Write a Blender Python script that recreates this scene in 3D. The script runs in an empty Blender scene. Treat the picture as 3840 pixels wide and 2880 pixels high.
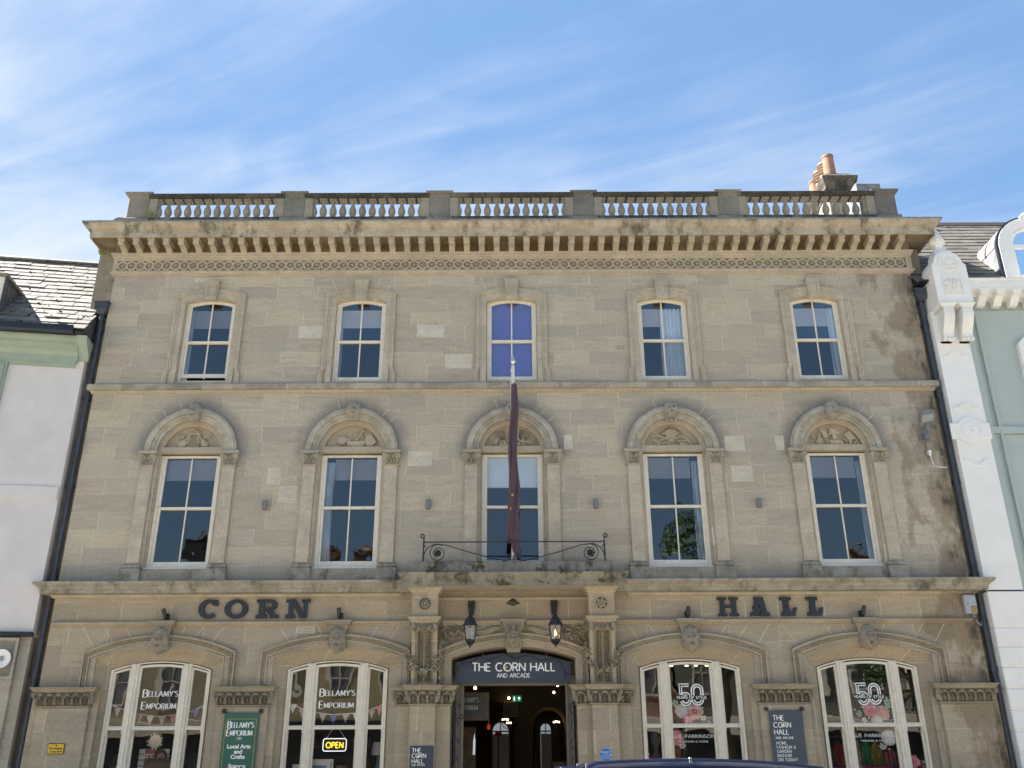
import bpy, bmesh, math, random
from math import sin, cos, pi, radians as RAD, sqrt, atan2
from mathutils import Vector, Matrix, noise as mnoise
random.seed(7)
S = bpy.context.scene
COL = S.collection
# ------------------------------------------------------------------ camera
cam = bpy.data.cameras.new('camera'); camo = bpy.data.objects.new('camera', cam); COL.objects.link(camo)
cam.sensor_width = 36; cam.lens = 36*3430.2/3840; cam.clip_start = .1; cam.clip_end = 3000
camo.location = (-.042, -17.5, 1.65)
camo.rotation_euler = (Matrix.Rotation(RAD(-.062),4,'Z') @ Matrix.Rotation(RAD(90+22.618),4,'X') @ Matrix.Rotation(RAD(-.281),4,'Z')).to_euler()
S.camera = camo
# ------------------------------------------------------------------ light
SUN_EL, SUN_AZ = 50.0, 12.0        # from the left, 12 degrees behind the facade plane
sx, sy, sz = -cos(RAD(SUN_EL))*cos(RAD(SUN_AZ)), cos(RAD(SUN_EL))*sin(RAD(SUN_AZ)), sin(RAD(SUN_EL))
sun = bpy.data.lights.new('sun', 'SUN'); sun.energy = 5.0; sun.angle = RAD(.5); sun.color = (1, .95, .87)
suno = bpy.data.objects.new('sun', sun); COL.objects.link(suno)
suno.rotation_euler = Vector((-sx, -sy, -sz)).to_track_quat('-Z', 'Y').to_euler(); suno.location = (-20, 8, 40)
S.view_settings.view_transform = 'Standard'; S.view_settings.look = 'None'
S.view_settings.exposure = 1.97; S.view_settings.gamma = 1

# ------------------------------------------------------------------ node helper
class NT:
    def __init__(s, tree): s.t = tree; s.N = tree.nodes; s.L = tree.links
    def n(s, typ, ins=None, **props):
        nd = s.N.new(typ)
        for k, v in props.items(): setattr(nd, k, v)
        if ins:
            for k, v in ins.items():
                sock = nd.inputs[k]
                if isinstance(v, bpy.types.NodeSocket): s.L.new(v, sock)
                else: sock.default_value = v
        return nd
    def m(s, op, a, b=0., c=0., clamp=False):
        return s.n('ShaderNodeMath', {0: a, 1: b, 2: c}, operation=op, use_clamp=clamp).outputs[0]
    def ss(s, v, lo, hi):      # smoothstep lo..hi -> 0..1
        return s.n('ShaderNodeMapRange', {'Value': v, 'From Min': lo, 'From Max': hi, 'To Min': 0., 'To Max': 1.}, interpolation_type='SMOOTHSTEP').outputs[0]
    def mix(s, f, a, b, blend='MIX'):
        def c(x): return x if isinstance(x, bpy.types.NodeSocket) else (x[0], x[1], x[2], 1)
        nd = s.N.new('ShaderNodeMix'); nd.data_type = 'RGBA'; nd.blend_type = blend; nd.clamp_factor = True
        for i, v in ((0, f), (6, c(a)), (7, c(b))):
            if isinstance(v, bpy.types.NodeSocket): s.L.new(v, nd.inputs[i])
            else: nd.inputs[i].default_value = v
        return nd.outputs[2]
    def noise(s, vec, scale, detail=4, rough=.55, dist=0.):
        return s.n('ShaderNodeTexNoise', {'Vector': vec, 'Scale': scale, 'Detail': detail, 'Roughness': rough, 'Distortion': dist}).outputs['Fac']
    def xyz(s, x, y, z): return s.n('ShaderNodeCombineXYZ', {0: x, 1: y, 2: z}).outputs[0]

# ------------------------------------------------------------------ sky
W = bpy.data.worlds.new('World'); S.world = W; W.use_nodes = True
w = NT(W.node_tree); w.N.clear()
skyt = w.n('ShaderNodeTexSky', sky_type='NISHITA', sun_disc=False)
skyt.sun_elevation = RAD(SUN_EL); skyt.sun_rotation = atan2(sx, sy)
skyt.altitude = 100; skyt.air_density = 1.0; skyt.dust_density = .25; skyt.ozone_density = 2.2
d = w.n('ShaderNodeTexCoord').outputs['Generated']
sp = w.n('ShaderNodeSeparateXYZ', {0: d})
zc = w.m('MAXIMUM', sp.outputs[2], .06)
px = w.m('DIVIDE', sp.outputs[0], zc); py = w.m('DIVIDE', sp.outputs[1], zc)
# wisps run along (0.9,-0.42)
al = w.m('ADD', w.m('MULTIPLY', px, .906), w.m('MULTIPLY', py, -.423))
ac = w.m('ADD', w.m('MULTIPLY', px, .423), w.m('MULTIPLY', py, .906))
v1 = w.xyz(w.m('MULTIPLY', al, .8), w.m('MULTIPLY', ac, 2.0), 3.1)
v2 = w.xyz(w.m('MULTIPLY', al, 2.6), w.m('MULTIPLY', ac, 4.6), 7.7)
n1 = w.noise(v1, 1.2, 8, .5, .6); n2 = w.noise(v2, 1.3, 8, .55, .6); n0 = w.noise(w.xyz(px, py, 1.3), .8, 2, .5)
cov = w.m('ADD', w.m('MULTIPLY', px, -.19), w.m('MULTIPLY', w.m('SUBTRACT', n0, .5), .9))
n3 = w.noise(w.xyz(w.m('MULTIPLY', al, .55), w.m('MULTIPLY', ac, 4.2), 5.5), 1.5, 9, .6, .9)
c = w.m('ADD', w.m('ADD', w.m('ADD', w.m('MULTIPLY', n1, .55), w.m('MULTIPLY', n2, .35)), w.m('MULTIPLY', n3, .45)), w.m('ADD', cov, -.085))
cl = w.m('POWER', w.ss(c, .38, 1.0), 1.1)
cl = w.m('MULTIPLY', cl, w.ss(sp.outputs[2], .02, .2))
cl = w.m('MULTIPLY', w.m('MULTIPLY', cl, .9), w.ss(sp.outputs[1], -.15, .25))
vmax = w.n('ShaderNodeSeparateColor', {0: skyt.outputs[0]}, mode='HSV').outputs[2]
comp = w.m('DIVIDE', .97, w.m('ADD', 1., w.m('POWER', w.m('DIVIDE', vmax, 4.6), 2.)))      # tone compression keeps the bright side of the sky from blowing out
skc = w.mix(1., w.mix(1., skyt.outputs[0], (.98, 1.07, 1.04), 'MULTIPLY'), w.n('ShaderNodeCombineColor', {0: comp, 1: comp, 2: comp}).outputs[0], 'MULTIPLY')
cw = w.mix(cl, skc, (2.35, 2.55, 2.82))
bg = w.n('ShaderNodeBackground', {'Color': cw, 'Strength': .1})
wo = w.n('ShaderNodeOutputWorld', {'Surface': bg.outputs[0]})

# ------------------------------------------------------------------ materials
def newmat(name):
    m = bpy.data.materials.new(name); m.use_nodes = True; m.node_tree.nodes.clear()
    return m, NT(m.node_tree)
def finish(t, col, rough=.8, bump=None, bs=.3, dist=.01, **pr):
    ins = {'Base Color': col if isinstance(col, bpy.types.NodeSocket) else (*col, 1), 'Roughness': rough}
    ins.update(pr)
    b = t.n('ShaderNodeBsdfPrincipled', ins)
    if bump is not None:
        t.L.new(t.n('ShaderNodeBump', {'Height': bump, 'Strength': bs, 'Distance': dist}).outputs[0], b.inputs['Normal'])
    t.n('ShaderNodeOutputMaterial', {'Surface': b.outputs[0]})
def simple(name, col, rough=.6, var=.12, scale=6., metal=0., bump=0., dirt=None, spec=.5):
    m, t = newmat(name); p = t.n('ShaderNodeNewGeometry').outputs['Position']
    n = t.noise(p, scale, 5, .6)
    c = t.mix(t.ss(n, .3, .7), tuple(x*(1-var) for x in col), tuple(min(1, x*(1+var)) for x in col))
    if dirt: c = t.mix(t.m('MULTIPLY', t.ss(t.noise(p, scale*.35, 6, .65), .52, .75), dirt[0]), c, dirt[1])
    finish(t, c, rough, n if bump else None, bump, .02, Metallic=metal, **{'Specular IOR Level': spec})
    return m
def emis(name, col, st, rough=.5):
    m, t = newmat(name)
    b = t.n('ShaderNodeBsdfPrincipled', {'Base Color': (*col, 1), 'Roughness': rough, 'Emission Color': (*col, 1), 'Emission Strength': st})
    t.n('ShaderNodeOutputMaterial', {'Surface': b.outputs[0]}); return m

def stone(name, joints=False, black=.15, moss=0., warm=0., pale=0., lichen=0., soot=False, stain=False, scale=1., base=None, hgrain=1.):
    m, t = newmat(name)
    P = t.n('ShaderNodeNewGeometry').outputs['Position']; sp = t.n('ShaderNodeSeparateXYZ', {0: P}); X, Y, Z = sp.outputs
    u = t.m('ADD', X, Y)
    big = t.noise(P, .55, 3, .5); med = t.noise(P, 2.3, 5, .6); fine = t.noise(P, 22., 5, .65)
    A = tuple(x*1.28 for x in (base or (.372, .322, .253)))
    if joints:
        up = t.m('GREATER_THAN', Z, 8.85); lo = t.m('LESS_THAN', Z, 4.62)
        h = t.m('ADD', .354, t.m('ADD', t.m('MULTIPLY', up, -.040), t.m('MULTIPLY', lo, .03)))
        r = t.m('DIVIDE', t.m('SUBTRACT', Z, 8.742), h)
        row = t.m('FLOOR', r); fr = t.m('SUBTRACT', r, row)
        ed = t.m('MULTIPLY', t.m('MINIMUM', fr, t.m('SUBTRACT', 1., fr)), h)
        rr = t.n('ShaderNodeTexWhiteNoise', {'W': t.m('ADD', row, 3.7)}, noise_dimensions='1D').outputs[0]
        wv = t.m('ADD', t.m('DIVIDE', u, .82), t.m('MULTIPLY', rr, 91.))
        v1 = t.n('ShaderNodeTexVoronoi', {'W': wv, 'Scale': 1., 'Randomness': .72}, voronoi_dimensions='1D', feature='F1')
        ve = t.n('ShaderNodeTexVoronoi', {'W': wv, 'Scale': 1., 'Randomness': .72}, voronoi_dimensions='1D', feature='DISTANCE_TO_EDGE')
        ev = t.m('MULTIPLY', ve.outputs['Distance'], .82)
        rnd = t.n('ShaderNodeTexWhiteNoise', {'Vector': v1.outputs['Color'], 'W': row}, noise_dimensions='4D')
        rv, rc = rnd.outputs['Value'], rnd.outputs['Color']
        rs = t.n('ShaderNodeSeparateColor', {0: rc}).outputs
        c = t.mix(rv, tuple(x*.86 for x in A), tuple(x*1.15 for x in A))
        c = t.mix(t.m('MULTIPLY', t.ss(rs[0], .55, .95), .45), c, (.46, .385, .265))      # yellower blocks
        c = t.mix(t.m('MULTIPLY', t.ss(rs[1], .55, .95), .5), c, (.42, .34, .275))     # pinker blocks
        c = t.mix(t.m('MULTIPLY', t.ss(rs[2], .5, .95), .38), c, (.345, .32, .265))       # greyer blocks
    else:
        c = t.mix(t.ss(med, .3, .72), tuple(x*.86 for x in A), tuple(x*1.12 for x in A))
        rv = .5
    # bedding veins in the stone
    off = t.m('MULTIPLY', rv, 37.) if joints else 0.
    wz = t.m('ADD', t.m('MULTIPLY', Z, 9.*hgrain), t.m('ADD', t.m('MULTIPLY', med, 2.2), off))
    vein = t.noise(t.xyz(t.m('MULTIPLY', u, .9), off, wz), 1.6*scale, 6, .62)
    c = t.mix(t.m('MULTIPLY', t.ss(vein, .53, .74), .34), c, tuple(min(1, x*1.45) for x in A))
    c = t.mix(t.m('MULTIPLY', t.ss(vein, .48, .30), .36), c, (A[0]*.62, A[1]*.6, A[2]*.58))
    c = t.mix(t.m('MULTIPLY', t.ss(big, .4, .72), .3), c, (.46, .39, .28))
    c = t.mix(t.m('MULTIPLY', t.ss(t.noise(P, 1.1, 5, .6), .5, .72), .35), c, (.315, .30, .265))
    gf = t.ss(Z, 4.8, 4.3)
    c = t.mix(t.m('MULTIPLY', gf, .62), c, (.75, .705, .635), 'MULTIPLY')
    if warm: c = t.mix(warm, c, (.40, .315, .21))
    if pale: c = t.mix(t.m('MULTIPLY', t.ss(t.noise(P, 3.1, 4, .6), .42, .62), pale), c, (.60, .56, .48))
    if joints:
        pres = t.noise(t.xyz(X, Y, Z), 1.25, 2, .5)
        jv = t.m('MULTIPLY', t.ss(ev, .010, .003), t.ss(t.m('ADD', pres, t.m('MULTIPLY', rs[0], .25)), .48, .66))
        jh = t.m('MULTIPLY', t.ss(ed, .011, .003), t.ss(t.noise(P, .9, 3, .6), .44, .66))
        j = t.m('MAXIMUM', jv, t.m('MULTIPLY', jh, .75))
        c = t.mix(t.m('MULTIPLY', j, .74), c, (.62, .57, .46))
    if soot:
        xc = t.m('MULTIPLY', t.m('ROUND', t.m('DIVIDE', X, 3.25)), 3.25)
        dx = t.m('SUBTRACT', X, xc); dz = t.m('SUBTRACT', Z, 7.5)
        dd = t.m('SUBTRACT', t.m('SQRT', t.m('ADD', t.m('MULTIPLY', dx, dx), t.m('MULTIPLY', dz, dz))), .93)
        sm = t.m('MULTIPLY', t.ss(t.m('ADD', dd, t.m('MULTIPLY', t.m('SUBTRACT', med, .5), .35)), .34, .02), t.ss(dz, -.35, .05))
        c = t.mix(t.m('MULTIPLY', sm, .62), c, (.175, .17, .16))
        # sooty skirt above the lower cornice
        sk = t.m('MULTIPLY', t.ss(t.m('ADD', Z, t.m('MULTIPLY', med, .35)), 5.55, 5.1), t.m('GREATER_THAN', Z, 4.85))
        c = t.mix(t.m('MULTIPLY', sk, .55), c, (.20, .19, .17))
        # pale chalk smudges
        c = t.mix(t.m('MULTIPLY', t.ss(t.noise(P, 4.3, 2, .4), .735, .78), .55), c, (.5, .46, .38))
    if stain:
        e = t.ss(X, 6.9, 8.7)
        sn = t.noise(t.xyz(X, Y, t.m('MULTIPLY', Z, .55)), 1.7, 6, .62)
        br = t.ss(t.m('ADD', sn, t.m('MULTIPLY', e, .22)), .60, .70)
        c = t.mix(t.m('MULTIPLY', t.m('MULTIPLY', br, t.ss(X, 7.0, 7.6)), .5), c, (.17, .105, .05))
        c = t.mix(t.m('MULTIPLY', t.m('MULTIPLY', t.ss(t.noise(P, 1.3, 6, .6), .5, .68), t.ss(X, 7.3, 8.2)), .55), c, (.37, .34, .28))
        e2 = t.ss(t.m('ADD', X, t.m('MULTIPLY', t.m('SUBTRACT', med, .5), 1.1)), 8.25, 8.62)
        c = t.mix(t.m('MULTIPLY', t.m('MULTIPLY', e2, t.ss(t.noise(t.xyz(X, Y, t.m('MULTIPLY', Z, .4)), 3.4, 7, .72), .42, .62)), .8), c, (.035, .033, .028))
    if black:
        bn = t.noise(t.xyz(X, t.m('MULTIPLY', Y, .25), t.m('MULTIPLY', Z, .7)), 2.9, 8, .7)
        c = t.mix(t.m('MULTIPLY', t.ss(bn, .66-.28*black, .80-.22*black), min(1, .35+.6*black)), c, (.045, .042, .036))
    if lichen:
        c = t.mix(t.m('MULTIPLY', t.ss(t.noise(P, 30., 3, .6), .60, .68), lichen), c, (.42, .41, .37))
    if moss:
        c = t.mix(t.m('MULTIPLY', t.ss(t.noise(P, 3.3, 6, .65), .66-.2*moss, .76-.2*moss), .9), c, (.062, .052, .010))
    c = t.mix(t.ss(fine, .25, .8), t.mix(1., c, (.86, .86, .86), 'MULTIPLY'), t.mix(1., c, (1.1, 1.1, 1.1), 'MULTIPLY'))
    hgt = t.m('ADD', t.m('MULTIPLY', fine, .5), t.m('MULTIPLY', vein, .5))
    finish(t, c, .88, hgt, .35, .012, **{'Specular IOR Level': .25})
    return m

M = {}
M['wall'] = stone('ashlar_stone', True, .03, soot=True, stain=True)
M['trim'] = stone('carved_stone', False, .06, stain=True)
M['arch'] = stone('arch_stone', False, .22, pale=.38, base=(.285, .255, .20))
M['tymp'] = stone('tympanum_stone', False, .0, warm=.42)
M['reveal'] = stone('reveal_stone', True, .0, warm=.22)
M['cornice'] = stone('cornice_stone', False, .62, pale=.35, warm=.28, base=(.31, .268, .205))
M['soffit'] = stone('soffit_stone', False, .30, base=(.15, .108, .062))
M['modil'] = stone('modillion_stone', False, .08, warm=.28)
M['frieze'] = stone('frieze_stone', False, .03, warm=.18)
M['black'] = stone('blackened_stone', False, 1.0, lichen=.45, base=(.06, .055, .046))
M['balus'] = stone('baluster_stone', False, .30, lichen=.22, base=(.215, .19, .15))
M['ped'] = stone('pedestal_stone', False, .35, lichen=.8, base=(.115, .11, .097))
M['string'] = stone('string_stone', True, .25, base=(.20, .186, .158), pale=.3)
M['gfcorn'] = stone('lower_cornice_stone', False, .55, lichen=.3, base=(.225, .202, .16), pale=.25)
M['moss'] = stone('mossy_stone', False, .65, moss=.62, lichen=.3, base=(.19, .175, .14))
M['patch'] = stone('repair_stone', False, .0, base=(.45, .41, .335))
M['mortar'] = simple('lime_mortar', (.55, .49, .39), .9, .2)
M['face'] = stone('head_stone', False, .12, base=(.27, .245, .20), lichen=.12)
M['gfcap'] = stone('capital_stone', False, .10, base=(.30, .27, .21))
M['greystone'] = stone('grey_shopfront_stone', False, .12, base=(.36, .335, .29))
M['houseside'] = stone('side_stone', False, .55, base=(.22, .19, .14))
M['paint'] = simple('old_white_paint', (.72, .665, .56), .45, .06, 9., dirt=(.25, (.45, .42, .34)))
M['metal'] = simple('black_iron', (.018, .018, .022), .4, .3, 14.)
M['navy'] = simple('slate_blue_paint', (.021, .027, .038), .45, .08, 4.)
M['signnavy'] = simple('navy_sign_paint', (.036, .048, .075), .5, .06, 3.)
M['bannergrey'] = simple('grey_banner', (.058, .072, .095), .55, .06, 3.)
M['green'] = simple('green_banner', (.022, .115, .075), .55, .08, 3.)
M['white'] = simple('white_lettering', (.82, .82, .80), .5, .03)
M['gold'] = simple('gold_lettering', (.42, .30, .08), .5, .3, 40.)
M['lamp'] = simple('grey_powder_coat', (.18, .185, .19), .4, .06)
M['lead'] = simple('lead_sheet', (.20, .21, .22), .5, .25, 5.)
M['pipe'] = simple('painted_iron_pipe', (.045, .052, .068), .45, .25, 5., dirt=(.5, (.09, .095, .11)))
M['pole'] = simple('white_pole', (.72, .70, .66), .4, .05)
M['silver'] = simple('gilt_ball', (.62, .60, .52), .2, .1, 4., metal=.9)
M['yellow'] = simple('yellow_sign', (.66, .42, .03), .5, .05)
M['dark'] = simple('dark_lettering', (.012, .012, .014), .5, .1)
M['blue'] = simple('blue_plaque', (.02, .16, .48), .35, .05)
M['alarm'] = simple('grey_plastic', (.36, .39, .43), .45, .05)
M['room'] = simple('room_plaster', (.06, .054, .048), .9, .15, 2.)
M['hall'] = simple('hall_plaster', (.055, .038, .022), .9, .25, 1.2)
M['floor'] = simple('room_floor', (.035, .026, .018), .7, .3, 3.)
M['blind'] = simple('grey_blind', (.60, .54, .53), .9, .04, 2.)
M['netblind'] = simple('white_blind', (.86, .87, .88), .9, .04, 2.)
M['purple'] = simple('violet_blind', (.21, .20, .56), .7, .05, 1.)
M['curtain'] = simple('white_curtain', (.88, .89, .90), .9, .06, 3.)
M['wood'] = simple('brown_wood', (.10, .058, .028), .5, .3, 8.)
M['leather'] = simple('brown_leather', (.11, .072, .045), .5, .2, 9.)
M['pink'] = simple('pink_paper', (.85, .36, .48), .8, .2, 20.)
M['palepink'] = simple('pale_pink_paper', (.88, .56, .55), .8, .15, 20.)
M['whitepaper'] = simple('white_paper', (.88, .88, .90), .8, .05, 20.)
M['mint'] = simple('mint_paper', (.50, .80, .70), .8, .05)
M['cloth_lilac'] = simple('patterned_cloth', (.50, .38, .46), .9, .4, 60.)
M['cloth_red'] = simple('red_cloth', (.48, .05, .06), .9, .15)
M['cloth_pink'] = simple('pink_cloth', (.62, .18, .25), .9, .15)
M['cloth_blue'] = simple('blue_cloth', (.10, .13, .45), .9, .15)
M['cloth_white'] = simple('white_cloth', (.78, .80, .82), .9, .05)
M['cloth_green'] = simple('green_cloth', (.03, .30, .12), .9, .2, 9.)
M['cloth_olive'] = simple('olive_cloth', (.30, .27, .06), .9, .2, 9.)
M['cloth_brown'] = simple('brown_cloth', (.15, .12, .08), .9, .2, 9.)
M['cloth_grey'] = simple('grey_cloth', (.28, .29, .25), .9, .2, 9.)
M['magenta'] = simple('magenta_panel', (.30, .01, .10), .6, .1)
M['shade'] = simple('lampshade', (.62, .55, .58), .8, .05)
M['teal'] = simple('teal_ceramic', (.12, .25, .25), .25, .2)
M['leafg'] = simple('leaf_green', (.075, .13, .03), .6, .4, 9.)
M['weed'] = simple('weed_green', (.16, .20, .04), .7, .4, 30.)
M['bulb'] = emis('warm_bulb', (1., .72, .35), 3.)
M['flame'] = emis('gas_flame', (1., .42, .10), 2.5)
M['neonw'] = emis('white_tube', (.95, .97, 1.), .38)
M['neony'] = emis('yellow_tube', (1., .62, .04), .5)
M['daylight'] = emis('rear_window_glow', (.75, .82, .88), .08)  # emission stands in for daylight behind the rear windows
M['exit'] = emis('exit_green', (.01, .28, .12), .08)
M['render'] = simple('pink_grey_render', (.635, .595, .58), .85, .05, 1.5, bump=.15, dirt=(.12, (.4, .37, .36)))
M['sage'] = simple('sage_paint', (.30, .365, .29), .5, .05, 4., dirt=(.2, (.22, .25, .19)))
M['gutter'] = simple('black_gutter', (.016, .019, .030), .35, .1)
M['dormercheek'] = simple('dark_lead', (.07, .075, .085), .6, .2, 4.)
M['whitehouse'] = simple('white_masonry_paint', (.83, .81, .78), .6, .03, 2., dirt=(.22, (.55, .50, .42)))
M['whitetrim'] = simple('cream_masonry_paint', (.80, .785, .75), .6, .04, 3., dirt=(.3, (.55, .47, .36)))
M['palegreen'] = simple('pale_green_render', (.43, .49, .465), .8, .03, 1.5)
M['terra'] = simple('terracotta', (.30, .165, .105), .8, .2, 6., dirt=(.3, (.2, .12, .08)))
M['terra2'] = simple('pale_terracotta', (.34, .22, .15), .8, .2, 6., dirt=(.4, (.12, .08, .06)))
M['creamwall'] = simple('plain_cream', (.55, .49, .36), .8, .1, 2.)  # even cream colour for a wall and a fascia opposite
M['carpaint'] = simple('navy_car_paint', (.012, .020, .055), .16, .05, 1., metal=.25)
M['tyre'] = simple('tyre_rubber', (.02, .02, .02), .8)
M['chrome'] = simple('chrome', (.7, .7, .72), .12, .02, 1., metal=1.)
M['asphalt'] = simple('granite_setts', (.20, .185, .16), .9, .25, 18., bump=.4)
M['paving'] = simple('paving_stone', (.42, .385, .32), .85, .15, 2.2, bump=.2)
M['line'] = simple('road_paint', (.55, .45, .08), .7, .15, 9.)
M['bark'] = simple('bark', (.09, .065, .045), .9, .4, 12., bump=.6)
def glassmat(name, boost=1.9, tint=(.93, .95, .96), wav=.02):
    m, t = newmat(name); P = t.n('ShaderNodeNewGeometry').outputs['Position']
    bn = t.n('ShaderNodeBump', {'Height': t.noise(P, 1.1, 2, .4), 'Strength': 1., 'Distance': wav})
    fr = t.n('ShaderNodeFresnel', {'IOR': 1.52, 'Normal': bn.outputs[0]})
    g = t.n('ShaderNodeBsdfGlossy', {'Color': (1, 1, 1, 1), 'Roughness': .0, 'Normal': bn.outputs[0]})
    tr = t.n('ShaderNodeBsdfTransparent', {'Color': (*tint, 1)})
    mx = t.n('ShaderNodeMixShader', {0: t.m('MULTIPLY', fr.outputs[0], boost, clamp=True), 1: tr.outputs[0], 2: g.outputs[0]})
    t.n('ShaderNodeOutputMaterial', {'Surface': mx.outputs[0]}); return m
M['glass'] = glassmat('window_glass', 2.7, (.74, .79, .84), .018)
M['shopglass'] = glassmat('shop_glass', 2.4, (.94, .95, .95), .005)
M['lanternglass'] = glassmat('lantern_glass', 1.6, (.80, .82, .84), .01)
def slates(name, cA, cB, lx, moss):
    m, t = newmat(name)
    P = t.n('ShaderNodeNewGeometry').outputs['Position']
    n = t.noise(P, 9., 6, .65); rnd = t.n('ShaderNodeObjectInfo')
    b = t.noise(P, 2.2, 3, .5)
    c = t.mix(t.ss(n, .3, .72), cA, cB)
    isl = t.n('ShaderNodeNewGeometry').outputs['Random Per Island']
    c = t.mix(1., c, t.mix(isl, (.74, .74, .74), (1.16, 1.15, 1.12)), 'MULTIPLY')
    c = t.mix(t.m('MULTIPLY', t.ss(b, .45, .65), .35), c, tuple(x*.6 for x in cA))
    c = t.mix(t.m('MULTIPLY', t.ss(t.noise(P, 5.5, 4, .6), .66, .70), moss), c, (.012, .012, .008))
    finish(t, c, .75, n, .4, .02); return m
M['slateL'] = slates('stone_slates', (.14, .13, .113), (.235, .222, .20), .3, .8)
M['slateR'] = slates('grey_slates', (.10, .095, .085), (.17, .158, .135), .3, .0)

# ------------------------------------------------------------------ mesh builder
class MB:
    def __init__(s): s.v = []; s.f = []
    def add(s, vs, fs):
        o = len(s.v); s.v += [tuple(p) for p in vs]; s.f += [tuple(i+o for i in f) for f in fs]; return s
    def box(s, x0, x1, y0, y1, z0, z1):
        return s.add([(x0,y0,z0),(x1,y0,z0),(x1,y1,z0),(x0,y1,z0),(x0,y0,z1),(x1,y0,z1),(x1,y1,z1),(x0,y1,z1)],
                     [(0,3,2,1),(4,5,6,7),(0,1,5,4),(1,2,6,5),(2,3,7,6),(3,0,4,7)])
    def bbox(s, x0, x1, y0, y1, z0, z1, b=.012):     # box with chamfered edges
        c = [(x0+b,z0),(x1-b,z0),(x1,z0+b),(x1,z1-b),(x1-b,z1),(x0+b,z1),(x0,z1-b),(x0,z0+b)]
        i = [(x0+b,z0+b),(x1-b,z0+b),(x1-b,z0+b),(x1-b,z1-b),(x1-b,z1-b),(x0+b,z1-b),(x0+b,z1-b),(x0+b,z0+b)]
        rings = [[(p[0],y0,p[1]) for p in i],[(p[0],y0+b,p[1]) for p in c],[(p[0],y1-b,p[1]) for p in c],[(p[0],y1,p[1]) for p in i]]
        return s.loft(rings, closed=True, caps=True)
    def loft(s, rings, closed=False, caps=False):
        n = len(rings[0]); vs = [p for r in rings for p in r]; fs = []
        for a in range(len(rings)-1):
            for i in range(n if closed else n-1):
                j = (i+1) % n
                fs.append((a*n+i, a*n+j, (a+1)*n+j, (a+1)*n+i))
        if caps: fs.append(tuple(range(n-1, -1, -1))); fs.append(tuple((len(rings)-1)*n+i for i in range(n)))
        return s.add(vs, fs)
    def pxz(s, poly, y0, y1):
        return s.loft([[(p[0],y0,p[1]) for p in poly],[(p[0],y1,p[1]) for p in poly]], True, True)
    def pyz(s, poly, x0, x1):
        return s.loft([[(x0,p[0],p[1]) for p in poly],[(x1,p[0],p[1]) for p in poly]], True, True)
    def pxy(s, poly, z0, z1):
        return s.loft([[(p[0],p[1],z0) for p in poly],[(p[0],p[1],z1) for p in poly]], True, True)
    def band(s, A, B, y0, y1):       # raised strip between two polylines of equal length in xz
        n = len(A); r = []
        for a, b in zip(A, B): r.append([(a[0],y1,a[1]),(a[0],y0,a[1]),(b[0],y0,b[1]),(b[0],y1,b[1])])
        return s.loft(r, True, True)
    def sweepu(s, prof, x0, x1, yb, y0=0.):   # moulding (projection, z) along a front with returns to yb
        rings = [[(x0-p,yb,z),(x0-p,y0-p,z),(x1+p,y0-p,z),(x1+p,yb,z)] for p, z in prof]
        return s.loft(rings)
    def sweepx(s, prof, x0, x1, y0=0.):       # straight moulding with flat ends
        pts = [(y0-p, z) for p, z in prof]
        return s.pyz(pts, x0, x1)
    def tube(s, path, r, n=8, caps=True):
        path = [Vector(p) for p in path]; rings = []
        up = Vector((0,0,1)); R = r if isinstance(r, (list, tuple)) else [r]*len(path)
        for i, p in enumerate(path):
            d = (path[min(i+1, len(path)-1)]-path[max(i-1, 0)])
            if d.length < 1e-9: d = Vector((0,0,1))
            d.normalize()
            a = d.cross(up)
            if a.length < .05: a = d.cross(Vector((0,1,0)))
            a.normalize(); b = d.cross(a)
            rings.append([tuple(p+(a*cos(2*pi*k/n)+b*sin(2*pi*k/n))*R[i]) for k in range(n)])
        return s.loft(rings, True, caps)
    def lathe(s, cx, cy, prof, n=14, rot=0.):
        rings = [[(cx+r*cos(2*pi*k/n+rot), cy+r*sin(2*pi*k/n+rot), z) for k in range(n)] for r, z in prof]
        return s.loft(rings, True, True)
    def ell(s, c, r, nu=10, nv=6, rot=None):
        rings = []
        for j in range(nv+1):
            ph = -pi/2+pi*j/nv; ring = []
            for k in range(nu):
                th = 2*pi*k/nu
                p = Vector((r[0]*cos(ph)*cos(th), r[1]*cos(ph)*sin(th), r[2]*sin(ph)))
                if rot: p = rot @ p
                ring.append((c[0]+p.x, c[1]+p.y, c[2]+p.z))
            rings.append(ring)
        return s.loft(rings, True)
    def leaf(s, x, z, y, L, wd, ang, h=.03):   # relief leaf in the xz plane, rooted at x,z and pointing along ang
        d = Vector((cos(ang), 0, sin(ang))); q = Vector((-sin(ang), 0, cos(ang))); o = Vector((x, y, z))
        st = [(0, .12), (.25, .8), (.5, 1.), (.75, .7), (1., .05)]; rings = []
        for t_, w_ in st:
            ctr = o+d*L*t_; hh = h*(sin(pi*min(1, .2+t_*.8))+.3)
            rings.append([tuple(ctr-q*wd*.5*w_), tuple(ctr-q*wd*.22*w_+Vector((0,-hh,0))), tuple(ctr+Vector((0,-hh*.55,0))), tuple(ctr+q*wd*.22*w_+Vector((0,-hh,0))), tuple(ctr+q*wd*.5*w_)])
        return s.loft(rings)
    def disc(s, cx, cz, r, y0, y1, n=16, r1=None):
        r1 = r1 or r
        return s.loft([[(cx+r*cos(2*pi*k/n),y0,cz+r*sin(2*pi*k/n)) for k in range(n)],[(cx+r1*cos(2*pi*k/n),y1,cz+r1*sin(2*pi*k/n)) for k in range(n)]], True, True)
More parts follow.
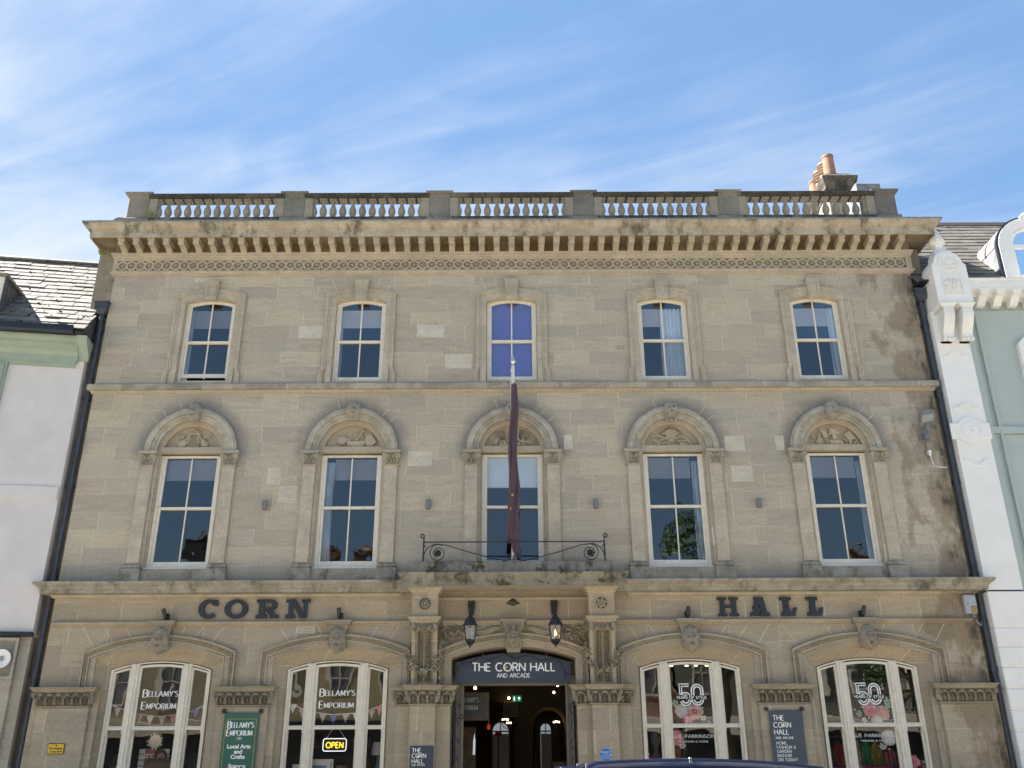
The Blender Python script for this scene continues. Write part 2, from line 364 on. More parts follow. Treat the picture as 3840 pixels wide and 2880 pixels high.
    def ring(s, cx, cz, ro, ri, y0, y1, n=20):
        A = [(cx+ro*cos(2*pi*k/n), cz+ro*sin(2*pi*k/n)) for k in range(n+1)]; B = [(cx+ri*cos(2*pi*k/n), cz+ri*sin(2*pi*k/n)) for k in range(n+1)]
        return s.band(A, B, y0, y1)
    def spiral(s, cx, cz, y, r0, r1, a0, turns, rad, n=26, nt=6):
        pts = []
        for i in range(n+1):
            t_ = i/n; a = a0+2*pi*turns*t_; r = r0+(r1-r0)*t_
            pts.append((cx+r*cos(a), y, cz+r*sin(a)))
        return s.tube(pts, rad, nt)
    def mesh(s, name, mat, smooth=False):
        me = bpy.data.meshes.new(name); me.from_pydata(s.v, [], s.f)
        bm = bmesh.new(); bm.from_mesh(me); bmesh.ops.recalc_face_normals(bm, faces=bm.faces); bm.to_mesh(me); bm.free()
        me.materials.append(mat)
        if smooth:
            me.polygons.foreach_set('use_smooth', [True]*len(me.polygons))
            try: me.set_sharp_from_angle(angle=RAD(40))
            except Exception: pass
        return me
    def build(s, name, mat, parent=None, smooth=False, label=None):
        o = bpy.data.objects.new(name, s.mesh(name, M[mat] if isinstance(mat, str) else mat, smooth)); COL.objects.link(o)
        if parent: o.parent = parent
        if label: o['label'] = label
        return o
def tag(o, label, cat, group=None, kind=None):
    o['label'] = label; o['category'] = cat
    if group: o['group'] = group
    if kind: o['kind'] = kind
    return o
def thing(name, label, cat, group=None, loc=(0,0,0), rz=0.):
    o = bpy.data.objects.new(name, None); COL.objects.link(o); o.location = loc; o.rotation_euler = (0,0,rz); o.empty_display_size = .2
    return tag(o, label, cat, group)
def struct(o): o['kind'] = 'structure'; return o
def child_copy(o, parent, loc):
    c = o.copy(); COL.objects.link(c); c.parent = parent; c.location = loc; return c
def arc(cx, half, zs, rise, n=16, a=None):      # segmental or semicircular arc, left to right
    R = (half*half+rise*rise)/(2*rise); zc = zs+rise-R; th = math.asin(min(1, half/R))
    if rise > half-1e-6: th = pi/2
    return [(cx+R*sin(-th+2*th*i/n), zc+R*cos(-th+2*th*i/n)) for i in range(n+1)]
def opening(cx, half, z0, zs, rise, n=16): return [(cx-half, z0)]+arc(cx, half, zs, rise, n)+[(cx+half, z0)]
def sheet(loops, y):          # flat wall at depth y with holes
    bm = bmesh.new(); es = []
    for lp in loops:
        vs = [bm.verts.new((p[0], y, p[1])) for p in lp]
        for i in range(len(vs)): es.append(bm.edges.new((vs[i], vs[(i+1) % len(vs)])))
    bmesh.ops.triangle_fill(bm, use_beauty=True, use_dissolve=False, edges=es)
    bm.verts.index_update()
    v = [tuple(p.co) for p in bm.verts]; f = [tuple(q.index for q in fc.verts) for fc in bm.faces]; bm.free()
    return v, f
def spread(name, body, size, y, x, z, mb, bold=0., align='CENTER', shear=0., sx_=1., depth=.003, rot=0.):
    cu = bpy.data.curves.new(name, 'FONT'); cu.body = body; cu.size = size; cu.align_x = align; cu.offset = bold; cu.shear = shear; cu.extrude = depth/2
    o = bpy.data.objects.new(name, cu); COL.objects.link(o)
    me = bpy.data.meshes.new_from_object(o.evaluated_get(bpy.context.evaluated_depsgraph_get()))
    vs = [(x+p.co.x*sx_, y-p.co.z, z+p.co.y) for p in me.vertices]; fs = [tuple(q.vertices) for q in me.polygons]
    mb.add(vs, fs); bpy.data.objects.remove(o); bpy.data.curves.remove(cu); bpy.data.meshes.remove(me)
# ------------------------------------------------------------------ stroke lettering (unit height 1)
def A_(cx, cz, rx, rz, a0, a1, n=14): return [(cx+rx*cos(RAD(a0+(a1-a0)*i/n)), cz+rz*sin(RAD(a0+(a1-a0)*i/n))) for i in range(n+1)]
GL = {
 'A': (.78, [[(0,0),(.39,1)],[(.39,1),(.78,0)],[(.14,.34),(.64,.34)]], [(0,0),(.78,0)]),
 'B': (.60, [[(0,0),(0,1)],[(0,1),(.3,1)]+A_(.3,.77,.24,.23,90,-90)+[(0,.54)],[(.3,.54)]+A_(.32,.27,.27,.27,90,-90)+[(0,0)]], []),
 'C': (.82, [A_(.46,.5,.46,.5,48,312,22)], []),
 'D': (.76, [[(0,0),(0,1)],[(0,1),(.28,1)]+A_(.28,.5,.48,.5,90,-90)+[(0,0)]], []),
 'E': (.52, [[(0,0),(0,1)],[(0,1),(.52,1)],[(0,.52),(.45,.52)],[(0,0),(.52,0)]], []),
 'F': (.50, [[(0,0),(0,1)],[(0,1),(.50,1)],[(0,.50),(.42,.50)]], [(0,0)]),
 'G': (.86, [A_(.47,.5,.47,.5,48,350,22)+[(.92,.45)],[(.55,.45),(.93,.45)]], []),
 'H': (.72, [[(0,0),(0,1)],[(.72,0),(.72,1)],[(0,.52),(.72,.52)]], [(0,0),(0,1),(.72,0),(.72,1)]),
 'I': (.06, [[(.03,0),(.03,1)]], [(.03,0),(.03,1)]),
 'K': (.62, [[(0,0),(0,1)],[(.60,1),(.02,.46)],[(.2,.62),(.64,0)]], [(0,0),(0,1),(.62,0),(.6,1)]),
 'L': (.50, [[(0,0),(0,1)],[(0,0),(.50,0)]], [(0,1)]),
 'M': (.92, [[(.04,0),(.1,1)],[(.1,1),(.46,.12)],[(.46,.12),(.82,1)],[(.82,1),(.88,0)]], [(.04,0),(.88,0)]),
 'N': (.74, [[(0,0),(0,1)],[(0,1),(.74,0)],[(.74,0),(.74,1)]], [(0,0),(.74,1),(0,1)]),
 'O': (.96, [A_(.48,.5,.48,.5,90,450,30)], []),
 'P': (.56, [[(0,0),(0,1)],[(0,1),(.28,1)]+A_(.28,.73,.27,.27,90,-90)+[(0,.46)]], [(0,0)]),
 'R': (.62, [[(0,0),(0,1)],[(0,1),(.28,1)]+A_(.28,.74,.27,.26,90,-90)+[(0,.48)],[(.26,.48),(.62,0)]], [(0,0),(.62,0)]),
 'S': (.56, [A_(.28,.755,.24,.245,40,270,16)[:-1]+A_(.28,.255,.27,.255,90,-145,16)], []),
 'T': (.66, [[(.33,0),(.33,1)],[(0,1),(.66,1)]], [(.33,0)]),
 'U': (.70, [[(0,1),(0,.34)]+A_(.35,.35,.35,.35,180,360)+[(.70,1)]], [(0,1),(.70,1)]),
 'Y': (.70, [[(0,1),(.35,.46)],[(.70,1),(.35,.46)],[(.35,.46),(.35,0)]], [(0,1),(.7,1),(.35,0)]),
 'Z': (.62, [[(.02,1),(.60,1)],[(.60,1),(0,0)],[(0,0),(.62,0)]], []),
 '&': (.74, [[(.74,0),(.2,.68)]+A_(.34,.80,.17,.2,200,-30)+[(.1,.38)]+A_(.28,.25,.25,.25,150,330)+[(.68,.42)]], []),
 "'": (.08, [[(.06,1.05),(.02,.8)]], []), ',': (.1, [[(.06,.06),(0,-.16)]], []), '-': (.3, [[(0,.46),(.3,.46)]], []), ' ': (.32, [], []),
 '0': (.62, [A_(.31,.5,.31,.5,90,450,26)], []), '1': (.25, [[(0,.8),(.2,1),(.2,0)]], []),
 '2': (.55, [A_(.27,.73,.26,.27,165,-35,14)+[(0,0),(.56,0)]], []), '3': (.54, [A_(.25,.76,.24,.24,150,-80,14),A_(.25,.27,.28,.27,80,-150,14)], []),
 '5': (.56, [[(.52,1),(.08,1),(.04,.56)]+A_(.26,.33,.29,.33,120,-150,16)], []), '7': (.54, [[(0,1),(.54,1),(.15,0)]], []), '9': (.58, [A_(.29,.70,.28,.30,0,360,20),[(.57,.68),(.22,0)]], []),
}
def stroke(mb, pts, y, thick, thin, depth):
    n = len(pts); cl = n > 4 and abs(pts[0][0]-pts[-1][0])+abs(pts[0][1]-pts[-1][1]) < 1e-6
    L, R_ = [], []
    for i in range(n):
        if cl: a = pts[i-1] if i > 0 else pts[n-2]; b = pts[i+1] if i < n-1 else pts[1]
        else: a = pts[max(i-1,0)]; b = pts[min(i+1,n-1)]
        dx, dz = b[0]-a[0], b[1]-a[1]; l = sqrt(dx*dx+dz*dz) or 1; dx /= l; dz /= l
        th = (thin+(thick-thin)*abs(dz)**1.5)/2
        L.append((pts[i][0]-dz*th, pts[i][1]+dx*th)); R_.append((pts[i][0]+dz*th, pts[i][1]-dx*th))
    mb.band(L, R_, y-depth, y)
def letters(mb, text, x, z, h, y, thick=.14, thin=None, sp=.22, wx=1., serif=0., depth=.004, align='C', st=None, caps=None, fit=None):
    """text in strokes; thick and thin are shares of the height; caps = enlarged first letter"""
    thin = thick if thin is None else thin
    tot = 0; sizes = []
    for i, ch in enumerate(text):
        k = caps if (caps and (i == 0)) else 1.; sizes.append(k)
        tot += GL[ch][0]*wx*k+(sp if i < len(text)-1 else 0)
    if fit: q_ = fit/(tot*h); wx *= q_; sp *= q_; tot *= q_
    tot *= h; X = x-tot/2 if align == 'C' else x
    idx = 0; first = X
    for ch, k in zip(text, sizes):
        wd, strokes, ser = GL[ch]; zz = z-(k-1)*h*.28
        for s_ in strokes:
            pts = [(X+p[0]*wx*h*k, zz+p[1]*h*k) for p in s_]
            stroke(mb, pts, y, thick*h*k, thin*h*k, depth+.0006*(idx % 7)); idx += 1
        if serif:
            for p in ser:
                q = (X+p[0]*wx*h*k, zz+p[1]*h*k+(st or thin)*h*.5*(1 if p[1] < .5 else -1))
                stroke(mb, [(q[0]-serif*h, q[1]), (q[0]+serif*h, q[1])], y, (st or thin)*h, (st or thin)*h, depth+.0006*(idx % 7)); idx += 1
        X += (wd*wx*k+sp)*h
    return first, X
# ================================================================== the stone hall
HW = 8.67                                   # half width of the facade
TX = [-6.49, -3.255, -.025, 3.21, 6.49]     # upper window axes
GX = [-6.53, -3.265, 3.235, 6.51]           # shop window axes
DX = -.02
hall = thing('stone_hall', 'long honey-coloured stone hall with five bays, carved arches and a balustrade on top', 'building')
# openings at the wall face
T_open = [opening(x, .54, 9.03, 10.875, .10) for x in TX]
P_open = [opening(x, .672, 5.0, 7.50, .672, 28) for x in TX]
G_open = [opening(x, 1.165, .55, 3.495, .185, 20) for x in GX]
D_open = opening(DX, 1.145, 0.02, 3.475, .20, 20)
outer = [(-HW,0),(-HW,12.3),(HW,12.3),(HW,0)]
v, f = sheet([outer]+T_open+P_open+G_open+[D_open], 0.)
mb = MB(); mb.add(v, f)
mb.loft([[(-HW,0,0),(-HW,0,12.3)],[(-HW,13,0),(-HW,13,12.3)],[(HW,13,0),(HW,13,12.3)],[(HW,0,0),(HW,0,12.3)]])
wall = mb.build('wall', 'wall', hall)
# splayed reveals
def splay(A, ya, B, yb): MB().loft([[(p[0],ya,p[1]) for p in A],[(p[0],yb,p[1]) for p in B]]).build('reveal', 'reveal', hall)
for x in TX: splay(opening(x,.54,9.03,10.875,.10), .001, opening(x,.525,9.03,10.865,.085), .16)
for x in GX: splay(opening(x,1.165,.55,3.495,.185,20), .001, opening(x,.93,.55,3.31,.155,20), .17)
splay(opening(DX,1.145,.02,3.475,.20,20), .001, opening(DX,1.13,.02,3.46,.20,20), .42)
# pale replaced blocks with fresh mortar round them
for x0, x1, z0, z1 in [(-4.55,-4.02,10.02,10.30),(-2.03,-1.46,10.02,10.31),(-1.43,-.85,9.30,9.63),(-2.12,-1.64,7.17,7.49),(-4.90,-4.63,6.79,7.15),(-4.64,-4.27,6.43,6.78),
                       (1.02,1.19,7.52,7.82),(4.26,4.66,7.46,7.78),(4.33,4.76,6.82,7.15),(5.28,5.46,7.47,7.78),(-4.06,-3.72,3.93,4.06),(-6.9,-6.62,11.38,11.46)]:
    MB().box(x0+.012, x1-.012, -.006, .0, z0+.012, z1-.012).build('repair_block', 'patch', wall)
    MB().band([(x0,z0),(x1,z0),(x1,z1),(x0,z1),(x0,z0)], [(x0+.011,z0+.011),(x1-.011,z0+.011),(x1-.011,z1-.011),(x0+.011,z1-.011),(x0+.011,z0+.011)], -.004, .0).build('mortar_joint', 'mortar', wall)
# radiating joints over the window heads
def jline(x0, z0, x1, z1, t_=.0055):
    mb = MB(); stroke(mb, [(x0,z0),(x1,z1)], -.0005, t_*2, t_*2, .003); mb.build('voussoir_joint', 'mortar', wall)
for x in TX:
    for dx in (-.62,-.36,.36,.62): jline(x+dx*.86, 11.20-abs(dx)*.12, x+dx*1.12, 11.49)
    for k, a in enumerate((128,52,108,140,40)):
        if (k+int(x*3)) % 3: jline(x+.95*cos(RAD(a)), 7.5+.95*sin(RAD(a)), x+1.15*cos(RAD(a)), 7.5+1.15*sin(RAD(a)))
for x in GX:
    for q_, dx in enumerate((-1.25,-.92,-.6,-.33,.33,.6,.92,1.25)):
        if (q_*7+int(x*10)) % 4: jline(x+dx, 3.93-.17*dx*dx, x+dx*1.22, 4.065)

# ---------------- interior rooms behind the glass
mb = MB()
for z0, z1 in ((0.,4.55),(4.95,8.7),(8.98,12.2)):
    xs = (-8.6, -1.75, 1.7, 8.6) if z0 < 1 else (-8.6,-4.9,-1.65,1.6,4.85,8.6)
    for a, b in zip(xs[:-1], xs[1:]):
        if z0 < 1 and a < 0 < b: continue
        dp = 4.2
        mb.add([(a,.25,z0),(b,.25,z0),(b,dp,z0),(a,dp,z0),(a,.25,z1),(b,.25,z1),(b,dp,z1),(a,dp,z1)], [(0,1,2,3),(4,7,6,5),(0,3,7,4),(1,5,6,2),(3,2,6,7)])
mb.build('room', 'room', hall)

# ---------------- frieze with interlaced rings and rosettes
mb = MB()
FX0, FX1, FZ0, FZ1 = -8.63, 8.60, 11.64, 11.875
v, f = sheet([[(-HW,11.56),(-HW,12.03),(HW,12.03),(HW,11.56)], [(FX0,FZ0),(FX0,FZ1),(FX1,FZ1),(FX1,FZ0)]], -.055)
mb.add(v, f)
mb.sweepu([(.055,11.56),(.055,11.595)], -HW, HW, .3)
mb.sweepu([(0,11.50),(.05,11.515),(.05,11.545),(.075,11.555),(.085,11.575),(.085,11.60),(.055,11.602)], -HW, HW, .3)
for q_ in (-1,1): mb.add([(q_*(HW+.055),-.055,11.60),(q_*(HW+.055),.3,11.60),(q_*(HW+.055),.3,12.03),(q_*(HW+.055),-.055,12.03),(q_*HW,-.055,11.60),(q_*HW,-.055,12.03)], [(0,1,2,3),(0,3,5,4)])
mb.loft([[(FX0,-.055,FZ0),(FX1,-.055,FZ0),(FX1,-.055,FZ1),(FX0,-.055,FZ1)],[(FX0,-.004,FZ0),(FX1,-.004,FZ0),(FX1,-.004,FZ1),(FX0,-.004,FZ1)]], True)
mb.sweepu([(.055,11.92),(.075,11.93),(.075,11.95),(.095,11.97),(.095,12.005),(.12,12.02),(.12,12.045),(.05,12.046)], -HW, HW, .3)
frz = mb.build('frieze', 'frieze', hall)
mb = MB(); nR = 89; zc = (FZ0+FZ1)/2
for i in range(nR):
    cx = -8.52+16.99*i/(nR-1)
    mb.ring(cx, zc, .116, .081, -.052-.002*(i % 2), -.004, 18)
    mb.disc(cx, zc, .02, -.045, -.004, 8)
    for k in range(6):
        a = k*pi/3+.3
        q = (cx+.05*cos(a), -.012, zc+.05*sin(a))
        mb.ell(q, (.027,.022,.019), 6, 4, Matrix.Rotation(-a, 3, 'Y'))
mb.build('ring_ornament', 'frieze', frz)

# ---------------- main cornice with modillions
mb = MB()
mb.sweepu([(.45,12.245),(.45,12.222),(.475,12.222),(.475,12.36),(.50,12.375),(.50,12.395),(.53,12.41),(.565,12.45),(.60,12.495),(.62,12.505),(.62,12.545),(.60,12.555),(.0,12.66)], -HW, HW, 1.2)
corn = mb.build('cornice', 'cornice', hall)
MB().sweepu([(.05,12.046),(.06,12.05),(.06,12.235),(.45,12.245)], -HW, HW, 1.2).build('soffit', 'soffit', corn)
prof = [(-.055,12.24),(-.425,12.24),(-.425,12.212),(-.405,12.20),(-.40,12.115),(-.375,12.095),(-.30,12.10),(-.22,12.085),(-.15,12.05),(-.10,12.015),(-.055,12.01)]
mod0 = MB().pyz(prof, -.062, .062).pyz([(-.056,12.239),(-.437,12.239),(-.437,12.205),(-.056,12.20)], -.075, .075).mesh('modillion', M['modil'])
for i in range(53):
    o = bpy.data.objects.new('modillion', mod0); COL.objects.link(o); o.parent = corn; o.location = (-8.483+16.93*i/52, random.uniform(-.004,.004), 0)
mb = MB()                                     # lead flashing along the cornice edge
mb.sweepu([(.625,12.525),(.627,12.555),(.60,12.565),(.3,12.615)], -HW, HW, 1.2)
mb.build('lead_flashing', 'lead', corn)

# ---------------- balustrade
PED = [-8.435,-4.92,-1.64,1.615,4.88,8.435]
mb = MB(); mb.box(-HW,HW,-.03,.36,12.58,12.99)
for a, b in zip(PED[:-1], PED[1:]):
    mb.bbox(a+.24,b-.24,-.05,.30,12.9,13.005,.01)
bal = mb.build('balustrade', 'black', hall)
mb = MB()
for a, b in zip(PED[:-1], PED[1:]):
    mb.pyz([(-.02,13.535),(-.02,13.56),(-.055,13.58),(-.055,13.625),(.0,13.655),(.22,13.655),(.28,13.625),(.28,13.535)], a+.22, b-.22)
mb.build('handrail', 'black', bal)
for a, b in zip(PED[:-1], PED[1:]):
    for q0, q1 in ((a+.235,a+.42),(b-.42,b-.235)): MB().bbox(q0,q1,.01,.24,13.03,13.536,.006).build('end_panel', 'balus', bal)
pm = MB(); pm.bbox(-.235,.235,0,.40,13.03,13.575,.012); pm.sweepu([(.0,12.88),(.055,12.885),(.055,12.985),(.035,13.01),(.0,13.03)], -.235, .235, .42)
pm.sweepu([(0,13.545),(.03,13.57),(.03,13.60),(.07,13.62),(.075,13.665),(.0,13.70)], -.235, .235, .44); pm.box(-.235,.235,.0,.43,13.66,13.699)
pedm = pm.mesh('pedestal', M['ped'])
for x in PED:
    o = bpy.data.objects.new('pedestal', pedm); COL.objects.link(o); o.parent = bal; o.location = (x,0,0)
bp = [(.072,13.0),(.072,13.07),(.05,13.085),(.045,13.105),(.060,13.135),(.080,13.19),(.084,13.24),(.072,13.30),(.050,13.36),(.037,13.41),(.037,13.445),(.052,13.45),(.052,13.465),(.038,13.47),(.044,13.49),(.070,13.50)]
bm_ = MB(); bm_.lathe(0,.12,bp,14); bm_.box(-.085,.085,.035,.205,13.498,13.538); bm_.box(-.078,.078,.042,.198,12.995,13.065)
balm = bm_.mesh('baluster', M['balus'], True)
for a, b in zip(PED[:-1], PED[1:]):
    L0, L1 = a+.42, b-.42; n = int(round((L1-L0)/.2285))
    for i in range(n+1):
        o = bpy.data.objects.new('baluster', balm); COL.objects.link(o); o.parent = bal; o.location = (L0+(L1-L0)*i/n, random.uniform(-.006,.006), 0); o.rotation_euler = (0,0,random.uniform(0,.4)*0)
# scroll stone beside the left pedestal, flat roof
mb = MB(); mb.pxz([(-9.0,12.6)]+[(-8.83+.17*cos(RAD(a)),12.90+.17*sin(RAD(a))) for a in range(180,80,-12)]+[(-8.67,13.06),(-8.67,12.6)], .05, .35)
mb.build('scroll_stone', 'ped', hall)
MB().box(-HW+.02,HW-.02,.35,12.9,12.2,12.32).build('roof', 'lead', hall)
MB().bbox(8.02,8.62,.46,1.1,12.3,14.20,.03).build('lead_box', 'lead', hall)
# chimney
ch = MB().box(8.2,8.86,2.5,4.9,12.3,15.4).build('chimney', 'gfcap', hall)
cm = MB(); cm.sweepu([(.0,15.28),(.04,15.30),(.04,15.40),(.08,15.43),(.08,15.52),(.13,15.62),(.15,15.74),(.15,15.77),(-.02,15.93)], 8.22, 8.84, 4.9, 2.52)
cm.box(8.22,8.84,2.52,4.9,15.30,15.925); cm.build('chimney_cap', 'black', ch)
for i, (y, mt) in enumerate(((2.80,'terra'),(3.18,'terra2'),(3.56,'terra2'),(3.95,'terra'))):
    pt = MB()
    if i in (1,2): pt.lathe(8.46,y,[(.13,15.9),(.12,16.35),(.16,16.37),(.12,16.41),(.16,16.46),(.12,16.50),(.16,16.55),(.12,16.59),(.16,16.64),(.13,16.70),(.11,16.72)],14)
    else: pt.lathe(8.46,y,[(.165,15.9),(.14,16.60),(.155,16.61),(.155,16.66),(.12,16.66),(.11,16.4)],16)
    pt.build('chimney_pot', mt, ch, True)

# ---------------- string courses and mouldings
mb = MB()
mb.sweepu([(0,8.745),(.035,8.755),(.04,8.79),(.06,8.81)], -HW, HW, .3); mb.build('bed_moulding', 'modil', hall)
mb = MB(); mb.sweepu([(.06,8.812),(.115,8.815),(.12,8.83),(.12,8.925),(.10,8.945),(-.02,8.955)], -HW+.02, HW-.02, .3); mb.build('string_course', 'string', hall)
mb = MB()
mb.sweepu([(.0,4.585),(.05,4.60),(.07,4.63),(.10,4.645)], -HW, -2.2+.0, .3); mb.sweepu([(.0,4.585),(.05,4.60),(.07,4.63),(.10,4.645)], 2.2, HW, .3)
mb.sweepu([(.0,4.50),(.05,4.515),(.07,4.545),(.10,4.56)], -1.35, 1.31, .0)
mb.build('bed_moulding', 'trim', hall)
mb = MB()
GP = [(.10,4.647),(.24,4.65),(.25,4.66),(.25,4.715),(.27,4.725),(.29,4.76),(.35,4.80),(.36,4.83),(.36,4.852),(.0,4.905)]
mb.sweepu(GP, -8.62, -2.05, .3); mb.sweepu(GP, 2.02, 8.62, .3)
mb.build('lower_cornice', 'gfcorn', hall)
mb = MB()
SP = [(.0,4.06),(.03,4.07),(.035,4.085),(.06,4.10),(.075,4.115),(.085,4.135),(.07,4.15),(.0,4.158)]
for a, b in ((-8.63,-1.94),(1.9,8.63),(-1.34,-.25),(.22,1.30)): mb.sweepx(SP, a, b)
mb.build('ledge_moulding', 'trim', hall)
# plinth blocks under the first-floor windows, and sills
for x in TX:
    if x != TX[2]: MB().bbox(x-.70,x+.70,-.045,.0,4.90,5.13,.008).build('window_apron', 'gfcorn', hall)

# ---------------- heads
def head(mb, cx, z0, z1, wd, dep, y=0., beard=0., hair=.1, curls=7, seed=0, turn=0.):
    nu, nv = 26, 30; cz = (z0+z1)/2; hz = (z1-z0)/2; hx = wd/2; rings = []
    G = lambda a, s_: math.exp(-(a/s_)**2)
    for j in range(nv+1):
        ph = -pi/2+pi*j/nv; ring = []
        for i in range(nu+1):
            th = RAD(-110+220*i/nu); fx = sin(th)*cos(ph); fz = sin(ph); fr = cos(th)*cos(ph)
            ax = abs(fx); front = max(0, cos(th))
            dsp = 0.
            dsp += .46*G(fx,.14)*max(0, min(1,(.28-fz)/.42))*(1 if fz > -.16 else max(0,1-(-.16-fz)/.06))*(fz < .28)
            dsp -= .42*G(ax-.34,.17)*G(fz-.14,.11); dsp += .16*G(ax-.34,.10)*G(fz-.12,.05)
            dsp += .20*G(fz-.31,.07)*(ax < .62)*front
            dsp -= .26*G(fz+.40,.04)*G(fx,.24); dsp += .10*G(fz+.32,.05)*G(fx,.24)+.12*G(fz+.48,.05)*G(fx,.18)
            dsp += .07*G(ax-.48,.2)*G(fz+.12,.2)
            dsp += .10*G(fz+.75,.15)*G(fx,.3)
            k = 1.
            if fz > .46 or ax > .74:
                e = min(1, max((fz-.46)/.12, (ax-.74)/.1))
                k += e*(hair+.15*sin(curls*th+seed)*sin(curls*1.3*ph+seed*2))
            if beard and fz < -.22 and (ax > .14 or fz < -.5):
                e = min(1, (-.22-fz)/.2)*min(1, max(ax-.1, -.4-fz)/.15)
                k += e*beard*(.5+.5*sin(9*fx+seed)*sin(14*fz+seed+fx*4)); dsp += e*(.16+.14*sin(13*fx+seed)*sin(11*fz+seed))
            if fz < -.2 and not beard: k *= 1-.22*min(1, (-.2-fz)/.8)*(1-fr*.2)
            xx = fx*hx*k; yy = -(fr*(1+.0)+dsp)*dep; zz = fz*hz*(1+.5*(k-1))
            x2 = xx*cos(turn)-yy*sin(turn)*.6; y2 = yy*cos(turn)+xx*sin(turn)*.6
            ring.append((cx+x2, y+y2, cz+zz))
        rings.append(ring)
    mb.loft(rings); return mb

# ---------------- sash windows
def sash(mb, cx, half, z0, zs, rise, zm, y, fr=.045, mull=True, st=.05, n=16, mw=.014, lift=0.):
    """box frame with two sashes; returns glass outline loops"""
    O = opening(cx, half, z0, zs, rise, n); I = opening(cx, half-fr, z0+fr*1.3, zs-fr*.2, rise*.94, n)
    O = O+[O[0]]; I = I+[I[0]]
    mb.band(O, I, y, y+.10)
    hi = half-fr
    U = opening(cx, hi, zm, zs-fr*.2, rise*.94, n); U2 = opening(cx, hi-st, zm+st*.7, zs-fr*.2-st*.55, rise*.88, n)
    mb.band(U+[U[0]], U2+[U2[0]], y+.025, y+.07)
    mb.bbox(cx-hi, cx+hi, y+.05, y+.09, z0+fr*1.3+lift, z0+fr*1.3+.085+lift, .005)          # bottom rail
    mb.box(cx-hi, cx-hi+st, y+.052, y+.088, z0+fr*1.3+.08, zm); mb.box(cx+hi-st, cx+hi, y+.052, y+.088, z0+fr*1.3+.08, zm)
    mb.bbox(cx-hi, cx+hi, y+.005, y+.09, zm-.022, zm+.028, .006)                  # meeting rail
    if mull:
        mb.box(cx-mw, cx+mw, y+.03, y+.06, zm+.02, zs+rise-.06); mb.box(cx-mw, cx+mw, y+.055, y+.085, z0+.12, zm-.02)
def pane(mb, cx, half, z0, zs, rise, zm, y, fr=.045, tilt=0., lift=0.):
    h = half-fr-.01
    a = [(cx-h,zm)]+arc(cx, h, zs-fr, rise*.92, 12)+[(cx+h,zm)]
    tilt, tw_ = random.uniform(-.008,.008), random.uniform(-.008,.008)
    mb.add([(p[0], y+.048+tilt*(p[1]-zm-.4)+tw_*(p[0]-cx), p[1]) for p in a], [tuple(range(len(a)))])
    mb.add([(cx-h,y+.07,z0+.08+lift),(cx+h,y+.07,z0+.08+lift),(cx+h,y+.07,zm),(cx-h,y+.07,zm)], [(0,1,2,3)])
def curtain(x0, x1, z0, z1, y, label, mat='curtain', waves=4, amp=.035, taper=0., group='curtains behind the upper windows'):
    rings = []; n = waves*8
    for j in range(9):
        t_ = j/8; z = z1+(z0-z1)*t_; r = []
        for i in range(n+1):
            s_ = i/n; xx = x0+(x1-x0)*(s_*(1-taper*sin(pi*t_)))
            r.append((xx+.006*sin(7*t_+s_*9), y+amp*sin(2*pi*waves*s_+.8*sin(3*t_)), z))
        rings.append(r)
    o = MB().loft(rings).build('curtain', mat, None, True)
    return tag(o, label, 'curtain', group)
def blind(x0, x1, z0, z1, y, label, mat='blind', name='roller_blind'):
    o = bpy.data.objects.new(name, None); COL.objects.link(o)
    b = MB().box(x0,x1,y,y+.006,z0,z1).build('fabric', mat, o); MB().bbox(x0,x1,y-.006,y+.012,z0-.03,z0+.001,.004).build('bottom_bar', mat, o)
    MB().tube([(x0,y+.02,z1+.02),(x1,y+.02,z1+.02)], .025, 8).build('roller', 'paint', o)
    return tag(o, label, 'blind', 'blinds behind the upper windows')
ORD = ['leftmost', 'second', 'middle', 'fourth', 'rightmost']
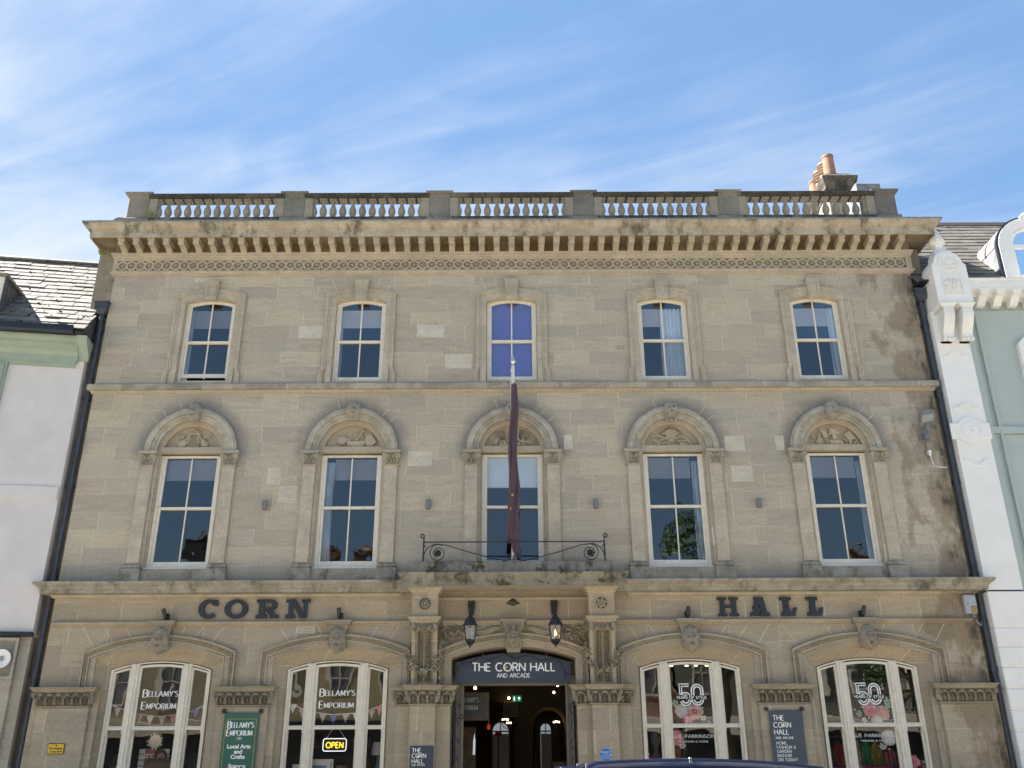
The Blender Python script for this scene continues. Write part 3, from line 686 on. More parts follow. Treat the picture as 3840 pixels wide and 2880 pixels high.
# top floor
for i, x in enumerate(TX):
    mb = MB(); sash(mb, x, .525, 9.03, 10.865, .085, 9.975, .10, lift=.09*(i == 0))
    if i == 0:
        pass
    wn = mb.build('window', 'paint', hall)
    g = MB(); pane(g, x, .525, 9.03, 10.865, .085, 9.975, .10, lift=.10*(i == 0)); g.build('pane', 'glass', wn)
    # surround: raised outer fillet, flat inner band, eared foot
    sm = MB()
    def tl(h_, zf, zs, rs): return [(x-h_-.055,8.955),(x-h_-.055,zf),(x-h_,zf+.10)]+arc(x,h_,zs,rs,16)+[(x+h_,zf+.10),(x+h_+.055,zf),(x+h_+.055,8.955)]
    sm.band(tl(.745,9.20,11.045,.125), tl(.70,9.22,11.01,.125), -.060, .0)
    sm.band(tl(.70,9.22,11.01,.125), tl(.655,9.235,10.975,.125), -.042, .0)
    sm.band(opening(x,.655,8.955,10.975,.125,16), opening(x,.541,8.955,10.877,.10,16), -.022, .0)
    sm.build('surround', 'trim', wn)
    km = MB(); km.pxz([(x-.118,10.90),(x+.118,10.90),(x+.148,11.33),(x-.148,11.33)], -.105, .0); km.sweepx([(.10,11.325),(.125,11.33),(.125,11.355),(.09,11.372),(.0,11.375)], x-.158, x+.158)
    A = [(x-.088,10.96),(x-.108,11.27),(x+.108,11.27),(x+.088,10.96),(x-.088,10.96)]; B = [(x-.062,10.99),(x-.078,11.24),(x+.078,11.24),(x+.062,10.99),(x-.062,10.99)]
    km.band(A, B, -.125, -.104); km.build('keystone', 'trim', wn)
    ml = 'top-floor window'
    if i != 2:
        x0b, x1b = (x-.40, x+.47) if i in (0,1) else ((x-.47, x+.05) if i == 3 else (x-.47, x+.32))
        blind(x0b, x1b, 10.40, 10.76, .26, f'pale grey blind, part lowered, in the {ORD[i]} {ml}')
    else: blind(x-.48, x+.48, 9.17, 10.98, .24, 'violet-blue blind covering nearly all of the middle top-floor window', 'purple')
    if i == 0: curtain(x-.49, x-.38, 9.05, 10.8, .235, 'thin strip of white curtain at the left edge of the leftmost top-floor window', waves=2, amp=.02)
    if i == 1: curtain(x-.49, x-.40, 9.05, 10.8, .26, 'thin strip of white curtain at the left edge of the second top-floor window', waves=2, amp=.02)
    if i == 3: curtain(x-.04, x+.49, 9.05, 10.78, .225, 'wide gathered white curtain filling the right half of the fourth top-floor window', waves=6)
    if i == 4: curtain(x+.30, x+.50, 9.05, 10.78, .225, 'narrow white curtain on the right of the rightmost top-floor window', waves=3)
# first floor
def volute_capital(mb, cx, z0, z1, hw, y=0.):
    H = z1-z0
    mb.sweepu([(.0,z0),(.028,z0+.004),(.028,z0+.028),(.0,z0+.034)], cx-hw, cx+hw, y+.0, y-.055)
    rings = []
    for t_, e in ((.1,.005),(.4,.012),(.7,.035),(.9,.06)):
        z = z0+H*.78*t_; rings.append([(cx-hw-e, y, z),(cx-hw-e, y-.06-e, z),(cx+hw+e, y-.06-e, z),(cx+hw+e, y, z)])
    mb.loft(rings)
    mb.sweepu([(.02,z0+H*.76),(.03,z0+H*.78),(.05,z0+H*.83),(.06,z0+H*.86),(.06,z1),(-.0,z1+.005)], cx-hw, cx+hw, y, y-.07)
    yl = y-.075
    for k in (-1,0,1): mb.leaf(cx+k*hw*.68, z0+.03, yl+.005, H*.40, hw*.6, pi/2, .035)
    for k in (-.5,.5): mb.leaf(cx+k*hw*.85, z0+.05, yl, H*.52, hw*.5, pi/2-k*.25, .03)
    for s_ in (-1,1):
        mb.spiral(cx+s_*(hw+.015), z0+H*.60, y-.12, .045, .012, pi/2 if s_ < 0 else pi/2, -s_*1.5, .014, 18, 6)
        mb.ell((cx+s_*(hw+.015), y-.105, z0+H*.60), (.038,.03,.038), 8, 5)
        mb.tube([(cx+s_*.02, y-.10, z0+H*.42),(cx+s_*hw*.5, y-.115, z0+H*.66),(cx+s_*(hw+.01), y-.125, z0+H*.74)], .014, 6)
    for a in (50,70,90,110,130): mb.leaf(cx, z0+H*.48, y-.115, H*.30, .03, RAD(a), .02)
def relief(kind, x, y):
    m = MB(); z0 = 7.605
    T = lambda pts, r: m.tube([(x+p[0], y-.045, z0+p[1]) for p in pts], r*1.15, 6)
    E = lambda a, b, rx, rz, d_=.03, rot=0.: m.ell((x+a, y-.03, z0+b), (rx,d_*1.3,rz), 10, 6, Matrix.Rotation(-rot,3,'Y'))
    if kind == 0:       # lyre between two stringed instruments
        T([(-.10,.30),(-.09,.22),(-.115,.1),(-.12,.04),(-.06,.015),(.06,.015),(.115,.04),(.11,.1),(.09,.22),(.10,.30)], .018); T([(-.11,.305),(.11,.305)], .016)
        for k in range(7): T([(-.07+.023*k,.29),(-.07+.023*k,.04)], .005)
        E(-.22,.085,.12,.08,.035,RAD(50)); T([(-.18,.14),(-.08,.30)], .02); E(.23,.07,.09,.075,.035,RAD(-55)); E(.185,.14,.06,.055,.03); T([(.17,.16),(.03,.36)], .016); E(.02,.37,.045,.022,.03,RAD(-50))
        for a in (-.30,-.25,-.2): T([(a,.2),(a-.05,.27)], .016)
        for a in (.2,.25,.3): T([(a-.02,.2),(a+.04,.27)], .016)
        E(-.02,.39,.05,.02); T([(.06,.36),(.12,.30)], .014)
    if kind == 1:       # globe, anchor, ship and chart
        E(-.22,.155,.105,.105,.05); T([(-.33,.155),(-.11,.155)], .012); E(-.24,.0,.09,.015); T([(-.4,.02),(-.26,.02)], .018)
        T([(.0,.03),(.20,.36)], .016); m.ring(x+.22,z0+.385,.042,.022,y-.03,y); T([(-.12,.2),(-.05,.06),(.0,.02),(.16,.03),(.21,.08)], .017); m.leaf(x-.12,z0+.16,y,.09,.06,RAD(110)); T([(.13,.28),(.2,.2)], .013); m.ring(x+.16,z0+.27,.06,.04,y-.022,y,14)
        m.pxz([(x-.1,z0+.02),(x-.13,z0+.12),(x+.27,z0+.12),(x+.22,z0+.02)], y-.07, y)
        for a in (-.06,.05): T([(a,.12),(a,.36)], .009); T([(a-.03,.3),(a+.03,.31)], .007)
        m.pxz([(x+.27,z0+.02),(x+.25,z0+.22),(x+.36,z0+.28),(x+.47,z0+.10),(x+.40,z0+.02)], y-.07, y)
    if kind == 2:       # heaped basket with two spread wings
        E(0,.03,.30,.04,.05); random.seed(3)
        for k in range(34): E(random.uniform(-.3,.3), random.uniform(.04,.17), .035, .035, .045)
        for s_ in (-1,1):
            for k in range(7): m.leaf(x+s_*(.16+.02*k), z0+.16, y, .24-.012*k, .045, RAD(90-s_*(0+5*k)), .025)
            for k in range(4): T([(s_*.3,.07+.02*k),(s_*.42,.05+.04*k)], .012)
        for k in range(6): T([(-.1+.04*k,.15),(-.14+.055*k,.34)], .014)
    if kind == 3:       # wheat sheaf with rake and scythe
        for k in range(13):
            a = (k-6)/6; T([(a*.06,.0),(a*.05,.12),(a*.10,.24),(a*.17,.36-.10*abs(a)**2)], .013); m.leaf(x+a*.16, z0+.30-.09*a*a, y-.01, .12, .035, RAD(90-a*62), .025)
        E(0,.13,.08,.02,.045); T([(-.1,.02),(.1,.02)], .02)
        T([(-.36,.02),(-.1,.06),(.2,.22)], .015); T([(.2,.22),(.33,.13),(.40,.0)], .017); T([(-.40,.20),(-.28,.22),(-.14,.16),(.02,.12)], .013); T([(-.34,.25),(-.16,.19)], .012)
        T([(-.36,.14),(-.24,.04)], .02); T([(-.27,.10),(-.08,.2)], .014)
        for k in range(6): T([(-.36+.022*k,.12-.018*k),(-.375+.022*k,.09-.018*k)], .008)
        m.ring(x+.43,z0+.06,.062,.045,y-.025,y,16); T([(.37,.06),(.49,.06)], .007); T([(.43,0),(.43,.12)], .007); m.pxz([(x+.15,z0),(x+.17,z0+.08),(x+.36,z0+.01)], y-.07, y); T([(.1,.1),(.36,.12)], .012)
    if kind == 4:       # bust in profile, easel, palette, mallet
        E(.02,.30,.085,.095,.06,RAD(20)); E(-.055,.25,.03,.05,.045); E(.10,.27,.05,.05,.05); T([(.03,.24),(.05,.12)], .045); E(.06,.07,.17,.065,.055,RAD(-6)); T([(-.06,.02),(.2,.02)], .022); T([(-.03,.37),(-.08,.385)], .014)
        T([(-.22,.36),(-.33,.0)], .014); T([(-.21,.36),(-.1,.0)], .012); m.pxz([(x-.235,z0+.32),(x-.13,z0+.31),(x-.08,z0+.17),(x-.19,z0+.16)], y-.07, y); T([(-.15,.11),(-.10,.12)], .01)
        E(-.28,.08,.105,.07,.028,RAD(70)); T([(-.36,.13),(-.44,.21)], .018); T([(-.36,.13),(-.41,.24)], .01)
        m.pxz([(x+.23,z0+.22),(x+.35,z0+.30),(x+.46,z0+.12),(x+.30,z0+.11)], y-.07, y); T([(.20,.13),(.34,.08)], .014); m.pxz([(x+.30,z0+.01),(x+.32,z0+.11),(x+.37,z0+.10),(x+.35,z0)], y-.075, y); E(.42,.035,.07,.03,.035,RAD(35)); T([(.5,.0),(.47,.1)], .01); T([(.27,.0),(.26,.12)], .012)
    return m
HEAD = [('bearded man', .22, .16, 5, 0), ('curly-haired youth', 0, .26, 7, 2), ('mossy head', 0, .12, 6, 1), ('hooded woman', 0, .10, 2, 3), ('long-bearded old man', .3, .22, 7, 4)]
for i, x in enumerate(TX):
    W2 = .605; y = .12; zb = 5.16
    mb = MB(); sash(mb, x, W2, zb, 7.445, .001, 6.36, y, .05, i != 2, .05, 2, .013); wn = mb.build('arched_window', 'paint', hall)
    MB().bbox(x-W2-.02, x+W2+.02, .02, .20, 5.125, 5.175, .01).build('sill', 'paint', wn)
    g = MB(); pane(g, x, W2, zb, 7.455, .001, 6.36, y, .05); g.build('pane', 'glass', wn)
    # jambs and soffit between wall face and frame
    jm = MB()
    for s_ in (-1,1): jm.loft([[(x+s_*.672,.0,4.95),(x+s_*.672,.0,7.5)],[(x+s_*.64,.03,4.95),(x+s_*.64,.03,7.48)],[(x+s_*.64,.07,4.95),(x+s_*.64,.07,7.48)],[(x+s_*.607,.07,4.95),(x+s_*.607,.07,7.48)],[(x+s_*.607,.24,4.95),(x+s_*.607,.24,7.48)]])
    jm.build('jamb', 'reveal', wn)
    tm = MB()
    tm.box(x-.672,x+.672,.02,.25,7.475,7.60)                                     # lintel
    lun = arc(x,.565,7.60,.455,22); big_ = arc(x,.672,7.50,.671,22)
    tm.add([(p[0],.035,p[1]) for p in big_]+[(p[0],.035,p[1]) for p in lun], [(k,k+1,23+k+1,23+k) for k in range(22)])
    tm.add([(x-.672,.035,7.5),(x-.565,.035,7.6),(x-.672,.035,7.6)], [(0,1,2)])
    tm.loft([[(p[0],.035,p[1]) for p in lun],[(p[0],.125,p[1]) for p in lun]])
    tm.add([(p[0],.125,p[1]) for p in lun], [tuple(range(len(lun)))])
    tm.loft([[(p[0],.0,p[1]) for p in big_],[(p[0],.036,p[1]) for p in big_]])
    ty = tm.build('tympanum', 'tymp', wn)
    relief(i, x, .125).build('carved_relief', 'tymp', ty)
    am = MB(); n = 32
    for ro, ri, yy in ((.925,.885,-.075),(.885,.80,-.095),(.80,.74,-.062),(.74,.673,-.045)): am.band(arc(x,ro,7.50,ro-.012,n), arc(x,ri,7.50,ri-.012,n), yy, .0)
    am.build('arch_moulding', 'arch', wn)
    for s_ in (-1,1):
        pm = MB(); cx = x+s_*.815
        pm.bbox(cx-.125,cx+.125,-.06,.0,5.24,7.19,.008)
        pb = pm.build('pilaster', 'trim', wn)
        bs = MB(); bs.sweepu([(.0,5.245),(.02,5.235),(.03,5.215),(.05,5.20),(.055,5.16),(.035,5.145),(.06,5.13),(.065,5.09),(.065,4.87)], cx-.125, cx+.125, 0., -.05); bs.build('base', 'gfcorn', pb)
        cpm = MB(); volute_capital(cpm, cx, 7.17, 7.485, .125); cpm.build('capital', 'gfcap', pb)
    hm = MB(); nm, bd, hr, cu, sd = HEAD[i]
    head(hm, x, 8.10 if bd else 8.14, 8.50, .245, .17, -.08, bd, hr, cu, sd, {4:.35,0:-.12}.get(i,0.))
    if i == 3:
        for k in (-1,0,1): hm.ell((x+.09*k,-.10,8.10),(.035,.04,.035),8,5)
    hm.pxz([(x-.10,8.13),(x+.10,8.13),(x+.125,8.46),(x-.125,8.46)], -.10, .0)
    hm.build('carved_head', 'face', wn, True)
    fl = 'first-floor arched window'
    if i == 0: blind(x-.54,x+.54,7.0,7.37,.27,f'grey blind lowered a little in the {ORD[0]} {fl}, no curtain beside it')
    if i == 1:
        blind(x-.36,x+.54,7.0,7.37,.29,f'grey blind to the right of a curtain in the {ORD[1]} {fl}')
        curtain(x-.56,x-.33,5.2,7.33,.245,'tall white curtain drawn to the left of the second first-floor arched window', waves=4, taper=.12)
    if i == 2: blind(x-.545,x+.545,6.81,7.40,.225,'crumpled white fabric blind behind the furled flag', 'netblind', 'fabric_blind')
    if i == 3:
        blind(x-.54,x+.36,7.0,7.37,.27,f'grey blind to the left of a curtain in the {ORD[3]} {fl}')
        curtain(x+.38,x+.56,5.2,7.33,.245,'white curtain on the right of the fourth first-floor arched window', waves=3)
    if i == 4:
        blind(x-.54,x+.42,7.0,7.37,.27,f'grey blind in the {ORD[4]} {fl} beside the floodlight')
        curtain(x+.44,x+.57,5.2,7.33,.27,'slim white curtain at the right edge of the rightmost first-floor arched window', waves=2)
# ================================================================== ground floor of the hall
def foliage_band(mb, x0, x1, z0, z1, yf, n):
    """carved acanthus band; yf(t) gives depth at height share t"""
    H = z1-z0; st = (x1-x0)/n
    for k in range(n):
        c = x0+st*(k+.5)
        pts = [(c-st*.46, yf(.05)-.012, z0+H*.05)]+[(c+st*.44*cos(RAD(a)), yf(.35+.5*sin(RAD(a)))-.018, z0+H*(.42+.46*sin(RAD(a)))) for a in range(180,-1,-30)]+[(c+st*.46, yf(.05)-.012, z0+H*.05)]
        mb.tube(pts, .011, 5)
        mb.leaf(c, z0+H*.04, yf(.2)-.005, H*.62, st*.36, pi/2, .05)
        for s_ in (-1,1):
            mb.leaf(c+s_*st*.12, z0+H*.10, yf(.2), H*.5, st*.20, pi/2-s_*.55, .04)
            mb.leaf(c+s_*st*.5, z0+H*.5, yf(.6)-.01, H*.42, st*.20, pi/2-s_*.25, .045)
        mb.ell((c, yf(.82)-.02, z0+H*.80), (st*.16,.03,H*.10), 7, 5)
def gf_capital(mb, cx, hw, y, z0=2.645, z1=2.985, n=6):
    prof = [(.0,z0),(.03,z0+.003),(.03,z0+.022),(.0,z0+.03),(-.03,z0+.04),(-.03,z0+.17),(.0,z0+.225),(.07,z0+.25),(.085,z0+.265),(.095,z0+.275),(.10,z0+.30),(.13,z0+.32),(.14,z1-.006),(.0,z1+.01)]
    mb.sweepu(prof, cx-hw, cx+hw, .02, y)
    yf = lambda t: y-(.002+.078*max(0,t)**1.5)
    foliage_band(mb, cx-hw-.01, cx+hw+.01, z0+.03, z0+.25, yf, n)
    for s_ in (-1,1):
        mb.spiral(cx+s_*(hw+.05), z0+.20, y-.10, .035, .01, pi/2, -s_*1.4, .012, 14, 5)
        mb.leaf(cx+s_*(hw-.01), z0+.03, y-.02, .2, .10, pi/2-s_*.35, .03)
def bead_path(mb, pts, y, step, rx, rz):
    acc = 0.; last = pts[0]
    for p, q in zip(pts[:-1], pts[1:]):
        L = sqrt((q[0]-p[0])**2+(q[1]-p[1])**2); t_ = step-acc
        while t_ <= L:
            s_ = t_/L; a = atan2(q[1]-p[1], q[0]-p[0])
            mb.ell((p[0]+(q[0]-p[0])*s_, y, p[1]+(q[1]-p[1])*s_), (rx,.020,rz), 6, 4, Matrix.Rotation(-a,3,'Y')); t_ += step
        acc = (acc+L) % step
    return mb
def enriched_arch(x, ho, zo, ro, hi, zi, ri, zb, wn, mat='trim', x_clip=None):
    m = MB(); n = 24
    L = lambda h_, zs, rs: [p for p in opening(x, h_, zb, zs, rs, n)]
    e1, e2, e3, e4 = .03, .10, .125, .16
    t = lambda e: L(ho-e, zo-e*.9, ro-e*.12)
    m.band(t(0), t(e1), -.085, .0); m.band(t(e2), t(e3), -.07, .0); m.band(t(e1), t(e2), -.045, .0)
    m.band(t(e3), L(hi+.02, zi+.012, ri+.004), -.035, .0)
    m.band(L(hi+.03, zi+.02, ri+.004), L(hi-.001, zi, ri), -.05, .0)
    o = m.build('arch_surround', mat, wn)
    b = bead_path(MB(), t((e1+e2)/2), -.052, .047, .017, .026); b.build('leaf_enrichment', 'gfcap', o)
    return o
GH = [('bearded man', .30, .20, 6, 1), ('stern bearded man', .34, .20, 7, 3), ('old man with long moustache', .38, .18, 5, 5), ('short-bearded man', .2, .14, 9, 2)]
for i, x in enumerate(GX):
    mb = MB(); y = .14; H = .922
    O = opening(x,H,.60,3.30,.154,20); I = opening(x,H-.045,.65,3.285,.148,20); mb.band(O+[O[0]], I+[I[0]], y, y+.14)
    for s_ in (-1,1):
        mb.bbox(x+s_*.485-.072,x+s_*.485+.072,y-.01,y+.12,.62,3.415,.012); mb.box(x+s_*.485-.02,x+s_*.485+.02,y-.028,y,.62,3.40)
    Rr = (H*H+.154**2)/(2*.154); zc_ = 3.30+.154-Rr
    top = lambda xx: zc_+sqrt(Rr*Rr-(xx-x)**2)
    for a, b, st in ((x-H+.045,x-.557,.035),(x-.413,x+.413,.045),(x+.557,x+H-.045,.035)):
        k = 8; xs = [a+(b-a)*j/k for j in range(k+1)]
        for yy, zt in ((y+.03,0),):
            U = [(a,2.30)]+[(q,top(q)-.045) for q in xs]+[(b,2.30)]; xi = [a+st+(b-a-2*st)*j/k for j in range(k+1)]
            V = [(a+st,2.33)]+[(q,top(q)-.045-st) for q in xi]+[(b-st,2.33)]
            mb.band(U+[U[0]], V+[V[0]], yy, yy+.045)
        mb.bbox(a,b,y+.01,y+.12,2.262,2.312,.007)
        mb.box(a,a+st,y+.07,y+.11,.65,2.27); mb.box(b-st,b,y+.07,y+.11,.65,2.27); mb.bbox(a,b,y+.065,y+.115,.65,.74,.006)
        for q, s_ in ((a,1),(b,-1)): mb.pxz([(q,2.262),(q+s_*.035,2.262),(q+s_*.03,2.22),(q+s_*.012,2.18),(q,2.15)], y+.02, y+.06)
    mb.bbox(x-H-.05,x+H+.05,.02,.30,.50,.60,.015)
    wn = mb.build('shop_window', 'paint', hall)
    g = MB()
    for a, b in ((x-H+.07,x-.54),(x-.42,x+.42),(x+.54,x+H-.07)):
        k = 8; up = [(a+(b-a)*j/k) for j in range(k+1)]
        g.add([(a,y+.055,2.29)]+[(q,y+.055,top(q)-.06) for q in up]+[(b,y+.055,2.29)], [tuple(range(k+3))])
        g.add([(a,y+.09,.68),(b,y+.09,.68),(b,y+.09,2.29),(a,y+.09,2.29)], [(0,1,2,3)])
    g.build('pane', 'shopglass', wn)
    enriched_arch(x, 1.40, 3.605, .30, 1.165, 3.495, .185, 2.99, wn)
    hm = MB(); nm, bd, hr, cu, sd = GH[i]
    head(hm, x+.02*(i > 1), 3.57, 4.03, .265, .17, -.09, bd, hr, cu, sd)
    hm.pxz([(x-.10,3.62),(x+.10,3.62),(x+.16,4.0),(x-.16,4.0)], -.13, .0)
    hm.sweepu([(.0,3.98),(.01,4.03),(.03,4.06),(.06,4.075),(.065,4.10),(.08,4.11),(.085,4.145),(.06,4.158),(-.05,4.16)], x-.165, x+.165, .0, -.13)
    hm.build('carved_head', 'face', wn, True)
# pilasters between the shop windows
for k, (cx, hw) in enumerate(((-8.125,.47),(-4.895,.466),(4.855,.462),(8.13,.47))):
    pm = MB(); pm.bbox(cx-hw,cx+hw,-.10,.0,.55,2.65,.012); pm.bbox(cx-hw-.05,cx+hw+.05,-.16,.0,.0,.55,.02)
    pm.box(cx-hw-.13,cx-hw,-.03,.0,.55,2.99); pm.box(cx+hw,cx+hw+.13,-.03,.0,.55,2.99)
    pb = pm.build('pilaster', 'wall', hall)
    cm = MB(); gf_capital(cm, cx, hw, -.10); cm.build('capital', 'gfcap', pb)
# ------------------------------------------------------------------ doorway
mb = MB()
mb.box(-1.13,-.945,.40,.52,.02,3.45); mb.box(.945,1.13,.40,.52,.02,3.45); mb.box(-.99,-.945,.37,.40,.02,3.1); mb.box(.945,.985,.37,.40,.02,3.1)
mb.box(-.945,.945,.43,.50,3.02,3.10)
for xx in (-.6,-.2,.2,.6): mb.box(xx-.02,xx+.02,.44,.48,3.10,3.62)
door = mb.build('doorway', simple('door_frame_paint', (.20,.175,.14), .6), hall)
enriched_arch(DX, 1.36, 3.615, .30, 1.145, 3.475, .20, 2.99, door)
hm = MB(); head(hm, DX, 3.60, 3.99, .225, .15, -.13, 0, .14, 6, 1)
hm.bbox(DX-.125,DX+.125,-.13,.0,3.565,3.80,.01); hm.pxz([(DX-.12,3.8),(DX+.12,3.8),(DX+.19,4.05),(DX-.19,4.05)], -.13, .0)
hm.sweepu([(.0,4.0),(.01,4.05),(.03,4.075),(.03,4.10),(.06,4.12),(.065,4.15),(-.05,4.165)], DX-.175, DX+.175, .0, -.13)
for s_ in (-1,1):
    hm.leaf(DX+s_*.06, 3.92, -.2, .15, .07, RAD(90-s_*35), .03); hm.ell((DX+s_*.125,-.12,3.73),(.03,.05,.13),8,6)
hm.leaf(DX, 3.93, -.22, .13, .08, pi/2, .03)
hm.build('carved_head', 'face', door, True)
# foliage in the spandrels and drapery
random.seed(11)
for s_ in (-1,1):
    sm = MB()
    for k in range(70):
        xx = random.uniform(.72,1.33); zt = 4.03; zb_ = 3.955-.17*xx*xx*.92+.03
        if zb_ > zt-.03: continue
        zz = random.uniform(zb_, zt)
        if xx < .85 and zz < 3.88: continue
        if k % 3 == 0: sm.ell((DX+s_*xx,-.03,zz),(.026,.035,.026),7,5)
        else: sm.leaf(DX+s_*xx, zz, -.01, random.uniform(.10,.17), .045, random.uniform(0,2*pi), .035)
    for q in range(3):
        sm.tube([(DX+s_*(.70-.0*q),-.02,3.94-.035*q),(DX+s_*.55,-.045,3.95-.03*q),(DX+s_*.42,-.05,3.985-.03*q),(DX+s_*.33,-.045,4.02-.02*q),(DX+s_*.25,-.03,4.02-.02*q)], [.012,.024,.024,.018,.01], 6)
    sm.build('spandrel_carving', 'gfcap', door)
# pilasters with consoles carrying the balcony
cz = [(3.0,.19),(3.12,.205),(3.3,.215),(3.5,.235),(3.7,.275),(3.85,.33),(3.96,.385),(4.05,.405)]
def yc(z):
    for (a, ya), (b, yb) in zip(cz[:-1], cz[1:]):
        if z <= b: return -(ya+(yb-ya)*(z-a)/(b-a))
    return -.405
random.seed(5)
for s_, cx in ((-1,-1.645),(1,1.605)):
    pm = MB(); pm.bbox(cx-.49,cx+.49,-.10,.0,.5,2.65,.01); pm.bbox(cx-.232,cx+.232,-.25,-.10,.5,2.65,.01); pm.bbox(cx-.55,cx+.55,-.30,.0,.0,.5,.02)
    pb = pm.build('pilaster', 'reveal', hall)
    cm = MB(); gf_capital(cm, cx, .49, -.10, n=6); cm2 = MB(); gf_capital(cm, cx, .235, -.25, n=3)
    cm.build('capital', 'gfcap', pb)
    km = MB()
    km.pyz([(0,3.0)]+[(yc(z)+.015,z) for z,_ in cz]+[(0,4.05)], cx-.20, cx+.20)
    for q in (-1,1):
        a, b = sorted((cx+q*.235, cx+q*.165)); km.pyz([(0,3.0)]+[(yc(z)-.012,z) for z,_ in cz]+[(0,4.05)], a, b)
    km.sweepu([(.0,4.05),(.012,4.07),(.02,4.10),(.055,4.125),(.06,4.165),(-.05,4.18)], cx-.24, cx+.24, .0, -.405)
    km.bbox(cx-.24,cx+.24,-.40,.0,4.17,4.61,.008)
    km.sweepu([(.0,4.585),(.015,4.60),(.03,4.63),(.065,4.66),(.07,4.69)], cx-.24, cx+.24, .0, -.40)
    kb = km.build('console', 'reveal', hall)
    rm = MB(); rm.ring(cx,4.40,.122,.104,-.418,-.40,24); rm.disc(cx,4.40,.026,-.425,-.40,10)
    npt = 10 if s_ < 0 else 6
    for k in range(npt):
        a = 2*pi*k/npt+.3; rm.leaf(cx+.025*cos(a), 4.40+.025*sin(a), -.402, .078, .045 if npt > 8 else .075, a, .02)
    rm.build('rosette', 'gfcap', kb)
    MB().disc(cx,4.40,.104,-.4025,-.40,24).build('rosette_ground', 'dark', kb)
    lm = MB()
    z = 3.08
    while z < 3.93:
        lm.ell((cx, yc(z)-.02, z), (.020,.022,.019), 8, 6)
        z += .042
    z = 3.05
    while z < 3.90:
        for q in (-1,1):
            lm.leaf(cx+q*.035, z, yc(z)+.012, .10, .055, pi/2-q*.75, .045); lm.leaf(cx+q*.095, z-.02, yc(z)+.012, .09, .045, pi/2-q*.35, .045)
        z += .062
    for k in range(-2,3): lm.leaf(cx+k*.085, 3.90, -.40, .15, .085, pi/2-k*.18, .05)
    for q in (-1,1): lm.ell((cx+q*.2,-.42,3.99),(.045,.04,.07),8,6); lm.ell((cx+q*.09,-.43,3.95),(.03,.03,.035),8,6)
    lm.build('acanthus_carving', 'gfcap', kb)
    gm = MB()
    sw = [(-.27,3.60),(-.275,3.5),(-.25,3.40),(-.19,3.31),(-.10,3.25),(0,3.225),(.10,3.25),(.19,3.31),(.25,3.40),(.275,3.5),(.27,3.60)]
    for (a, za), (b, zb_) in zip(sw[:-1], sw[1:]):
        for k in range(7):
            t_ = random.random(); xx = a+(b-a)*t_; zz = za+(zb_-za)*t_; fat = .02+.045*(1-abs(xx)/.3)
            p = (cx+xx+random.uniform(-.6,.6)*fat, -.245-random.uniform(0,.06)*(1-abs(xx)/.32), zz+random.uniform(-.8,.8)*fat)
            if k % 2: gm.ell(p, (random.uniform(.02,.034),)*3, 7, 5)
            else: gm.leaf(p[0], p[2], p[1], .10, .045, random.uniform(0,2*pi), .03)
    gm.build('garland', 'gfcap', kb)
    for q in (-1,1):
        gm = MB()
        for k in range(18):
            zz = 3.0+.72*k/17; gm.ell((cx+q*.275+random.uniform(-.012,.012), -.08-random.uniform(0,.05), zz), (.026,.03,.03), 6, 5)
            gm.leaf(cx+q*.27, zz, -.10, .07, .035, random.uniform(0,2*pi), .03)
        gm.build('fruit_drop', 'gfcap', kb)
# balcony slab and its mossy kerb
mb = MB()
mb.sweepu([(-.3,4.69),(.0,4.692),(.0,4.78),(.02,4.79),(.03,4.80),(.03,4.83),(.065,4.87),(.085,4.90),(.085,4.925),(.05,4.93),(-.60,4.94)], -2.05, 2.02, .0, -.62)
bk = mb.build('balcony', 'moss', hall)
MB().bbox(-1.86,1.83,-.52,-.36,4.93,5.16,.02).build('kerb_stone', 'moss', bk)
MB().box(-2.04,2.01,-.61,-.0,4.686,4.689).build('soffit', 'reveal', bk)

# ================================================================== things fixed to the hall
def rod(mb, pts, r=.011, n=6): return mb.tube(pts, r, n)
rl = thing('balcony_railing', 'black wrought-iron railing with scrolls and leaf rosettes on the balcony kerb', 'railing', None, (0,-.44,5.16))
m_ = MB(); Y = .0
rod(m_, [(-1.70,Y,.375),(1.69,Y,.375)], .013); m_.build('top_rail', 'metal', rl)
for q in (-1,1):
    m_ = MB(); rod(m_, [(q*1.705,Y,0),(q*1.70,Y,.40),(q*1.695,Y,.49)]+[(q*(1.725-.0)+q*.032*cos(RAD(a)),Y,.49+.034*sin(RAD(a))) for a in range(180,-170,-30)], .014)
    rod(m_, [(q*1.70,Y,.36),(q*1.68,Y,.30),(q*1.65,Y,.27)], .010); m_.build('post', 'metal', rl)
    m_ = MB(); pts = []
    for k in range(34):
        a = RAD(60-q*0)+k*RAD(17); r = .17-.10*k/33
        pts.append((q*(1.43)-q*r*cos(a)*1.0, Y, .165+r*sin(a)))
    rod(m_, pts, .010)
    rod(m_, [(q*1.70,Y,.06),(q*1.68,Y,.18),(q*1.62,Y,.27),(q*1.50,Y,.335),(q*1.40,Y,.335)], .011)
    rod(m_, [(q*1.42,Y,.335),(q*1.25,Y,.31),(q*.9,Y,.20),(q*.5,Y,.09),(q*.2,Y,.02),(q*.1,Y,.01)], .010)
    m_.build('scroll', 'metal', rl)
    m_ = MB()
    for k in range(7): m_.leaf(q*1.43, .165, Y-.01, .075, .06, k*2*pi/7, .015)
    m_.build('leaf_rosette', 'metal', rl)
m_ = MB()
for q in (-1,1):
    m_.spiral(q*.095, .09, Y, .055, .018, RAD(-90), q*1.3, .009, 24); rod(m_, [(q*.095,Y,.035),(q*.03,Y,.03),(q*.01,Y,.10)], .009)
    rod(m_, [(0,Y,.02),(q*.02,Y,.06),(0,Y,.12)], .012)
m_.build('centre_scroll', 'metal', rl)
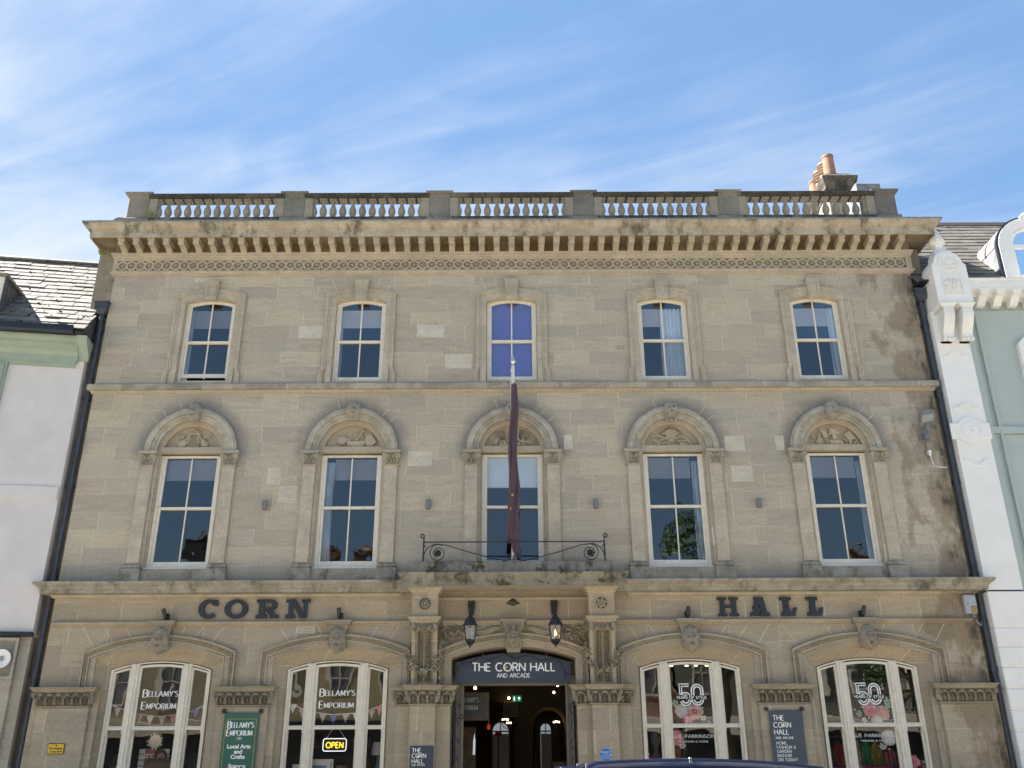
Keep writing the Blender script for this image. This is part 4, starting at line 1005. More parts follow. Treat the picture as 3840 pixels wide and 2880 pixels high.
# flagpole and furled flag
fp = thing('flagpole', 'white flagpole with a gilded ball top rising from the balcony', 'flagpole', None, (0,-.27,4.94))
m_ = MB(); m_.lathe(0,0,[(.055,0),(.05,.3),(.042,2.),(.036,4.0),(.03,4.28)],14); m_.lathe(0,0,[(.06,0),(.06,.05),(.05,.06)],14); m_.build('shaft', 'pole', fp, True)
m_ = MB(); m_.lathe(0,0,[(.028,4.27),(.035,4.30),(.028,4.33),(.05,4.36),(.058,4.40),(.048,4.44),(.02,4.48),(.012,4.52),(.004,4.54)],16); m_.build('ball_finial', 'silver', fp, True)
m_ = MB(); rod(m_, [(-.02,-.045,4.20),(-.055,-.05,3.9),(-.03,-.06,2.),(-.02,-.055,.4)], .005); m_.lathe(-.02,-.04,[(.03,4.15),(.034,4.19),(.02,4.22)],8); m_.build('halyard', 'pole', fp)
random.seed(2)
fl_rows = [(8.78,.035,.020,.04),(8.55,.045,.01,.05),(8.2,.055,.0,.055),(7.8,.058,-.005,.06),(7.4,.066,.005,.06),(7.0,.062,.0,.065),(6.6,.082,-.005,.07),(6.3,.088,-.01,.075),(6.0,.070,.0,.075),(5.75,.085,.015,.07),(5.55,.062,.045,.06),(5.38,.055,.065,.045),(5.27,.02,.075,.02)]
rings = []; nn = 54
def lerp_rows(z):
    for a, b in zip(fl_rows[:-1], fl_rows[1:]):
        if z >= b[0]:
            t_ = (a[0]-z)/(a[0]-b[0]); return [a[k]+(b[k]-a[k])*t_ for k in range(1,4)]
    return list(fl_rows[-1][1:])
for j in range(61):
    z = 8.80-(8.80-5.27)*j/60; hw, off, dp = lerp_rows(z); r = []
    tw = (8.8-z)*2.1
    for k in range(nn):
        a = 2*pi*k/nn; fold = 1+.40*sin(3*a+tw*1.6)+.20*sin(7*a+tw*2.1+1)
        r.append((off+.010*sin(tw*1.7)+hw*1.12*fold*cos(a), -.33+dp*fold*sin(a)-.02, z))
    rings.append(r)
fl = MB().loft(rings, True, True)
mfl, tfl = newmat('maroon_flag_cloth'); P_ = tfl.n('ShaderNodeNewGeometry').outputs['Position']
finish(tfl, tfl.mix(tfl.noise(P_, 4., 3), (.045,.020,.028), (.10,.050,.062)), .65, tfl.noise(P_, 90., 2), .15, .004, **{'Sheen Weight': .3})
flag = thing('flag', 'dark maroon flag with a yellow emblem, furled and hanging limp round the flagpole', 'flag', None, (0,0,0))
cl_ = fl.build('cloth', mfl, flag, True)
m_ = MB(); rings2 = []
for j in range(14):                          # lower tail hanging on the left of the pole
    z = 6.15-.60*j/13; wd_ = .06*(1-.3*j/13); r = []
    for k in range(9):
        s_ = k/8; r.append((-.06-.05*sin(j/13*pi*.6)+wd_*(s_-.5)*1.3, -.40+.025*sin(6*s_+j*.3), z-.05*s_))
    rings2.append(r)
m_.loft(rings2); m_.build('tail', mfl, flag, True)
m_ = MB(); m_.loft([[(-.100,-.385,6.45),(-.04,-.437,6.47),(-.005,-.442,6.47)],[(-.100,-.388,6.41),(-.04,-.438,6.42),(-.005,-.443,6.42)]]); m_.loft([[(-.100,-.40,6.40),(-.085,-.41,6.40)],[(-.092,-.42,6.22),(-.065,-.428,6.22)],[(-.062,-.430,6.16),(-.035,-.434,6.15)]])
m_.build('emblem', M['gold'], flag)
# lanterns
def lantern(x, label, lit):
    t = thing('wall_lantern', label, 'lantern', 'lanterns beside the entrance', (x,-.43,4.0))
    m_ = MB(); m_.pxz([(-.045,.24),(.045,.24),(.07,.46),(.062,.52),(.035,.56),(-.035,.56),(-.062,.52),(-.07,.46)], .38, .425); m_.build('back_plate', 'metal', t)
    m_ = MB(); rod(m_, [(0,.38,.40),(0,.22,.43),(0,.08,.40),(0,.0,.30),(0,.0,.17)], .022, 8); m_.ell((0,.0,.20),(.035,.035,.03),10,6)
    rod(m_, [(0,.37,.26),(0,.15,.27),(0,.0,.19)], .012)
    m_.build('arm', 'metal', t)
    m_ = MB(); m_.lathe(0,0,[(.02,.18),(.045,.165),(.075,.13),(.11,.075),(.13,.03),(.145,.02),(.15,.0),(.13,-.01)],6,RAD(30)); m_.build('roof', 'metal', t)
    m_ = MB()
    for k in range(6):
        a = RAD(30+60*k); rod(m_, [(.128*cos(a),.128*sin(a),0),(.088*cos(a),.088*sin(a),-.25)], .009, 5)
    m_.lathe(0,0,[(.09,-.245),(.10,-.255),(.10,-.28),(.07,-.315),(.045,-.34),(.03,-.35),(.012,-.355)],6,RAD(30)); m_.ell((0,0,-.375),(.016,.016,.022),8,6)
    m_.build('frame', 'metal', t)
    m_ = MB()
    for k in range(6):
        a, b = RAD(30+60*k), RAD(90+60*k)
        m_.add([(.122*cos(a),.122*sin(a),-.005),(.122*cos(b),.122*sin(b),-.005),(.086*cos(b),.086*sin(b),-.245),(.086*cos(a),.086*sin(a),-.245)], [(0,1,2,3)])
    m_.build('pane', 'lanternglass', t)
    m_ = MB()
    if lit: m_.lathe(0,-.01,[(.006,-.20),(.022,-.17),(.020,-.13),(.010,-.09),(.003,-.06)],8); m_.build('flame', 'flame', t)
    else: m_.lathe(0,0,[(.018,-.22),(.018,-.10),(.03,-.09),(.03,-.05)],8); m_.build('mantle', 'whitepaper', t)
lantern(-.805, 'black unlit lantern on the wall to the left of the entrance arch', False)
lantern(.745, 'black lantern with an orange flame to the right of the entrance arch', True)
t = thing('hanging_lamp', 'old rusty pendant lamp with a flat shade under the balcony', 'lamp', None, (-.025,-.33,4.42))
m_ = MB(); rod(m_, [(0,0,.06),(0,0,.265)], .009); m_.lathe(0,0,[(.035,.255),(.035,.268)],10); m_.build('rod', 'lead', t)
rust = simple('rusty_green_metal', (.07,.065,.035), .8, .4, 14.)
m_ = MB(); m_.lathe(0,0,[(.02,.075),(.05,.06),(.128,.0),(.13,-.012),(.06,-.035),(.02,-.06)],8); m_.build('shade', rust, t)
# up-and-down wall lights
for x, lb in ((-4.865,'between the first and second arched windows'),(-1.672,'left of the balcony'),(1.605,'right of the balcony'),(4.80,'between the fourth and fifth arched windows')):
    t = thing('wall_light', f'small grey cylinder wall light on the stone {lb}', 'wall light', 'up-and-down wall lights', (x,-.10,6.36))
    m_ = MB(); m_.lathe(0,0,[(.045,-.095),(.052,-.09),(.052,.09),(.045,.095)],16); m_.build('body', 'lamp', t, True); MB().box(-.03,.03,.04,.10,-.03,.03).build('bracket', 'lamp', t)
    MB().lathe(0,0,[(.042,-.096),(.042,-.085)],14).build('lens', 'lanternglass', t)
# spotlights on the ledges
for x, a, lb in ((-6.50,18,'above the first shop window'),(-3.26,2,'beside the letter N'),(3.23,-8,'beside the letter H'),(6.49,-16,'above the rightmost shop window')):
    t = thing('spotlight', f'small black tubular spotlight on the ledge {lb}', 'spotlight', 'spotlights on the ledge', (x,-.07,4.16))
    MB().bbox(-.045,.05,-.03,.06,.05,.13,.005).build('bracket', 'metal', t)
    q = RAD(a); m_ = MB(); m_.tube([(.02*sin(q),-.06,.06),(-.085*sin(q)-.01*0,-.13,.20)], .038, 12); m_.build('tube', 'metal', t, True)
    MB().box(-.02,.03,-.02,.06,.0,.05).build('foot', 'metal', t)
# CORN HALL letters
for word, items in (('CORN', (('C',-5.905,.335),('O',-5.425,.42),('R',-4.84,.43),('N',-4.265,.41))), ('HALL', (('H',3.815,.395),('A',4.43,.345),('L',5.005,.295),('L',5.50,.295)))):
    for k, (chh, x0, wd) in enumerate(items):
        m_ = MB(); h = .345; z0 = 4.205; g = GL[chh]; th = .255
        wx = (wd/h-.25)/max(.3, g[0])
        if chh in 'CO':
            pts = A_(.5,.5,.40,.42,90,450,34) if chh == 'O' else A_(.52,.5,.42,.42,44,318,28)
            stroke(m_, [(x0+p[0]*wd, z0+p[1]*h) for p in pts], -.012, .105, .06, .05)
            if chh == 'C': m_.box(x0+wd*.82, x0+wd*1.0, -.0615, -.012, z0+h*.66, z0+h*.98)
        elif chh == 'N':
            b = .10
            m_.pxz([(x0+.03,z0),(x0+.03+b*.8,z0),(x0+.03+b*.8,z0+h),(x0+.03,z0+h)], -.06,-.012); m_.pxz([(x0+wd-.03-b*.7,z0),(x0+wd-.03,z0),(x0+wd-.03,z0+h),(x0+wd-.03-b*.7,z0+h)], -.0605,-.012)
            m_.pxz([(x0+.05,z0+h),(x0+.16,z0+h),(x0+wd-.05,z0),(x0+wd-.16,z0)], -.061,-.012)
            m_.box(x0-.02,x0+.16,-.0615,-.012,z0,z0+.06); m_.box(x0-.02,x0+.12,-.0615,-.012,z0+h-.06,z0+h); m_.box(x0+wd-.14,x0+wd+.02,-.0615,-.012,z0+h-.06,z0+h)
        elif chh == 'R':
            m_.box(x0+.05,x0+.155,-.06,-.012,z0,z0+h); m_.box(x0-.0,x0+.21,-.0605,-.012,z0,z0+.06); m_.box(x0,x0+.1,-.0605,-.012,z0+h-.06,z0+h)
            stroke(m_, [(x0+.10,z0+h-.032),(x0+.24,z0+h-.032)]+[(x0+.24+.10*cos(RAD(a)), z0+h-.105+.073*sin(RAD(a))) for a in range(75,-91,-15)]+[(x0+.10,z0+h-.178)], -.012, .10, .062, .049)
            stroke(m_, [(x0+.22,z0+.165),(x0+.34,z0+.03)], -.012, .10, .09, .0475); m_.box(x0+.27,x0+.43,-.0615,-.012,z0,z0+.06)
        elif chh == 'H':
            for q in (.045, wd-.13): m_.box(x0+q,x0+q+.085,-.06,-.012,z0,z0+h); m_.box(x0+q-.045,x0+q+.125,-.0605,-.012,z0,z0+.05); m_.box(x0+q-.045,x0+q+.125,-.0605,-.012,z0+h-.05,z0+h)
            m_.box(x0+.1,x0+wd-.1,-.0595,-.012,z0+h*.43,z0+h*.57)
        elif chh == 'A':
            c = x0+wd/2
            m_.pxz([(x0+.03,z0),(x0+.12,z0),(c+.02,z0+h),(c-.075,z0+h)], -.06,-.012); m_.pxz([(x0+wd-.14,z0),(x0+wd-.03,z0),(c+.075,z0+h),(c-.04,z0+h)], -.0605,-.012)
            m_.box(c-.09,c+.09,-.0595,-.012,z0+.09,z0+.15); m_.box(x0-.015,x0+.15,-.0615,-.012,z0,z0+.06); m_.box(x0+wd-.18,x0+wd+.01,-.0615,-.012,z0,z0+.06); m_.box(c-.10,c+.03,-.059,-.012,z0+h-.05,z0+h)
        else:
            m_.box(x0+.045,x0+.15,-.06,-.012,z0,z0+h); m_.box(x0-.01,x0+.20,-.0605,-.012,z0+h-.06,z0+h); m_.pxz([(x0-.01,z0),(x0+.25,z0),(x0+.295,z0+.15),(x0+.24,z0+.15),(x0+.20,z0+.065),(x0-.01,z0+.065)], -.0615,-.012)
        m_.box(x0+wd*.12,x0+wd*.2,-.02,.0,z0+.14,z0+.18)
        o = m_.build('wall_letter', 'navy'); pos = {'L':'third' if k == 2 else 'last'}.get(chh)
        tag(o, f'dark blue-grey slab letter {chh} of the word {word}'+(f', the {pos} letter' if pos else ''), 'letter', f'raised letters reading {word}')
# entrance sign
t = thing('entrance_sign', 'arched navy sign board with white lettering hung in the entrance arch', 'sign', None, (0,0,0))
MB().pxz([(-1.075,3.04),(1.03,3.04)]+list(reversed(arc(-.022,1.052,3.405,.168,20))), .12, .15).build('board', 'signnavy', t)
m_ = MB(); letters(m_, 'THE CORN HALL', -.018, 3.253, .142, .1195, .17, .15, .20, 1.02); letters(m_, 'AND ARCADE', -.022, 3.14, .070, .1195, .16, .15, .21, .98); m_.build('lettering', 'white', t)
m_ = MB()
for a in (60,90,120): m_.leaf(-.163, 3.285, .118, .075, .032, RAD(a), .003)
m_.build('ear_emblem', 'gold', t)
tw = MB(); random.seed(9)
px_ = -1.12; pts = []
for k in range(15): pts.append((px_+2.24*k/14, .095, 3.52-.12*(abs(k-7)/7)**2+random.uniform(-.07,.05)-.22*(k in (0,14,13))))
rod(tw, pts, .006, 5)
for k in range(16):
    p = random.choice(pts); rod(tw, [p,(p[0]+random.uniform(-.1,.1),.095,p[2]+random.uniform(-.10,.05))], .0035, 4)
tag(tw.build('twig_garland', simple('dark_twigs',(.02,.018,.022),.8)), 'thin dark twig garland strung across the entrance sign', 'garland')
# banners and small signs
t = thing('shop_banner', 'tall green fabric banner with white shop lettering and a gilt border on a pilaster', 'banner', None, (0,0,0))
MB().bbox(-5.185,-4.565,-.152,-.140,.85,2.53,.004).build('cloth', 'green', t)
for xx in (-5.21,-4.55):
    for z in (2.53,.80): MB().bbox(xx-.025,xx+.035,-.17,-.10,z,z+.07,.004).build('bracket', 'metal', t)
letters(m2 := MB(), "BELLAMY'S", -4.875, 2.285, .088, -.1525, .19, .07, .16, .78, .03, .004, st=.06, caps=1.35, fit=.46)
letters(m2, "EMPORIUM", -4.885, 2.155, .083, -.1525, .19, .07, .16, .74, .03, .004, st=.06, caps=1.35, fit=.45)
letters(m2, "LTD", -4.88, 2.085, .045, -.1525, .16, .07, .12, .7, .035, .004, st=.06)
for tx_, z in (('Local Arts',1.945),('and',1.86),('Crafts',1.775),('Scarves',1.625),('Belts',1.54),('Jewellery',1.40),('Gifts',1.32)): spread('t', tx_, .092, -.1535, -4.875, z, m2, .0035, sx_=1.08)
m2.build('lettering', 'white', t)
m_ = MB(); random.seed(4)
for z in [1.0+.02*k for k in range(72)]:
    for xx in (-5.145,-4.605): m_.box(xx-.006+random.uniform(-.003,.003),xx+.006,-.1545,-.152,z,z+.014)
for k in range(24): m_.box(-5.12+.0208*k,-5.108+.0208*k,-.1545,-.152,2.42+random.uniform(-.006,.006),2.435)
m_.build('gilt_border', 'gold', t)
t = thing('bazaar_banner', 'slate-grey banner listing the bazaar, between the two right-hand shop windows', 'banner', None, (0,0,0))
MB().bbox(4.535,5.13,-.152,-.140,1.64,2.525,.004).build('cloth', 'bannergrey', t)
for xx in (4.50,5.14): MB().bbox(xx-.03,xx+.03,-.17,-.10,2.525,2.585,.004).build('bracket', 'metal', t)
m2 = MB()
for k, tx_ in enumerate(('THE','CORN','HALL')): letters(m2, tx_, 4.60, 2.365-.118*k, .083, -.1525, .17, .16, .22, .95, align='L')
letters(m2, 'AND ARCADE', 4.61, 2.055, .036, -.1525, .17, .15, .25, .95, align='L')
for k, tx_ in enumerate(('HOME,','FASHION &','GARDEN','BAZAAR','ON TODAY')): letters(m2, tx_, 4.615, 1.965-.068*k, .046, -.1525, .15, .14, .26, .95, align='L')
for a in (55,90,125): m2.leaf(4.755, 2.265, -.153, .042, .018, RAD(a), .002)
m2.build('lettering', 'white', t)
t = thing('entrance_plaque', 'square navy plaque with white lettering on the pilaster left of the entrance', 'sign', None, (0,0,0))
MB().bbox(-1.838,-1.428,-.275,-.25,1.45,1.967,.004).build('board', 'signnavy', t)
m2 = MB()
for k, tx_ in enumerate(('THE','CORN','HALL')): letters(m2, tx_, -1.80, 1.862-.087*k, .066, -.2755, .17, .16, .22, .95, align='L')
letters(m2, 'AND ARCADE', -1.80, 1.645, .026, -.2755, .17, .15, .25, .95, align='L'); letters(m2, 'SUE PARKINSON', -1.80, 1.575, .026, -.2755, .15, .14, .22, .95, align='L')
for a in (55,90,125): m2.leaf(-1.697, 1.785, -.276, .034, .014, RAD(a), .002)
m2.build('lettering', 'white', t)
t = thing('blue_plaque', 'round blue plaque on the pilaster right of the entrance', 'plaque', None, (0,0,0))
MB().disc(1.587,1.813,.113,-.262,-.25,28).build('disc', 'blue', t)
m2 = MB(); m2.ring(1.587,1.813,.109,.105,-.2635,-.262,28); spread('t','Cozy Powell',.030,-.264,1.580,1.845,m2,.001)
for k, wd in enumerate((.05,.10,.13,.13,.10)): m2.box(1.587-wd*.6,1.587+wd*.6,-.263,-.262,1.826-.019*k,1.8295-.019*k)
m2.bbox(1.655,1.672,-.265,-.262,1.80,1.825,.001)
m2.build('lettering', 'white', t)
t = thing('parking_sign', 'small yellow no stopping sign on the far left pilaster', 'sign', None, (0,0,0))
MB().bbox(-8.255,-7.96,-.125,-.112,1.865,2.04,.006).build('plate', 'dark', t); MB().bbox(-8.246,-7.969,-.128,-.124,1.874,2.031,.005).build('face', 'yellow', t)
m2 = MB(); spread('t','No stopping',.046,-.129,-8.105,1.945,m2,.0012); spread('t','except taxis',.046,-.129,-8.105,1.893,m2,.0012); m2.disc(-8.105,2.005,.014,-.13,-.127,12); m2.build('lettering', 'dark', t)
# alarm box
t = thing('alarm_box', 'grey alarm box with a yellow number 5 sticker at the right end of the hall', 'alarm', None, (8.55,-.02,4.40))
MB().bbox(-.115,.115,-.085,.02,-.175,.175,.02).build('case', 'alarm', t)
MB().bbox(-.005,.095,-.091,-.085,-.155,-.045,.004).build('sticker_edge', 'dark', t); MB().bbox(.007,.083,-.094,-.09,-.143,-.057,.003).build('sticker', 'yellow', t)
m2 = MB(); letters(m2,'5',.045,-.125,.05,-.0945,.2); m2.disc(-.06,.0,.012,-.087,-.085,10); m2.build('lettering', 'dark', t)
m2 = MB(); rod(m2, [(.03,-.03,-.17),(.04,-.035,-.25),(.08,-.04,-.33),(.13,-.03,-.39),(.17,.0,-.38),(.17,.02,-.30)], .007); m2.build('cable', 'alarm', t)
# floodlight with its junction box
t = thing('floodlight', 'grey street floodlight on a bracket at the right end of the first floor', 'floodlight', None, (8.30,-.02,7.75))
MB().bbox(-.10,.10,-.02,.02,-.13,.13,.008).build('wall_plate', 'lead', t)
m2 = MB(); m2.bbox(-.05,.06,-.16,-.02,-.10,.02,.012); m2.tube([(.02,-.12,-.06),(.03,-.14,.10),(.03,-.17,.20)], .035, 12); m2.build('bracket', 'lead', t)
hd = MB(); Rz = Matrix.Rotation(RAD(-20),3,'Z') @ Matrix.Rotation(RAD(-14),3,'X') @ Matrix.Rotation(RAD(-6),3,'Y')
def tr(b, R, o): b.v = [tuple(R @ Vector(p)+Vector(o)) for p in b.v]; return b
tr(hd.pxy([(-.12,.06),(-.15,-.30),(-.13,-.42),(-.08,-.46),(.10,-.46),(.15,-.40),(.16,-.28),(.13,.06)], -.03, .035), Rz, (.03,-.14,.21)); hd.build('lamp_head', 'lead', t)
tr(b_ := MB().bbox(-.10,.11,-.40,-.14,-.036,-.031,.002), Rz, (.03,-.14,.21)); b_.build('lens', 'alarm', t)
t = thing('junction_box', 'small white junction box and cable below the floodlight', 'junction box', None, (8.34,-.02,7.41))
m2 = MB(); m2.disc(0,.0,.032,-.05,.02,16); m2.bbox(-.022,.022,-.04,.02,-.08,.0,.005); m2.build('box', 'white', t)
m2 = MB(); rod(m2, [(.01,-.01,-.08),(.03,-.01,-.22),(.06,-.01,-.30),(.18,-.01,-.32),(.30,.0,-.32)], .008); m2.build('cable', 'white', t)
m2 = MB(); rod(m2, [(-.05,-.02,.20),(-.06,-.03,.07),(-.10,-.03,-.05),(-.06,-.03,-.11),(.0,-.03,-.06)], .007); m2.build('flex', 'metal', t)
# air vents
for nm, x, z, lb in (('v',2.245,9.76,'between the middle and fourth top-floor windows'),('v',7.545,9.785,'to the right of the rightmost top-floor window')):
    t = thing('air_vent', f'small slotted white air vent {lb}', 'vent', 'air vents in the top-floor wall', (x,0,z))
    m2 = MB(); m2.box(-.105,-.095,-.012,0,-.07,.07); m2.box(.095,.105,-.012,0,-.07,.07); m2.box(-.105,.105,-.012,0,.06,.07); m2.box(-.105,.105,-.012,0,-.07,-.06)
    if x < 5: m2.box(-.11,-.10,-.004,0,.07,.25); m2.box(.10,.11,-.004,0,.07,.25); m2.box(-.11,.11,-.004,0,.245,.255)
    for k in range(9): m2.box(-.09+.02*k,-.079+.02*k,-.010,0,-.06,.06)
    m2.build('grille', 'mortar', t); MB().box(-.10,.10,-.002,0,-.065,.065).build('recess', 'wood', t)
# drainpipes
for s_, lb in ((-1,'between the hall and the pink rendered house'),(1,'between the hall and the white and green house')):
    x = s_*8.795; t = thing('drainpipe', f'black drainpipe with a hopper head {lb}', 'drainpipe', 'drainpipes at the ends of the hall', (x,.02,0)); zt = 10.62 if s_ < 0 else 10.85
    m2 = MB(); m2.tube([(0,0,0),(0,0,zt)], .052, 14); m2.build('pipe', 'pipe', t, True)
    for z in (1.2,3.18,4.9,6.75,8.62,10.2): m2 = MB(); m2.tube([(0,0,z),(0,0,z+.10)], .063, 14); m2.box(-.10,.10,.02,.07,z+.02,z+.08); m2.build('collar', 'pipe', t, True)
    m2 = MB(); m2.loft([[(-.06,-.07,zt-.04),(.06,-.07,zt-.04),(.06,.10,zt-.04),(-.06,.10,zt-.04)],[(-.135,-.14,zt+.07),(.135,-.14,zt+.07),(.135,.12,zt+.07),(-.135,.12,zt+.07)],[(-.135,-.14,zt+.20),(.135,-.14,zt+.20),(.135,.12,zt+.20),(-.135,.12,zt+.20)],[(-.165,-.17,zt+.23),(.165,-.17,zt+.23),(.165,.12,zt+.23),(-.165,.12,zt+.23)]], True, True)
    m2.build('hopper_head', 'pipe', t)
    if s_ < 0:
        m2 = MB(); m2.tube([(-.16,-.02,0),(-.16,-.02,2.25)], .028, 10); m2.build('cable_duct', 'gutter', t)
# weeds
for x, y, z, lb in ((-8.10,-.03,13.04,'green weed growing beside the leftmost baluster'),(-9.0,-.02,12.05,'yellow-green weed under the left end of the cornice')):
    m2 = MB(); random.seed(int(z*7))
    for k in range(22):
        a = random.uniform(0,2*pi); L = random.uniform(.06,.17); u_ = Vector((cos(a)*.5, -.3+sin(a)*.4, random.uniform(.1,1.0))).normalized(); q = u_.cross(Vector((0,1,.3))).normalized()*.014; o_ = Vector((x+random.uniform(-.05,.05),y,z))
        m2.add([tuple(o_-q*.4), tuple(o_+u_*L*.5-q), tuple(o_+u_*L), tuple(o_+u_*L*.5+q)], [(0,1,2,3)])
    tag(m2.build('weed', 'weed'), lb, 'weed', 'weeds on the hall')
# ================================================================== behind the shop windows
GY = .188                                            # just outside the upper glass
for i, cx in ((0,-6.50),(1,-3.255)):
    side = 'leftmost shop window' if i == 0 else 'shop window left of the entrance'
    m2 = MB(); letters(m2, "BELLAMY'S", cx, 2.84, .092, GY, .19, .07, .16, .76, .03, .002, st=.06, caps=1.45, fit=.64); letters(m2, "EMPORIUM", cx-.005, 2.63, .088, GY, .19, .07, .16, .72, .03, .002, st=.06, caps=1.45, fit=.63)
    tag(m2.build('window_lettering', 'white'), f'white ornate two-line lettering on the glass of the {side}', 'lettering', 'shop names on the windows')
def bunting(pts, flags, label):
    t = thing('bunting', label, 'bunting', 'bunting in the shop windows')
    path = []
    for (a, za), (b, zb_), (c, zc_) in zip(pts[:-1], pts[1:], pts[2:]+[pts[-1]]):
        for k in range(6): path.append((a+(b-a)*k/6, .32, za+(zb_-za)*k/6-.0))
    path.append((pts[-1][0], .32, pts[-1][1])); MB().tube(path, .007, 5).build('string', 'cloth_white', t)
    for x, z, mt in flags:
        w_ = .068; m2 = MB(); m2.loft([[(x-w_,.315,z),(x,.309,z+.003),(x+w_,.315,z)],[(x-w_*.5,.312,z-.075),(x,.31,z-.075),(x+w_*.5,.316,z-.075)],[(x-.003,.312,z-.15),(x,.312,z-.152),(x+.003,.314,z-.15)]]); m2.build('flag', mt, t)
bunting([(-7.41,2.705),(-7.14,2.60),(-6.95,2.55),(-6.56,2.50),(-6.12,2.54),(-5.94,2.59),(-5.66,2.71)], [(-7.30,2.655,'cloth_lilac'),(-6.88,2.53,'cloth_lilac'),(-6.68,2.508,'cloth_white'),(-6.46,2.503,'cloth_lilac'),(-6.26,2.515,'cloth_pink'),(-5.86,2.62,'cloth_blue'),(-5.70,2.69,'cloth_lilac')], 'string of small cloth pennants across the leftmost shop window')
bunting([(-4.14,2.716),(-3.88,2.613),(-3.69,2.563),(-3.34,2.519),(-2.87,2.547),(-2.67,2.595),(-2.42,2.694)], [(-4.08,2.70,'cloth_white'),(-3.90,2.615,'cloth_lilac'),(-3.69,2.56,'cloth_red'),(-3.52,2.535,'cloth_lilac'),(-3.32,2.518,'cloth_blue'),(-3.10,2.53,'cloth_lilac'),(-2.91,2.545,'cloth_white'),(-2.63,2.60,'cloth_lilac'),(-2.49,2.66,'cloth_pink')], 'string of cloth pennants across the shop window left of the entrance')
# first window: mirror, sign, grid panel, handbag
t = thing('round_mirror', 'round mirror with a mosaic rim hanging in the leftmost shop window', 'mirror'); m2 = MB(); m2.ring(-6.594,2.08,.152,.118,.48,.51,28); m2.build('rim', 'metal', t); MB().disc(-6.594,2.08,.119,.492,.50,28).build('glass', 'chrome', t)
m2 = MB()
for k in range(14):
    if k % 3: a = k*2*pi/14; m2.box(-6.594+.135*cos(a)-.013,-6.594+.135*cos(a)+.013,.474,.481,2.08+.135*sin(a)-.013,2.08+.135*sin(a)+.013)
m2.build('tiles', 'white', t)
m2 = MB(); m2.bbox(-6.90,-6.345,.60,.615,1.25,1.955,.004)
gp = thing('slatted_panel', 'white slatted display panel behind the handbag', 'panel'); m2.build('board', 'whitepaper', gp); m2 = MB()
for z in (1.46,1.56,1.66,1.76,1.86): m2.box(-6.90,-6.345,.596,.6005,z,z+.012)
m2.build('slat_gap', 'dark', gp)
t = thing('display_card', 'red and pink display card with white lettering behind the handbag', 'card'); MB().bbox(-6.775,-6.45,.555,.565,1.55,1.945,.003).build('board', simple('rose_card',(.42,.12,.13),.7), t); m2 = MB(); spread('t','troop',.155,.554,-6.61,1.80,m2,.002); m2.build('lettering', 'white', t)
t = thing('handbag', 'brown leather handbag with two round handles in the leftmost shop window', 'handbag'); m2 = MB(); m2.loft([[(-6.68,.40,1.42),(-6.20,.40,1.42),(-6.20,.52,1.42),(-6.68,.52,1.42)],[(-6.71,.40,1.72),(-6.18,.40,1.72),(-6.18,.52,1.72),(-6.71,.52,1.72)],[(-6.66,.43,1.80),(-6.22,.43,1.80),(-6.22,.49,1.80),(-6.66,.49,1.80)]], True, True); m2.build('body', 'leather', t)
for y in (.42,.50): m2 = MB(); m2.tube([(-6.45+.10*cos(RAD(a)),y,1.80+.13*sin(RAD(a))) for a in range(0,181,15)], .013, 7); m2.build('handle', 'wood', t)
t = thing('hanging_jacket', 'dark jacket with a red scarf at the right of the leftmost shop window', 'jacket'); m2 = MB(); m2.loft([[(-6.0+.05*k,.55+.03*sin(k*1.7),1.2) for k in range(9)],[(-5.98+.045*k,.55+.03*sin(k*1.7),1.6) for k in range(9)],[(-5.95+.035*k,.57,1.88) for k in range(9)]]); m2.build('cloth', simple('charcoal_cloth',(.03,.03,.035),.9), t, True); m2 = MB(); m2.tube([(-6.16,.5,1.84),(-6.08,.48,1.80),(-6.02,.5,1.83)], .035, 8); m2.build('scarf', 'cloth_red', t)
t = thing('wicker_basket', 'round basket with a hoop handle at the left of the leftmost shop window', 'basket'); m2 = MB(); m2.lathe(-7.2,.55,[(.10,1.45),(.15,1.52),(.17,1.66),(.16,1.67)],16); m2.build('bowl', 'leather', t); m2 = MB(); m2.tube([(-7.2+.14*cos(RAD(a)),.55,1.66+.24*sin(RAD(a))) for a in range(0,181,15)], .011, 6); m2.build('handle', 'chrome', t)
# second window: neon sign, lamp, plant, pictures
t = thing('open_sign', 'lit OPEN sign with yellow letters and a white outline hanging in a shop window', 'sign', None)
O = [(-3.46,1.90),(-3.11,1.90)]+[(-3.11+.035*cos(RAD(a)),1.935+.035*sin(RAD(a))) for a in range(-90,1,30)]+[(-3.075+.035*(cos(RAD(a))-1),2.075+.035*sin(RAD(a))) for a in range(0,91,30)]+[(-3.46+.035*cos(RAD(a)),2.075+.035*sin(RAD(a))) for a in range(90,181,30)]+[(-3.46+.035*cos(RAD(a)),1.935+.035*sin(RAD(a))) for a in range(180,271,30)]
MB().bbox(-3.50,-3.07,.405,.42,1.895,2.115,.01).build('panel', 'dark', t)
MB().tube([(p[0],.40,p[1]) for p in O], .007, 6).build('outline', 'neonw', t)
m2 = MB(); letters(m2, 'OPEN', -3.285, 1.955, .092, .400, .20, .20, .26, .92); m2.build('lettering', 'neony', t)
MB().tube([(-3.45,.41,2.11),(-3.34,.41,2.27)], .004, 4).build('cord', 'cloth_white', t); MB().tube([(-3.10,.41,2.11),(-3.22,.41,2.27)], .004, 4).build('cord', 'cloth_white', t)
t = thing('table_lamp', 'table lamp with a pale lilac shade and teal base in a shop window', 'lamp'); m2 = MB(); m2.lathe(-2.515,.66,[(.135,1.83),(.105,2.05)],20); m2.build('shade', 'shade', t, True); m2 = MB(); m2.lathe(-2.515,.66,[(.06,1.40),(.085,1.46),(.08,1.55),(.035,1.70),(.025,1.80),(.02,1.84)],16); m2.build('base', 'teal', t, True)
